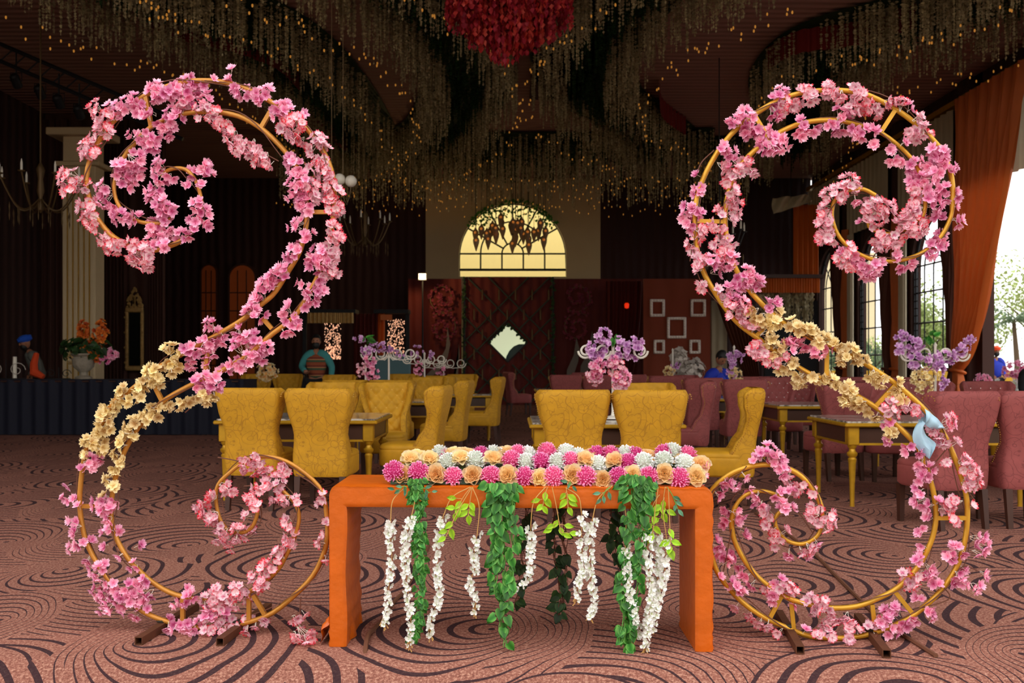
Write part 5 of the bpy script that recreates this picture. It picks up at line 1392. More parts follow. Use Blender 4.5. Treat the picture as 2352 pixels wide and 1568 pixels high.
# ================================================================ GARDEN
def tree(x, y, h, rad, n, label, m='foliage', s=.22, palm=False):
    root = thing('garden_tree', label, 'tree', (x, y, -.46)); rr = random.Random(int(x * 10 + y))
    b = MB(); b.tube([(0, 0, 0), (.1, 0, h * .3), (0, .1, h * .65)], [.16, .12, .07], 8)
    if not palm:
        for k in range(6): a = k * 1.05; b.tube([(.08, 0, h * (.3 + .05 * k)), (rad * .6 * math.cos(a), rad * .6 * math.sin(a), h * (.55 + .05 * k))], [.06, .02], 5)
    part('trunk', b, M['bark'], root)
    g = MB()
    if palm:
        for k in range(26):
            a = k * 2.4; el = rr.uniform(-.4, 1.1); c, s_ = math.cos(a), math.sin(a); L = rad * rr.uniform(.8, 1.1)
            for i in range(16):
                t = (i + 1) / 16; q = Vector((c * L * t, s_ * L * t, h * .65 + L * (math.sin(el) * t - .6 * t * t)))
                for sd in (-1, 1):
                    d = Vector((c * .5 - s_ * sd, s_ * .5 + c * sd, -.5)).normalized(); tip = q + d * .45 * (1 - .5 * t)
                    e = Vector((c, s_, 0)) * .05; g.add([q - e, q + e, tip], [(0, 1, 2)], [.2, .4, 1], rr.random())
    else:
        blobs = [(Vector((rr.gauss(0, .4) * rad, rr.gauss(0, .4) * rad, h * rr.uniform(.45, .9))), rad * rr.uniform(.3, .55)) for _ in range(12)]
        for k in range(n):
            c, r_ = rr.choice(blobs); d = Vector((rr.gauss(0, 1), rr.gauss(0, 1), rr.gauss(0, 1))).normalized()
            m4 = frame_mat(c + d * r_ * rr.uniform(.7, 1.05), d, s=s * rr.uniform(.6, 1.2), roll=rr.random() * 6)
            g.add([m4 @ Vector(v) for v in ((0, 0, 0), (.5, .25, .1), (1, 0, 0), (.5, -.25, .1))], [(0, 1, 2, 3)], [.2, .7, 1, .5], rr.random())
    part('foliage', g, M[m], root, False, kind='stuff')
tree(20.2, 40, 5.4, 2.4, 0, 'feathery palm seen through the open garden doorway', 'foliaged', palm=True)
tree(23.5, 44, 6.5, 3.2, 5000, 'leafy tree at the right edge beyond the garden doorway')
tree(15.9, 38, 4.0, 1.7, 3000, 'green tree behind the window nearest the garden doorway')
tree(21.5, 49, 6.0, 2.4, 1800, 'taller pale tree farther behind the third side window')
tree(19.5, 56, 3.0, 2.0, 2000, 'low green tree behind the second side window')
tree(15.0, 42, 2.6, 1.8, 2500, 'low bush behind the second side window', 'foliaged')
root = thing('garden_hedge', 'clipped dark green hedge beyond the garden doorway', 'hedge', (18, 34, -.46)); g = MB(); rr = random.Random(1)
for k in range(6000):
    u_ = rr.random(); q = Vector((13.5 + 16 * u_, 34 + rr.uniform(-.5, .5), rr.uniform(-.4, .55))); m4 = frame_mat(q, (rr.uniform(-1, 1), -1, rr.uniform(-.3, 1)), s=rr.uniform(.1, .22), roll=rr.random() * 6)
    g.add([m4 @ Vector(v) for v in ((0, 0, 0), (.5, .25, .1), (1, 0, 0), (.5, -.25, .1))], [(0, 1, 2, 3)], [.2, .7, 1, .5], rr.random())
part('foliage', g, M['foliaged'], root, False, world=True, kind='stuff')
b = MB(); b.box((19, 36.6, .25), (16, .3, 1.5)); solo('garden_wall', b, M['goldtable'], 'low yellowish garden wall in front of the trees at the right', 'wall', (19, 36.6, -.5), smooth=False)
b = MB(); b.box((21.5, 70, 4.2), (6, 6, 9)); solo('garden_house', b, M['creamwall'], 'pale house outside beyond the farthest side window', 'building', (21.5, 70, -.3), smooth=False)
# ================================================================ ORANGE BENCH TABLE
BS = -.047                                  # slight turn of the table
def BY(x, back=0.0): return 4.42 + BS * x + back
H, TH, LW, DP = .725, .098, .083, .42
xo0, xo1 = P(752, 0, 4.45).x, P(1641, 0, 4.38).x
def bench():
    root = thing('covered_console_table', 'low console table sleeved in bright orange velvet, at the front between the two arches', 'table', (0, 4.62, 0))
    xi0, xi1 = xo0 + LW, xo1 - LW; zi = H - TH; RC = .05
    seg = []                                 # (outer, inner, kind)
    N = 40
    for i in range(N): t = i / N; seg.append(((xo0, t * (H - RC)), (xi0 + .004 * math.sin(t * 9), t * zi), 'legL'))
    for i in range(22):
        a = PI - (PI / 2) * i / 21; k = i / 21
        seg.append(((xo0 + RC + RC * math.cos(a), H - RC + RC * math.sin(a)), (xi0, zi), 'corL'))
    for i in range(1, 61): t = i / 61; seg.append(((xo0 + RC + (xo1 - xo0 - 2 * RC) * t, H), (xi0 + (xi1 - xi0) * t, zi), 'top'))
    for i in range(22):
        a = PI / 2 - (PI / 2) * i / 21; seg.append(((xo1 - RC + RC * math.cos(a), H - RC + RC * math.sin(a)), (xi1, zi), 'corR'))
    for i in range(1, N + 1): t = 1 - i / N; seg.append(((xo1, t * (H - RC)), (xi1, t * zi), 'legR'))
    rr = random.Random(5); ph = [rr.random() * 6 for _ in range(8)]
    def ring(s_):
        (ox, oz), (ix, iz), kd = s_; out = []; rb = .012
        O = Vector((ox, 0, oz)); I = Vector((ix, 0, iz)); d = (O - I); L = d.length; d.normalize()
        for side in (0, 1, 2, 3):
            n = (10, 10, 10, 4)[side]
            for k in range(n):
                t = k / n
                if side == 0: q = I.lerp(O, t); y = 0; nrm = Vector((0, -1, 0)); e = min(t, 1 - t) * L; y = -min(0, e - rb) * .6
                elif side == 1: q = O.copy(); y = DP * t; nrm = d; q = q - d * max(0, rb - min(t, 1 - t) * DP) * .6
                elif side == 2: q = O.lerp(I, t); y = DP; nrm = Vector((0, 1, 0))
                else: q = I.copy(); y = DP * (1 - t); nrm = -d
                wv = 0
                if kd in ('corL', 'corR') and side in (0, 2):
                    an = math.atan2(q.z - iz, q.x - ix) if L * t > 1e-4 else 0
                    wv = .017 * (1 - abs(math.sin(an * 11 + ph[0]))) * math.sin(PI * min(1, t * 1.15)) + .004 * math.sin(an * 37)
                elif kd in ('legL',) and side in (0, 3): wv = .0045 * math.sin(q.z * 75 + 2 * math.sin(q.z * 13) + q.x * 30 + ph[1]) * (.4 + .6 * math.sin(q.z * 7) ** 2)
                elif kd == 'legR' and side in (0, 1): wv = .003 * math.sin(q.z * 60 + 3 * math.sin(q.z * 11) + ph[2])
                elif kd == 'top': 
                    ed = min(abs(q.x - xo0), abs(q.x - xo1)); wv = .007 * math.exp(-ed / .09) * math.sin(q.x * 90) + .0006 * math.sin(q.x * 40)
                if q.z < .09 and side in (0, 1, 3): wv += .004 * math.sin(q.z * 120 + y * 30)
                q = q + nrm * wv
                out.append(Vector((q.x, BY(q.x) + y, max(.001, q.z))))
        return out
    rings = [ring(s_) for s_ in seg]; n = len(rings[0])
    def piece(name, a, b_, capa, capb):
        mb = MB(); vs = [q for r_ in rings[a:b_ + 1] for q in r_]; fs = []
        for i in range(b_ - a):
            for k in range(n): fs.append((i * n + k, i * n + (k + 1) % n, (i + 1) * n + (k + 1) % n, (i + 1) * n + k))
        if capa: fs.append(tuple(range(n)))
        if capb: fs.append(tuple((b_ - a) * n + k for k in range(n))[::-1])
        mb.add(vs, fs); return part(name, mb, M['velvet'], root, 50, world=True)
    last = len(rings) - 1
    piece('leg_cover', 0, N, True, False); piece('top_cover', N, last - N, False, False); piece('leg_cover', last - N, last, False, True)
    b = MB(); c = P(740, 1455, 4.47)
    b.grid(lambda u, v: Vector((xo0 - .045 * v + .01 * math.sin(v * 9), BY(xo0) + .02 + u * .2, .10 * (1 - v) ** .6 * (1 + .3 * math.sin(u * 14)) + .005)), 20, 10)
    b.grid(lambda u, v: Vector((xo0 + LW + .02 * v * math.sin(u * 7), BY(xo0) + .1 + u * .3, .12 * (1 - v) * (1 + .2 * math.sin(u * 17)) + .005)), 20, 6)
    part('loose_hem', b, M['velvet'], root, world=True)
bench()

# ================================================================ FLOWER RUNNER ON THE TABLE
root = thing('flower_runner', 'long runner of pink pompons, peach roses and white carnations lying on the orange table', 'flowers', (.2, 4.6, H))
b = MB()
b.grid(lambda u, v: Vector((P(905, 0, 4.6).x + (P(1606, 0, 4.6).x - P(905, 0, 4.6).x) * v, BY(0) + .21 + .165 * math.cos(PI * u), H + .002 + .075 * math.sin(PI * u))), 10, 40)
part('foam_base', b, M['ivydark'], root, world=True)
row1 = 'm905,1083 r924,1093 m961,1085 r1002,1092 m1041,1095 r1086,1092 m1127,1093 r1166,1093 m1205,1095 r1239,1100 m1272,1094 r1315,1092 m1345,1095 r1385,1102 m1420,1095 r1453,1092 m1490,1095 r1526,1088 m1560,1098 r1599,1095'
row2 = 'r943,1056 r987,1056 w1031,1063 r1059,1054 w1091,1058 r1133,1056 m1174,1056 w1208,1064 m1242,1061 w1281,1063 m1310,1059 r1344,1059 w1373,1068 r1413,1061 m1442,1063 w1478,1063 w1524,1058 w1572,1064 r1608,1070'
row3 = 'r960,1048 w1011,1042 m1018,1050 r1042,1042 m1104,1047 r1072,1044 w1135,1045 r1159,1042 m1190,1042 w1212,1046 m1256,1038 w1301,1041 w1328,1050 r1356,1046 m1371,1046 m1402,1044 w1437,1044 m1458,1047 r1488,1049 m1526,1042 w1544,1040 r1558,1051 m1578,1047'
rr = random.Random(9)
def runner_row(s_, dy, face, base_s):
    for tok in s_.split():
        k = tok[0]; x, y = map(float, tok[1:].split(','))
        Xw = P(x, y, BY(0) + dy); Y = BY(Xw.x) + dy; q = P(x, y, Y)
        ms = {'m': MUM, 'w': WMUM, 'r': ROSE}[k]; nm = {'m': 'chrysanthemum', 'w': 'carnation', 'r': 'rose'}[k]
        f = Vector((rr.uniform(-.3, .3), face[0] + rr.uniform(-.1, .1), face[1] + rr.uniform(-.15, .15)))
        s2 = base_s * {'m': 1.0, 'w': .98, 'r': .95}[k] * rr.uniform(.94, 1.06)
        if k == 'r': q = q + f.normalized() * .004
        mkobj(nm, rr.choice(ms), root, frame_mat(q - root.location, f, s=s2 * (1 if k != 'r' else .92), roll=rr.random() * 6))
runner_row(row1, .055, (-1, .45), .052)
runner_row(row2, .15, (-.7, .9), .051)
runner_row(row3, .26, (-.25, 1), .05)
for k in range(17):                          # rear slope of the runner, hidden from the photograph's side
    x = -.47 + k * .075; y = BY(x) + .345; ks = 'mrw'[k % 3]
    mkobj({'m': 'chrysanthemum', 'w': 'carnation', 'r': 'rose'}[ks], {'m': MUM, 'w': WMUM, 'r': ROSE}[ks][0], root, frame_mat(Vector((x, y, H + .045)) - root.location, (rr.uniform(-.2, .2), 1, .5), s=.044, roll=k))
g = [(P(1614, 1075, 4.5)), (P(1620, 1090, 4.5)), (P(1610, 1105, 4.5)), (P(1622, 1068, 4.5))]
for q in g: mkobj('blossom', BM['redtip'][0], root, frame_mat(q - root.location, (.8, -.8, .2), s=.04))
# leaf sprigs (grey-green) resting on the table edge
SPR = [((925, 1118), [(898, 1122), (912, 1128), (915, 1117), (930, 1125), (930, 1134)]), ((968, 1128), [(984, 1118), (980, 1133), (1000, 1128), (978, 1140)])]

# ================================================================ HANGING VINES
def px_path(pts, Y, n): return [Vector(p) for p in smooth_path([P(x, y, Y) for x, y in pts], n)]
def wist(label, org, path, Y, dens=.025, s=.043):
    top = P(org[0], org[1], BY(0) - .012); pts = px_path(path, Y, 60)
    root = thing('wisteria_strand', label, 'hanging flowers', top, group='white wisteria strands hanging from the orange table')
    mid = (top + pts[0]) * .5 + Vector((.02 * (1 if org[0] > path[0][0] else -1) * -1, -.015, .02))
    st = MB(); st.tube(smooth_path([top, mid, pts[0]], 12), .0022, 5); st.tube(pts, .0018, 4)
    e = pts[-1]
    for k in range(5): a = rr.uniform(-.02, .02); st.tube([e + Vector((0, 0, .012 * k)), e + Vector((a, -.004, -.02 + .006 * k))], [.001, .0026], 4)
    part('stem', st, M['stem_tan'], root, world=True)
    L = sum((pts[i + 1] - pts[i]).length for i in range(59)); n = int(L / dens) * 2
    for k in range(n):
        t = (k + rr.uniform(-.3, .3)) / n; t = min(max(t, 0), .999) * 59; i = int(t); q = pts[i].lerp(pts[i + 1], t - i)
        a = k * 2.4 + rr.uniform(-.5, .5); w_ = .012 * (1.1 - .45 * k / n)
        d = Vector((math.cos(a) * .8, -abs(math.sin(a)) * .8 - .35, rr.uniform(-.5, .5)))
        mkobj('blossom', rr.choice(WM), root, frame_mat(q + Vector((d.x * w_, d.y * w_, 0)) - root.location, d, s=s * rr.uniform(.8, 1.15) * (1 - .25 * k / n), roll=rr.random() * 6))
YF_ = 4.385
wist('leftmost thin white wisteria strand beside the left orange leg', (930, 1120), [(897, 1197), (897, 1230), (900, 1290), (893, 1350), (890, 1400), (882, 1438)], YF_)
wist('second white wisteria strand from the left, beside the narrow dark green garland', (942, 1120), [(944, 1190), (932, 1240), (932, 1300), (938, 1370), (944, 1430), (940, 1486)], YF_ - .01)
wist('third white wisteria strand from the left, right of the narrow green garland', (1080, 1118), [(1018, 1185), (1005, 1254), (1007, 1320), (1009, 1372), (992, 1417), (987, 1464)], YF_)
wist('short white wisteria strand hanging alone between the two left green garlands', (1085, 1118), [(1096, 1226), (1089, 1272), (1092, 1300), (1078, 1344), (1092, 1366), (1092, 1409)], YF_)
wist('white wisteria strand that crosses right of the wide middle green garland', (1253, 1118), [(1219, 1206), (1219, 1254), (1219, 1300), (1205, 1337), (1165, 1362)], YF_)
wist('white wisteria strand in the clear space right of centre, left of a pair', (1300, 1120), [(1336, 1181), (1336, 1254), (1340, 1308), (1328, 1337), (1325, 1380)], YF_)
wist('white wisteria strand in the clear space right of centre, right of a pair', (1407, 1115), [(1360, 1196), (1354, 1254), (1357, 1326), (1365, 1380), (1354, 1420)], YF_)
wist('white wisteria strand mixed into the big right green garland', (1415, 1115), [(1436, 1254), (1440, 1326), (1455, 1400), (1458, 1440)], YF_ - .02)
wist('long white wisteria strand right of the big green garland, lowest of all', (1528, 1118), [(1488, 1225), (1488, 1290), (1495, 1362), (1488, 1435), (1480, 1497)], YF_ - .02)
wist('rightmost white wisteria strand slanting inward near the right orange leg', (1532, 1118), [(1531, 1235), (1528, 1300), (1520, 1348), (1506, 1398), (1499, 1448)], YF_ - .01)
wist('short white wisteria strand behind the long right one', (1530, 1118), [(1509, 1228), (1512, 1300), (1500, 1380), (1460, 1470)], YF_ + .02)
def ivy(label, path, Y, width, n, m='ivy', s=.05, name='ivy_garland', cat='hanging greenery', grp='green garlands hanging from the orange table', single=70):
    """path in pixels; width(t) half width in px"""
    pts = px_path(path, Y, 60); root = thing(name, label, cat, pts[0], group=grp)
    st = MB()
    for k in range(4):
        o_ = Vector((rr.uniform(-.012, .012), rr.uniform(-.01, .01), 0)); wv = rr.random() * 6
        st.tube([p + o_ + Vector((.006 * math.sin(i * .5 + wv), .004 * math.cos(i * .6 + wv), 0)) for i, p in enumerate(pts)], .0018, 4)
    part('stem', st, M['stem_green'] if m == 'ivy' else M['twig'], root, world=True)
    g = MB()
    for k in range(n):
        t = rr.random() ** 1.5; tt = t * 59; i = min(int(tt), 58); q = pts[i].lerp(pts[i + 1], tt - i)
        w_ = width(t) * Y / F; a = rr.uniform(0, 2 * PI); off = Vector((math.cos(a) * w_ * rr.uniform(.2, 1), -abs(math.sin(a)) * w_ * .5, 0))
        nrm = Vector((off.x / max(w_, .001) * .8, -1, rr.uniform(-.2, .6)))
        ro = -PI / 2 + off.x / max(w_, .001) * .9 + rr.uniform(-.5, .5)
        mm = frame_mat(q + off - root.location, nrm, s=s * rr.uniform(.7, 1.15), roll=ro)
        if k < single: mkobj('leaf', LF[m], root, mm)
        else: g.merge(IVYMB, mm, rr.random())
    if g.v: part('leaves', g, M[m], root, 60, kind='stuff')
    return root
ivy('narrow dense dark green garland near the left end of the flower runner', [(955, 1100), (962, 1180), (962, 1254), (965, 1326), (965, 1400), (947, 1470)], YF_ + .01, lambda t: 18 - 9 * t, 230, s=.032)
ivy('wide middle green garland, main bunch on the table front', [(1150, 1108), (1146, 1160), (1142, 1230), (1140, 1300), (1142, 1365)], YF_, lambda t: 36 - 30 * t ** .7, 74, s=.052)
ivy('middle green garland, right branch of the bunch', [(1168, 1110), (1178, 1180), (1180, 1240), (1172, 1300), (1180, 1350)], YF_ - .005, lambda t: 22 - 12 * t, 40, s=.046)
ivy('middle green garland, thin tail reaching almost to the floor', [(1160, 1300), (1165, 1370), (1152, 1420), (1165, 1485)], YF_ + .005, lambda t: 18, 26, s=.05)
ivy('big bushy green garland at the right, left branch', [(1462, 1090), (1452, 1150), (1440, 1230), (1432, 1310), (1432, 1390), (1428, 1475)], YF_ - .01, lambda t: 38 - 32 * t ** .7, 88, s=.048)
ivy('big bushy green garland at the right, right branch', [(1476, 1098), (1480, 1160), (1470, 1240), (1468, 1320), (1455, 1400), (1445, 1500)], YF_ - .015, lambda t: 26 - 18 * t ** .7, 60, s=.046)
YBk = BY(0) + DP + .03
def sc(pts): return pts
G2 = 'dark ivy trails hanging behind the orange table'
ivy('dark ivy trail behind the table, right of the middle garland', [(1208, 1100), (1208, 1180), (1203, 1260), (1200, 1320), (1188, 1385)], YBk, lambda t: 14 - 8 * t, 36, 'ivydark', .05, 'ivy_trail', grp=G2)
ivy('dark ivy trail behind the table, left of the clear space', [(1272, 1100), (1270, 1190), (1272, 1270), (1284, 1340), (1284, 1412)], YBk, lambda t: 13 - 6 * t, 32, 'ivydark', .055, 'ivy_trail', grp=G2)
ivy('dark ivy trail behind the table, thin one beside the clear space', [(1293, 1100), (1293, 1180), (1297, 1260), (1298, 1310), (1290, 1395)], YBk + .01, lambda t: 10, 26, 'ivydark', .05, 'ivy_trail', grp=G2)
ivy('dark ivy trail behind the table, just left of the big right garland', [(1404, 1100), (1404, 1190), (1407, 1240), (1412, 1290)], YBk, lambda t: 11, 20, 'ivydark', .05, 'ivy_trail', grp=G2)
ivy('dark ivy trail behind the table, hidden within the big right garland', [(1424, 1100), (1424, 1200), (1424, 1290), (1424, 1370)], YBk, lambda t: 10, 34, 'ivydark', .05, 'ivy_trail', grp=G2)
def sprig(label, org, leaves, m='lime', s=.05, Y=YF_ - .005):
    o_ = P(org[0], org[1], Y); root = thing('leafy_sprig', label, 'leaves', o_, group='lime green leafy sprigs hanging over the table front' if m == 'lime' else 'grey green sprigs on the table edge')
    cx = sum(l[0] for l in leaves) / len(leaves); by = max(l[1] for l in leaves) - 8
    sp = px_path([org, ((org[0] + cx) / 2, (org[1] + by) / 2 - 6), (cx, by)], Y, 20); st = MB(); st.tube(sp, .002, 5)
    for (x, y) in leaves:
        q = P(x, y, Y); near = min(sp, key=lambda p: (p - q - Vector((0, 0, .02))).length); d = (q - near); d.y = 0
        if d.length < .004: d = Vector((0, 0, -1))
        d.normalize(); st.tube([near, q - d * .02], .0012, 4)
        nrm = Vector((rr.uniform(-.3, .3), -1, rr.uniform(0, .5))); z = nrm.normalized(); xx = (d - z * d.dot(z)).normalized(); yy = z.cross(xx)
        mm = Matrix((xx, yy, z)).transposed().to_4x4(); mm = Matrix.Translation(q - xx * s * .5 - root.location) @ mm @ Matrix.Scale(s * rr.uniform(.85, 1.15), 4)
        mkobj('leaf', LF[m], root, mm)
    part('stem', st, M['stem_tan'] if m == 'lime' else M['stem_green'], root, world=True)
sprig('lime sprig hanging over the table front, leftmost', (1082, 1118), [(1036, 1143), (1034, 1166), (1052, 1160), (1052, 1173), (1045, 1189)])
sprig('lime sprig hanging over the table front, second from the left', (1085, 1118), [(1066, 1164), (1085, 1164), (1085, 1178), (1065, 1179), (1077, 1194)])
sprig('lime sprig drooping low across the third wisteria strand', (1083, 1120), [(1031, 1206), (1038, 1225), (1016, 1221), (1014, 1239)], Y=YF_ - .03)
sprig('lime sprig right of the middle green garland', (1258, 1118), [(1229, 1150), (1252, 1141), (1258, 1153), (1239, 1166), (1253, 1172)])
sprig('lime sprig in the middle of the table front', (1300, 1118), [(1291, 1141), (1294, 1155), (1314, 1143), (1316, 1156), (1310, 1175)])
sprig('lime sprig nearest the right table corner', (1528, 1118), [(1524, 1160), (1510, 1166), (1522, 1171), (1526, 1187), (1542, 1177), (1504, 1178), (1504, 1196)])
sprig('lime sprig drooping low before the right orange leg', (1535, 1120), [(1542, 1225), (1528, 1246), (1553, 1246), (1537, 1262), (1543, 1272)], Y=YF_ - .03)
sprig('lime sprig drooping beside the big right garland', (1512, 1118), [(1510, 1217), (1495, 1234), (1488, 1210), (1502, 1195)], Y=YF_ - .03)
sprig('shaded lime sprig hanging below the table in front of a dark trail', (1268, 1118), [(1262, 1210), (1275, 1205), (1290, 1222), (1308, 1208), (1320, 1225), (1304, 1230), (1258, 1218)])
sprig('grey green sprig at the left end of the flower runner', (935, 1119), [(898, 1122), (912, 1129), (915, 1117), (930, 1125), (930, 1134)], 'bluegreen', .034)
sprig('grey green sprig right of the narrow dark green garland', (966, 1122), [(984, 1118), (980, 1131), (1000, 1128), (978, 1140)], 'bluegreen', .034)
sprig('grey green sprig left of the big right garland', (1402, 1118), [(1371, 1133), (1375, 1151), (1387, 1147), (1400, 1138)], 'bluegreen', .036)
sprig('grey green sprig at the right table corner', (1532, 1118), [(1555, 1144), (1563, 1177), (1550, 1168), (1560, 1156)], 'bluegreen', .038)
sprig('grey green sprig peeking from the flower runner beside the big right garland', (1508, 1118), [(1507, 1112), (1502, 1141), (1497, 1136)], 'bluegreen', .04)
sprig('grey green sprig under the pompons at the middle', (1312, 1112), [(1296, 1105), (1306, 1116), (1320, 1122)], 'bluegreen', .034)

# ================================================================ THE TWO FLOWER ARCHES
def parse(s_):
    out = []; cur = 'P'
    for tok in s_.split():
        if tok in ('P', 'R', 'C'): cur = tok; continue
        v = [float(a) for a in tok.split(',')]; out.append((cur, v[0], v[1], v[2]))
    return out
def arch(label, X0, Y0, slope, outer, inner, rungs, clusters, bars, mgold, twigs, seed, rad=.0125, rads=.0095):
    rr = random.Random(seed)
    def Q(px, py, off=0.0):
        Y = (Y0 - slope * X0) / (1 - slope * (px - CX) / F) - off
        if py > HY + 300: Y = min(Y, (CH - (.03 if off else .012)) * F / (py - HY))
        return P(px, py, Y)
    root = thing('flower_arch', label, 'flower arch', (X0, Y0, 0))
    nrm = Vector((slope, -1, 0)).normalized() * -1
    railpx = []
    for pts, (n0, n1) in ((outer[0], outer[1]), (inner[0], inner[1])):
        sm = smooth_path([(x, y, 0) for x, y in pts], 220); railpx.append(sm)
        p3 = [Q(p.x, p.y) for p in sm]
        rs = []
        for i in range(220):
            t = i / 219; k = 1.0
            if t < n0: k = .78
            if t > 1 - n1: k = .78
            rs.append(rad * k)
        b = MB(); b.tube(p3, rs, 8, up=nrm)
        part('rail', b, mgold, root, 50, world=True)
        # flower vine wound round the rail
        vn = MB(); hel = []
        for i in range(0, 220):
            a = i * .28; t = (p3[min(i + 1, 219)] - p3[max(i - 1, 0)]).normalized(); s_ = t.cross(nrm); hel.append(p3[i] + (s_ * math.cos(a) * (1.15 + .5 * math.sin(i * .13)) + nrm * -math.sin(a)) * (rad + .006))
        vn.tube(hel, .0028, 4); part('vine', vn, M['twig'], root, world=True)
    for (x0, y0, x1, y1) in rungs:
        b = MB(); b.tube([Q(x0, y0), Q(x1, y1)], .0105, 4, sq=False, up=nrm); b2 = MB(); b2.tube([Q(x0, y0), Q(x1, y1)], .0095, 4, sq=True, up=nrm); part('rung', b2, mgold, root, False, world=True)
    for (fx, fy, bx_, by_) in bars:
        a = P(fx, fy, GY(fy)); c = P(bx_, by_, GY(by_)); d = (c - a).normalized(); s_ = Vector((d.y, -d.x, 0)); w_ = .018; b = MB()
        up = Vector((0, 0, 1)); z = .020
        o = [a + s_ * w_ * i + up * (z + w_ * j) for i, j in ((-1, -1), (1, -1), (1, 1), (-1, 1))]; e = [p + (c - a) for p in o]
        oi = [a + s_ * w_ * .8 * i + up * (z + w_ * .8 * j) for i, j in ((-1, -1), (1, -1), (1, 1), (-1, 1))]; ei = [p + d * .12 for p in oi]
        b.add(o + e + oi + ei, [(i, (i + 1) % 4, 4 + (i + 1) % 4, 4 + i) for i in range(4)] + [(7, 6, 5, 4)] + [(i, 8 + i, 8 + (i + 1) % 4, (i + 1) % 4) for i in range(4)] + [(8 + i, 12 + i, 12 + (i + 1) % 4, 8 + (i + 1) % 4) for i in range(4)] + [(12, 13, 14, 15)])
        bo = part('foot_bar', b, M['rust'], root, False, world=True)
        # weld where the bar meets the rail
        b = MB(); t = (Y0 + slope * (a.x - X0) - a.y) / max(.01, (c.y - a.y)); m_ = a.lerp(c, t); b.ball(m_ + up * .045, .02, 8, 5, (1.6, .8, .7)); part('weld', b, M['dark_weld'], bo, world=True)
    for pts in twigs:
        b = MB(); q = [Q(x, y, .01) for x, y in pts]; b.tube(smooth_path(q, 12) if len(q) > 2 else q, .003, 5); part('twig', b, M['twig'], root, world=True)
    allrail = [p for sm in railpx for p in sm]
    cl = parse(clusters); blossoms = []; key = {'P': 'pink', 'R': 'redtip', 'C': 'cream'}
    for (c, x, y, r_) in cl:
        nb = max(1, int(round((r_ / (11.2 if c == 'P' else 9.8)) ** 2 + .3))); near = min(allrail, key=lambda p: (p.x - x) ** 2 + (p.y - y) ** 2)
        dist = math.hypot(near.x - x, near.y - y); k = min(1, (r_ * .9) / max(dist, 1)) if dist > 1 else 0
        ox, oy = x + (near.x - x) * min(k, 1), y + (near.y - y) * min(k, 1)
        dep = rr.uniform(-.015, .035); O = Q(ox, oy, dep)
        st = MB(); sp = part_defer = []
        for j in range(nb):
            for _ in range(12):
                a = rr.random() * 2 * PI; q_ = math.sqrt(rr.random()) * (r_ - 9 if r_ > 12 else 1); bx_, by_ = x + math.cos(a) * q_, y + math.sin(a) * q_
                if all((bx_ - u) ** 2 + (by_ - v) ** 2 > 130 for u, v in sp): break
            sp.append((bx_, by_)); off = dep + rr.uniform(-.012, .035)
            W_ = Q(bx_, by_, off); d = Vector(((bx_ - ox) / max(r_, 8) * 1.0 + rr.uniform(-.6, .6), -1.0 + rr.uniform(-.2, .7), -(by_ - oy) / max(r_, 8) * 1.0 + rr.uniform(-.6, .6)))
            d.normalize(); s_ = (.054 if c != 'R' else .054) * rr.uniform(.85, 1.12)
            m_ = (O + W_ - d * .02) * .5 + Vector((0, 0, rr.uniform(-.006, .01)))
            st.tube([O, m_, W_ - d * .002], .0011, 4, cap=False)
            blossoms.append([rr.random(), len(blossoms), c, W_, d, s_, None, rr.random() * 6, rr.randrange(6), rr.random()])
        so = part('blossom_spray', st, M['stem_white'], root, world=True)
        for b_ in blossoms[-nb:]: b_[6] = so
    pick = sorted(blossoms, key=lambda b_: b_[0])[:300]; ids = {b_[1] for b_ in pick}
    rest = {'P': MB(), 'R': MB(), 'C': MB()}
    for (_, i, c, W_, d, s_, so, ro, v, r2) in blossoms:
        m4 = frame_mat(W_ - root.location, d, s=s_, roll=ro)
        if i in ids: mkobj('blossom', BM[key[c]][v], so, m4)
        else: rest[c].merge(BL[v], m4, r2)
    # one joined part for the remaining blossoms, one material slot per colour
    big = MB(); mi = []
    for n, c in enumerate('PRC'): big.merge(rest[c]); mi += [n] * len(rest[c].f)
    k0 = 0
    for c in 'PRC':
        L = len(rest[c].v); big.r[k0:k0 + L] = rest[c].r; k0 += L
    o = part('blossoms', big, M['pink'], root, 60, kind='stuff'); o.data.materials.append(M['redtip']); o.data.materials.append(M['cream']); o.data.polygons.foreach_set('material_index', mi)
    print('blossoms', len(blossoms), 'clusters', len(cl))
    return root

# right arch
RO = [(1801, 1174), (1789, 1177), (1780, 1195), (1787, 1219), (1806, 1240), (1834, 1249), (1859, 1244), (1880, 1226), (1888, 1198), (1887, 1167), (1873, 1132), (1845, 1097), (1810, 1076), (1770, 1067), (1736, 1069), (1705, 1076), (1670, 1093), (1634, 1128), (1627, 1180), (1628, 1235), (1640, 1293), (1656, 1327), (1691, 1369), (1729, 1401), (1768, 1424), (1817, 1445), (1852, 1459), (1897, 1465), (1949, 1464), (2002, 1455), (2054, 1436), (2100, 1411), (2145, 1373), (2180, 1331), (2204, 1286), (2217, 1237), (2222, 1188), (2220, 1142), (2210, 1100), (2187, 1037), (2161, 985), (2125, 942), (2096, 914), (2057, 881), (2018, 855), (1975, 828), (1921, 803), (1868, 778), (1821, 756), (1786, 731), (1752, 700), (1715, 659), (1689, 615), (1672, 563), (1665, 500), (1672, 448), (1689, 400), (1715, 363), (1759, 325), (1804, 297), (1855, 280), (1915, 276), (1966, 284), (2018, 302), (2059, 330), (2096, 367), (2118, 411), (2125, 456), (2122, 489), (2103, 511), (2063, 535), (2026, 535), (1996, 519), (2000, 500), (2007, 493)]
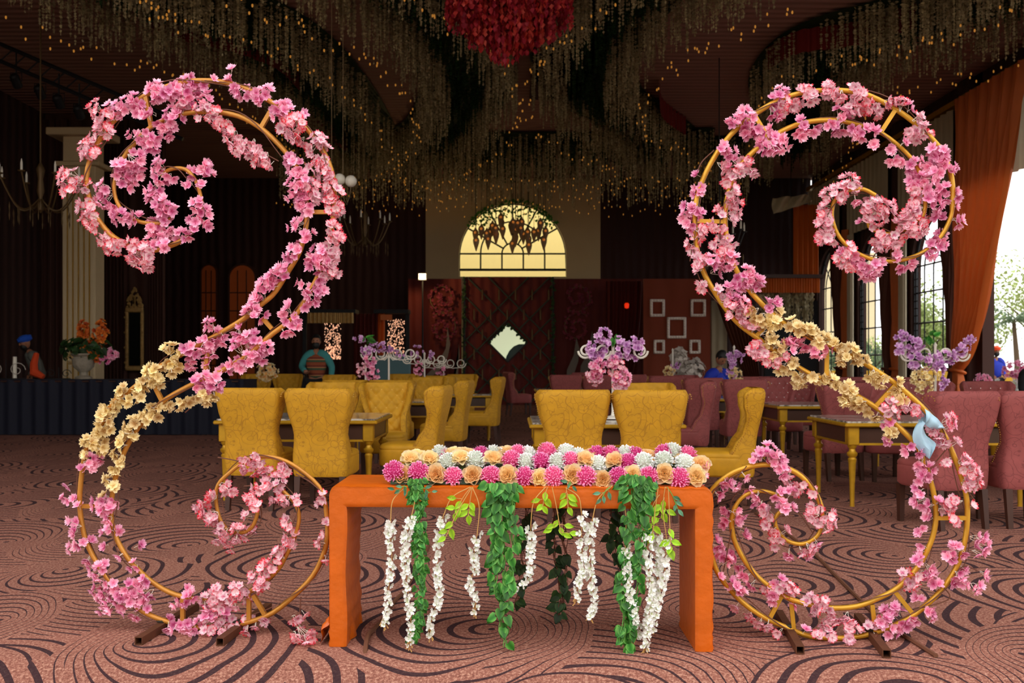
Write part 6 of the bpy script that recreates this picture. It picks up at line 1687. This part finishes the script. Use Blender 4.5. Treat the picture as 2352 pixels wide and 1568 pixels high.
RI = [(1806, 1149), (1782, 1135), (1747, 1127), (1715, 1135), (1693, 1156), (1682, 1188), (1682, 1219), (1691, 1251), (1712, 1289), (1740, 1324), (1775, 1352), (1810, 1373), (1862, 1389), (1914, 1396), (1967, 1392), (2012, 1376), (2058, 1352), (2096, 1317), (2124, 1275), (2143, 1230), (2150, 1184), (2145, 1135), (2135, 1097), (2121, 1053), (2100, 1017), (2057, 974), (2011, 935), (1957, 903), (1900, 876), (1850, 853), (1800, 821), (1743, 778), (1700, 746), (1672, 715), (1641, 670), (1615, 622), (1600, 567), (1596, 508), (1600, 456), (1613, 415), (1637, 367), (1667, 323), (1700, 288), (1737, 260), (1781, 234), (1833, 215), (1885, 208), (1937, 208), (1989, 217), (2048, 245), (2096, 278), (2137, 315), (2166, 352), (2185, 404), (2188, 456), (2183, 500), (2159, 545), (2122, 578), (2077, 596), (2037, 600), (1996, 593), (1955, 572), (1926, 541), (1913, 508), (1911, 485), (1918, 460), (1944, 439), (1981, 434), (2011, 448)]
RR = [(1733, 265, 1765, 319), (2057, 251, 2024, 302), (1600, 508, 1661, 509), (1736, 772, 1768, 740), (1899, 803, 1898, 874), (2055, 885, 2012, 931), (2146, 1189, 2218, 1189), (1796, 1366, 1766, 1422), (1817, 1383, 1823, 1444), (2003, 1388, 2010, 1448), (2056, 1359, 2098, 1411)]
RC_ = """P 1795,215,26 1780,232,20 1690,280,22 1710,265,28 1725,275,22 1715,300,22 1735,300,20 1675,285,16 R 1850,205,18 1862,225,20 1830,238,24 1800,245,24 P 1780,262,22 R 1905,200,18 1905,215,22 1935,222,18 1960,205,18 1975,217,16 1965,225,14
R 1990,245,26 1960,250,24 P 1930,258,22 1945,270,20 R 2010,255,22 2070,240,22 P 2090,245,16 R 2045,235,18 2110,270,18 2125,290,14 2110,310,22 2095,305,16 2135,308,14
P 1770,310,24 1790,325,26 1780,340,26 1800,335,20 1760,345,20 1750,330,18 1840,275,12 1845,300,22 1832,310,14 1875,300,16 1915,290,22 1930,298,18 1960,300,22 1980,310,20 2005,295,18 2005,330,16 2045,345,18 2050,365,20 2070,370,14 2080,330,14 1990,290,14
P 1665,340,20 1680,352,20 1680,370,22 R 1660,385,20 1690,395,24 1715,380,24 1730,395,16 1675,415,18 P 1600,400,12 1600,435,22 R 1680,455,20 1695,465,16 1685,440,18 1650,490,20 1690,490,20 1640,520,18 1660,525,14 1684,505,14 1676,470,14
P 1580,480,22 1575,500,22 1585,520,20 1605,490,18 R 1610,525,18 1605,545,18 1590,575,16 1600,600,18 1605,620,16 1618,600,16 1583,560,14
R 1650,560,24 1665,580,22 1675,560,20 P 1640,600,22 1670,605,24 1650,620,22 1683,592,18 R 1610,655,18 1645,665,14 P 1725,640,28 1735,655,24 1700,650,24 1720,625,20 1740,640,16 1680,670,24 1695,690,24 R 1700,702,26 1670,685,20 1690,720,24 1715,715,20 1705,745,16 1735,750,18 P 1770,700,18 1780,695,14
P 2155,345,24 2165,360,20 2140,352,18 2145,375,24 2130,385,24 2160,375,22 2190,390,18 2110,375,20 2090,385,18 2130,405,24 2110,410,24 2095,420,18 2150,400,22 2140,425,22 2165,430,20 2140,450,20 R 2110,455,20 2100,440,18 P 2200,445,18 2165,450,22 2150,475,22 2155,495,20 2195,475,10 2205,510,20 R 2100,475,22 2090,490,24 2095,515,26 2080,530,24 2110,530,22 2120,505,22 2070,508,18 P 2160,545,22 2150,560,22 2130,575,18 2140,590,16 2168,556,16
R 1950,415,24 1960,430,22 1925,440,24 1900,445,20 1935,455,16 P 1965,460,14 R 2000,465,26 2020,475,28 2045,475,24 2020,490,24 1990,480,18 P 1975,510,10 R 1998,510,20 2020,520,16 1895,480,20 1890,500,22 1900,520,20 1895,540,24 1910,545,20 1885,545,16
R 1950,565,20 1945,585,22 1935,600,22 P 1960,600,24 1985,620,26 2000,625,24 1975,605,22 2020,605,20 R 1950,615,18 2015,555,22 2035,560,22 2055,550,22 2028,540,18 P 2060,590,18 2070,615,18 2090,605,16 1935,580,14
C 1730,720,20 1745,735,22 1770,740,22 1760,760,20 1788,748,14 1790,718,14 R 1740,795,18 C 1762,800,16 1820,745,22 1838,755,18 1855,760,20 1870,765,16 1775,785,18 1790,795,20 R 1765,830,16 P 1810,780,18 1820,795,22 1835,782,18 1845,798,14 C 1895,780,20 1880,785,18 1920,790,20 P 1865,800,20 1880,810,20 1905,800,18 C 1950,805,22 1965,820,18 1940,825,18 1980,825,20 R 1730,810,20 1750,815,18 C 1780,815,20 R 1775,832,20 1800,815,14 C 1800,845,22 1820,835,18 1840,870,26 1833,882,18 1870,865,18 1882,872,18 1905,870,20 1920,885,20 1950,895,22 1935,915,20 1960,925,20 1980,930,20 1990,942,16 2005,865,20 2025,875,20 2065,880,16 2060,897,16 2055,910,20 2075,915,18 2015,960,14
R 2040,940,20 2060,940,20 2080,930,16 2105,940,20 2050,925,16 P 2040,975,20 C 2045,992,20 P 2040,1015,14 2085,1030,20 2115,1035,18 2110,1065,20 2130,1080,22 2120,1100,20 R 2140,985,16 2180,965,20 P 2185,978,18 R 2165,1015,18 2160,1000,16 2195,1015,16 2175,1060,14 2215,1055,18 2225,1075,22 2240,1085,22 2240,1110,20 2220,1110,18
P 2105,1125,20 2115,1150,22 2130,1160,18 2160,1150,14 R 2170,1168,18 2182,1165,20 2195,1150,18 2197,1195,16 2235,1160,10 P 2130,1190,14 2115,1215,18 2115,1260,18 2110,1285,18 2140,1310,22 2130,1325,22 R 2080,1330,26 2095,1340,24 2105,1325,20 P 2150,1340,18 2190,1265,24 2180,1280,20 2212,1270,14 2245,1235,20 2260,1240,20 2250,1265,20 2265,1255,18 2205,1320,18 2215,1340,16 2190,1335,14 2265,1320,16 2245,1350,20 2215,1310,14
P 2110,1375,16 2060,1400,20 2040,1410,22 2030,1425,18 2080,1430,22 2095,1425,18 2130,1400,16 2140,1415,16 2050,1450,22 2070,1440,20 R 2020,1430,18 2000,1437,16 1975,1445,14 P 1790,1340,24 R 1805,1350,24 1820,1360,18 1765,1355,20 P 1775,1375,18 1825,1390,12 R 1865,1380,22 1870,1400,18 1890,1385,16 1910,1405,16 1900,1430,20 1920,1425,18 1880,1455,16 1910,1455,18 1945,1420,18 1950,1440,18 1740,1430,18 1725,1415,14 1760,1437,16 1790,1452,14 P 1850,1445,12 R 1950,1466,12 2010,1462,10 1690,1395,14 P 1700,1360,18 1685,1340,20 1710,1325,18 1730,1345,16 1700,1300,16 1672,1290,16 1680,1278,18 1655,1270,22 1650,1255,18 1645,1240,14 1655,1325,14
P 1745,1040,22 1770,1035,24 1760,1050,24 1790,1055,22 1735,1055,16 1795,1080,22 1785,1070,20 R 1810,1100,20 1840,1115,18 1835,1130,16 1865,1130,14 1870,1170,20 1865,1182,18 1905,1195,22 1900,1210,18 1910,1182,14 1875,1200,14 P 1655,1110,16 1675,1110,20 1690,1115,16 1660,1130,16 1650,1137,14 1710,1095,14 1740,1140,14 1720,1130,16 1730,1155,10 1670,1175,18 1665,1200,16 1700,1180,20 1695,1195,18 1710,1220,12 1715,1232,14 1795,1160,22 1810,1165,20 1780,1145,16 1815,1130,18 1790,1130,16 1750,1165,16 R 1765,1180,20 1760,1200,16 1775,1220,14 1785,1235,18 1780,1255,12 1805,1215,16 P 1812,1270,18 R 1840,1265,18 1860,1260,18 P 1875,1250,18 1855,1275,14"""
arch('right gold S-shaped scroll arch wound with pink and cream blossoms', 1.5, 4.6, -.13, (RO, (.12, .16)), (RI, (.06, .2)), RR, RC_, [(1838, 1503, 1789, 1417), (2037, 1512, 1970, 1425)], M['gold_frame'],
     [[(1600, 400), (1612, 372), (1640, 345)], [(1590, 560), (1585, 600)], [(1780, 1115), (1830, 1170), (1868, 1225)], [(1660, 1320), (1672, 1260), (1680, 1215)], [(1715, 1070), (1690, 1100)], [(2150, 1060), (2175, 1030)], [(2225, 1130), (2240, 1150)], [(2100, 1400), (2180, 1375), (2160, 1340)], [(2245, 1310), (2215, 1300), (2190, 1320)]], 21)

LO = [(370, 405), (386, 391), (411, 386), (432, 393), (450, 416), (461, 452), (461, 484), (446, 520), (421, 549), (386, 566), (332, 577), (286, 559), (250, 534), (218, 491), (204, 449), (198, 427), (202, 384), (218, 341), (250, 291), (286, 256), (329, 222), (379, 200), (421, 188), (471, 185), (521, 190), (571, 206), (618, 231), (657, 259), (704, 295), (739, 341), (761, 391), (768, 441), (766, 491), (761, 531), (750, 574), (736, 620), (711, 671), (675, 728), (625, 767), (571, 814), (518, 846), (475, 868), (429, 889), (375, 921), (330, 965), (300, 1010), (279, 1053), (264, 1103), (255, 1160), (257, 1198), (268, 1237), (292, 1279), (320, 1310), (352, 1338), (397, 1363), (450, 1375), (500, 1376), (537, 1371), (572, 1359), (607, 1335), (638, 1307), (663, 1265), (680, 1223), (687, 1188), (680, 1160), (659, 1135), (630, 1115), (605, 1120)]
LI = [(375, 480), (392, 490), (371, 512), (321, 509), (289, 491), (270, 466), (262, 434), (268, 399), (286, 359), (311, 327), (343, 295), (379, 274), (421, 261), (457, 257), (511, 259), (557, 270), (600, 295), (636, 327), (664, 359), (686, 391), (696, 424), (704, 459), (705, 495), (702, 524), (689, 577), (657, 631), (629, 674), (600, 699), (561, 731), (521, 756), (482, 778), (443, 799), (386, 831), (361, 846), (300, 896), (261, 924), (236, 971), (207, 1010), (193, 1053), (184, 1125), (184, 1170), (194, 1230), (215, 1279), (250, 1331), (290, 1372), (324, 1401), (369, 1422), (430, 1438), (500, 1441), (560, 1431), (621, 1410), (677, 1366), (719, 1321), (743, 1272), (752, 1230), (750, 1177), (736, 1121), (687, 1076), (642, 1053), (600, 1048), (565, 1058), (530, 1083), (502, 1111), (496, 1145), (505, 1191), (525, 1217), (550, 1224), (577, 1212), (591, 1180), (590, 1150)]
LR = [(335, 222, 348, 293), (629, 243, 600, 293), (704, 487, 765, 487), (604, 731, 625, 755), (480, 780, 471, 868), (346, 868, 373, 921), (189, 1162, 255, 1162), (582, 1366, 609, 1412), (572, 1361, 572, 1428), (420, 1372, 420, 1436)]
LC = """P 530,158,14 528,185,14 540,208,18 560,212,24 590,222,26 610,205,22 425,190,30 455,205,28 470,225,26 395,215,28 360,215,30 355,198,22 420,218,26 295,235,30 265,250,28 320,240,22 335,262,18 312,262,16 350,258,14 490,180,10
R 220,245,22 235,275,30 235,300,28 250,262,20 205,335,30 200,355,22 212,345,18 160,410,32 185,430,28 155,440,18 200,475,28 205,505,26 215,520,16 240,545,26 265,565,24 250,572,15 150,400,16
P 430,235,26 R 465,255,28 490,265,24 P 400,265,30 380,285,28 385,305,20 R 415,248,22 P 330,320,28 305,310,20 350,335,22 355,315,16 315,370,30 285,390,30 290,415,28 310,395,28 275,380,18 235,430,22 240,455,28 260,475,20 280,500,26 310,505,25 265,492,18 365,385,24 375,405,24 395,410,14 362,370,14 470,385,18 480,400,20 440,395,20 430,425,14 460,420,14 472,378,14
P 350,440,26 365,460,28 380,475,26 345,450,18 375,495,22 400,480,16 455,470,22 470,490,24 480,515,18 445,505,20 350,520,26 380,530,28 400,540,24 420,540,20 360,550,28 375,560,20 R 320,575,28 330,585,30 310,590,22 335,605,24 300,560,18 P 350,565,22 440,530,16 430,545,14
R 520,295,24 535,320,24 545,340,20 560,345,26 580,350,26 600,365,24 620,378,14 575,332,18 590,375,16 505,285,16
P 640,255,28 665,265,28 R 680,285,26 655,290,26 675,310,24 690,325,16 P 695,265,14 655,240,16
R 730,320,24 715,345,20 745,335,16 735,365,22 725,380,24 745,400,22 760,420,24 770,440,22 757,452,22 765,475,26 775,487,18 748,385,16 755,435,16
P 665,365,18 680,385,24 690,402,20 680,420,28 700,440,30 690,460,28 R 715,430,24 720,455,20 P 700,475,26 660,455,12 685,435,24 705,420,20 685,510,22 675,525,20 705,540,20 718,535,12 680,575,22 665,590,20 695,558,16
R 765,525,22 775,545,18 760,562,22 768,580,16 P 730,585,28 745,600,28 725,610,26 R 750,620,26 765,592,20 P 712,595,18 R 770,630,16 P 738,640,16 740,575,18
P 640,630,26 625,650,22 610,655,24 600,675,24 650,615,18 690,650,16 715,665,20 735,665,18 720,690,24 700,705,12 705,675,12 660,705,18 650,722,14 670,745,26 655,765,14 585,695,22 575,715,24 600,725,20 562,714,16 620,640,18
P 485,745,22 500,770,24 470,790,26 480,810,22 510,778,20 475,832,18 492,790,20 550,760,24 560,780,24 580,772,20 545,795,22 590,795,24 610,797,22 590,815,20 570,825,22 602,825,16 545,832,22 520,845,20 555,848,16 500,862,16
P 430,800,20 440,820,22 435,842,16 470,875,26 490,870,22 455,885,20 505,885,16 450,870,16 480,892,16
C 390,800,22 405,815,22 400,840,22 385,840,18 395,857,12 350,862,28 335,880,24 360,872,24 320,890,20 345,845,18 280,895,18 270,920,20 290,922,18 318,910,18 240,935,16 250,947,20 235,965,24 245,985,20 225,1010,26 215,1022,18 235,1030,18 195,1045,16 200,1012,18 225,990,16 262,935,14
C 475,910,24 495,910,16 450,920,18 415,930,18 385,935,16 355,940,22 340,955,24 328,965,20 310,965,18 290,985,22 300,1000,18 275,1020,20 265,1045,18 275,1060,18 265,1080,20 245,1105,18 260,1120,18 240,1137,14 432,925,16 365,955,14 285,1005,16
P 205,1060,22 190,1075,14 225,1050,18 215,1070,16 155,1115,10 150,1145,20 170,1150,16 180,1165,16 220,1160,22 240,1170,26 255,1155,24 245,1192,18 250,1175,18 245,1220,18 270,1215,16 230,1150,16 170,1205,20 165,1222,16 180,1245,20 165,1260,18 210,1240,14 158,1195,12
P 320,1250,16 240,1255,10 272,1280,14 205,1285,18 215,1310,22 235,1300,18 222,1325,14 310,1300,20 330,1330,22 320,1342,18 250,1345,24 225,1360,24 240,1390,26 270,1380,26 285,1360,24 300,1350,22 320,1370,28 340,1365,20 250,1400,18 330,1392,20 232,1375,20 280,1400,16 305,1410,12 262,1362,20 300,1378,18 315,1420,16 390,1420,14
P 410,1385,22 440,1370,22 430,1355,16 405,1440,20 425,1437,18 440,1450,16 460,1430,16 388,1442,14 R 480,1380,26 500,1395,26 520,1375,26 490,1360,24 535,1385,20 P 510,1412,24 480,1410,22 R 540,1430,20 475,1440,20 505,1440,22 522,1442,18 570,1430,20 585,1440,14 610,1425,16 567,1447,14 P 425,1385,16 470,1395,16
R 545,1355,22 565,1365,20 590,1335,22 600,1350,20 582,1322,16 610,1310,24 625,1295,20 640,1270,20 655,1265,14 670,1250,14 660,1240,18 665,1215,14 655,1195,16 678,1225,10
R 565,1060,22 590,1055,18 585,1075,22 610,1085,20 650,1080,20 655,1065,14 640,1100,20 610,1110,20 590,1125,20 570,1140,20 580,1155,16 565,1185,16 590,1165,16 640,1120,16 650,1145,22 632,1150,16 682,1150,14 520,1120,20 535,1130,12 555,1080,14 600,1070,14
R 475,1150,22 460,1165,18 490,1140,18 485,1185,24 500,1205,24 510,1225,20 520,1245,18 500,1240,16 530,1262,10 545,1215,18 560,1225,18 580,1215,14 542,1238,12 470,1180,16
R 740,1140,16 735,1157,14 748,1200,10 735,1245,14 747,1285,8 745,1225,10 R 680,1425,16 700,1410,10 695,1455,24 715,1460,18 680,1462,16 705,1470,14 690,1440,12"""
arch('left gold S-shaped scroll arch wound with pink and cream blossoms', -1.5, 4.72, -.09, (LO, (.12, .1)), (LI, (.1, .2)), LR, LC, [(318, 1482, 450, 1400), (505, 1484, 617, 1401)], M['dull_gold'],
     [[(500, 270), (570, 330), (640, 370)], [(500, 1050), (530, 1055), (560, 1062)], [(680, 1088), (710, 1105), (738, 1128)], [(575, 1115), (560, 1116)], [(690, 1440), (689, 1400), (691, 1370)], [(690, 1410), (640, 1425), (590, 1440)], [(425, 947), (445, 930)], [(470, 185), (560, 195), (600, 210)], [(250, 1020), (300, 985), (330, 965)], [(232, 1340), (235, 1370)]], 22)

# pale blue ribbon tied on the right arch
q0 = lambda x, y, o=0.04: P(x, y, (4.6 + .13 * 1.5) / (1 + .13 * (x - CX) / F) - o)
root = thing('satin_ribbon', 'pale blue satin ribbon knotted around the right arch', 'ribbon', q0(2140, 960))
A0 = [(2124, 938), (2138, 948), (2160, 968), (2168, 982)]; A1 = [(2122, 978), (2125, 975), (2140, 985), (2166, 984)]
s0 = smooth_path([q0(*p) for p in A0], 12); s1 = smooth_path([q0(*p) for p in A1], 12)
b = MB(); b.grid(lambda u, v: s0[int(u * 11)].lerp(s1[int(u * 11)], v) + Vector((0, -.02 * math.sin(PI * v) + .004 * math.sin(u * 20), 0)), 11, 6)
b.grid(lambda u, v: s0[int(u * 11)].lerp(s1[int(u * 11)], v) + Vector((0, .05 + .02 * math.sin(PI * v), 0)), 11, 4); part('knot_wrap', b, M['paleblue'], root, world=True)
B0 = [(2120, 962), (2106, 975), (2098, 1000), (2105, 1025), (2125, 1045), (2132, 1052)]; B1 = [(2124, 976), (2124, 985), (2130, 1000), (2142, 1010), (2150, 1022), (2134, 1053)]
s2 = smooth_path([q0(*p) for p in B0], 16); s3 = smooth_path([q0(*p) for p in B1], 16)
b = MB(); b.grid(lambda u, v: s2[int(u * 15)].lerp(s3[int(u * 15)], v) + Vector((0, .012 * math.sin(v * 7 + u * 3), 0)), 15, 8); part('ribbon_tail', b, M['paleblue'], root, world=True)

# brown cables on the carpet
def cable(pts, label):
    b = MB(); w_ = []
    for x, y in pts:
        Y = GY(y); p = P(x, y, Y); p.z = .008
        edge = 4.20 - .045 * p.x
        if p.y < edge:
            for _ in range(6):
                z = -(edge - p.y) * .477; p = P(x, y, (CH - z) * F / (y - HY)); 
            p.z = -(edge - p.y) * .475 + .008
        w_.append(p)
    b.tube(smooth_path(w_, 60), .011, 6); solo('cable', b, M['cable'], label, 'cable', w_[0])
cable([(818, 1568), (822, 1530), (840, 1490), (858, 1450), (880, 1425), (905, 1385), (935, 1350), (985, 1255)], 'brown cable running under the orange table from the front edge of the carpet')
cable([(1735, 1180), (1790, 1215), (1870, 1275), (1920, 1325), (1985, 1390), (2040, 1440), (2110, 1484), (2150, 1510)], 'brown cable running diagonally under the right arch')
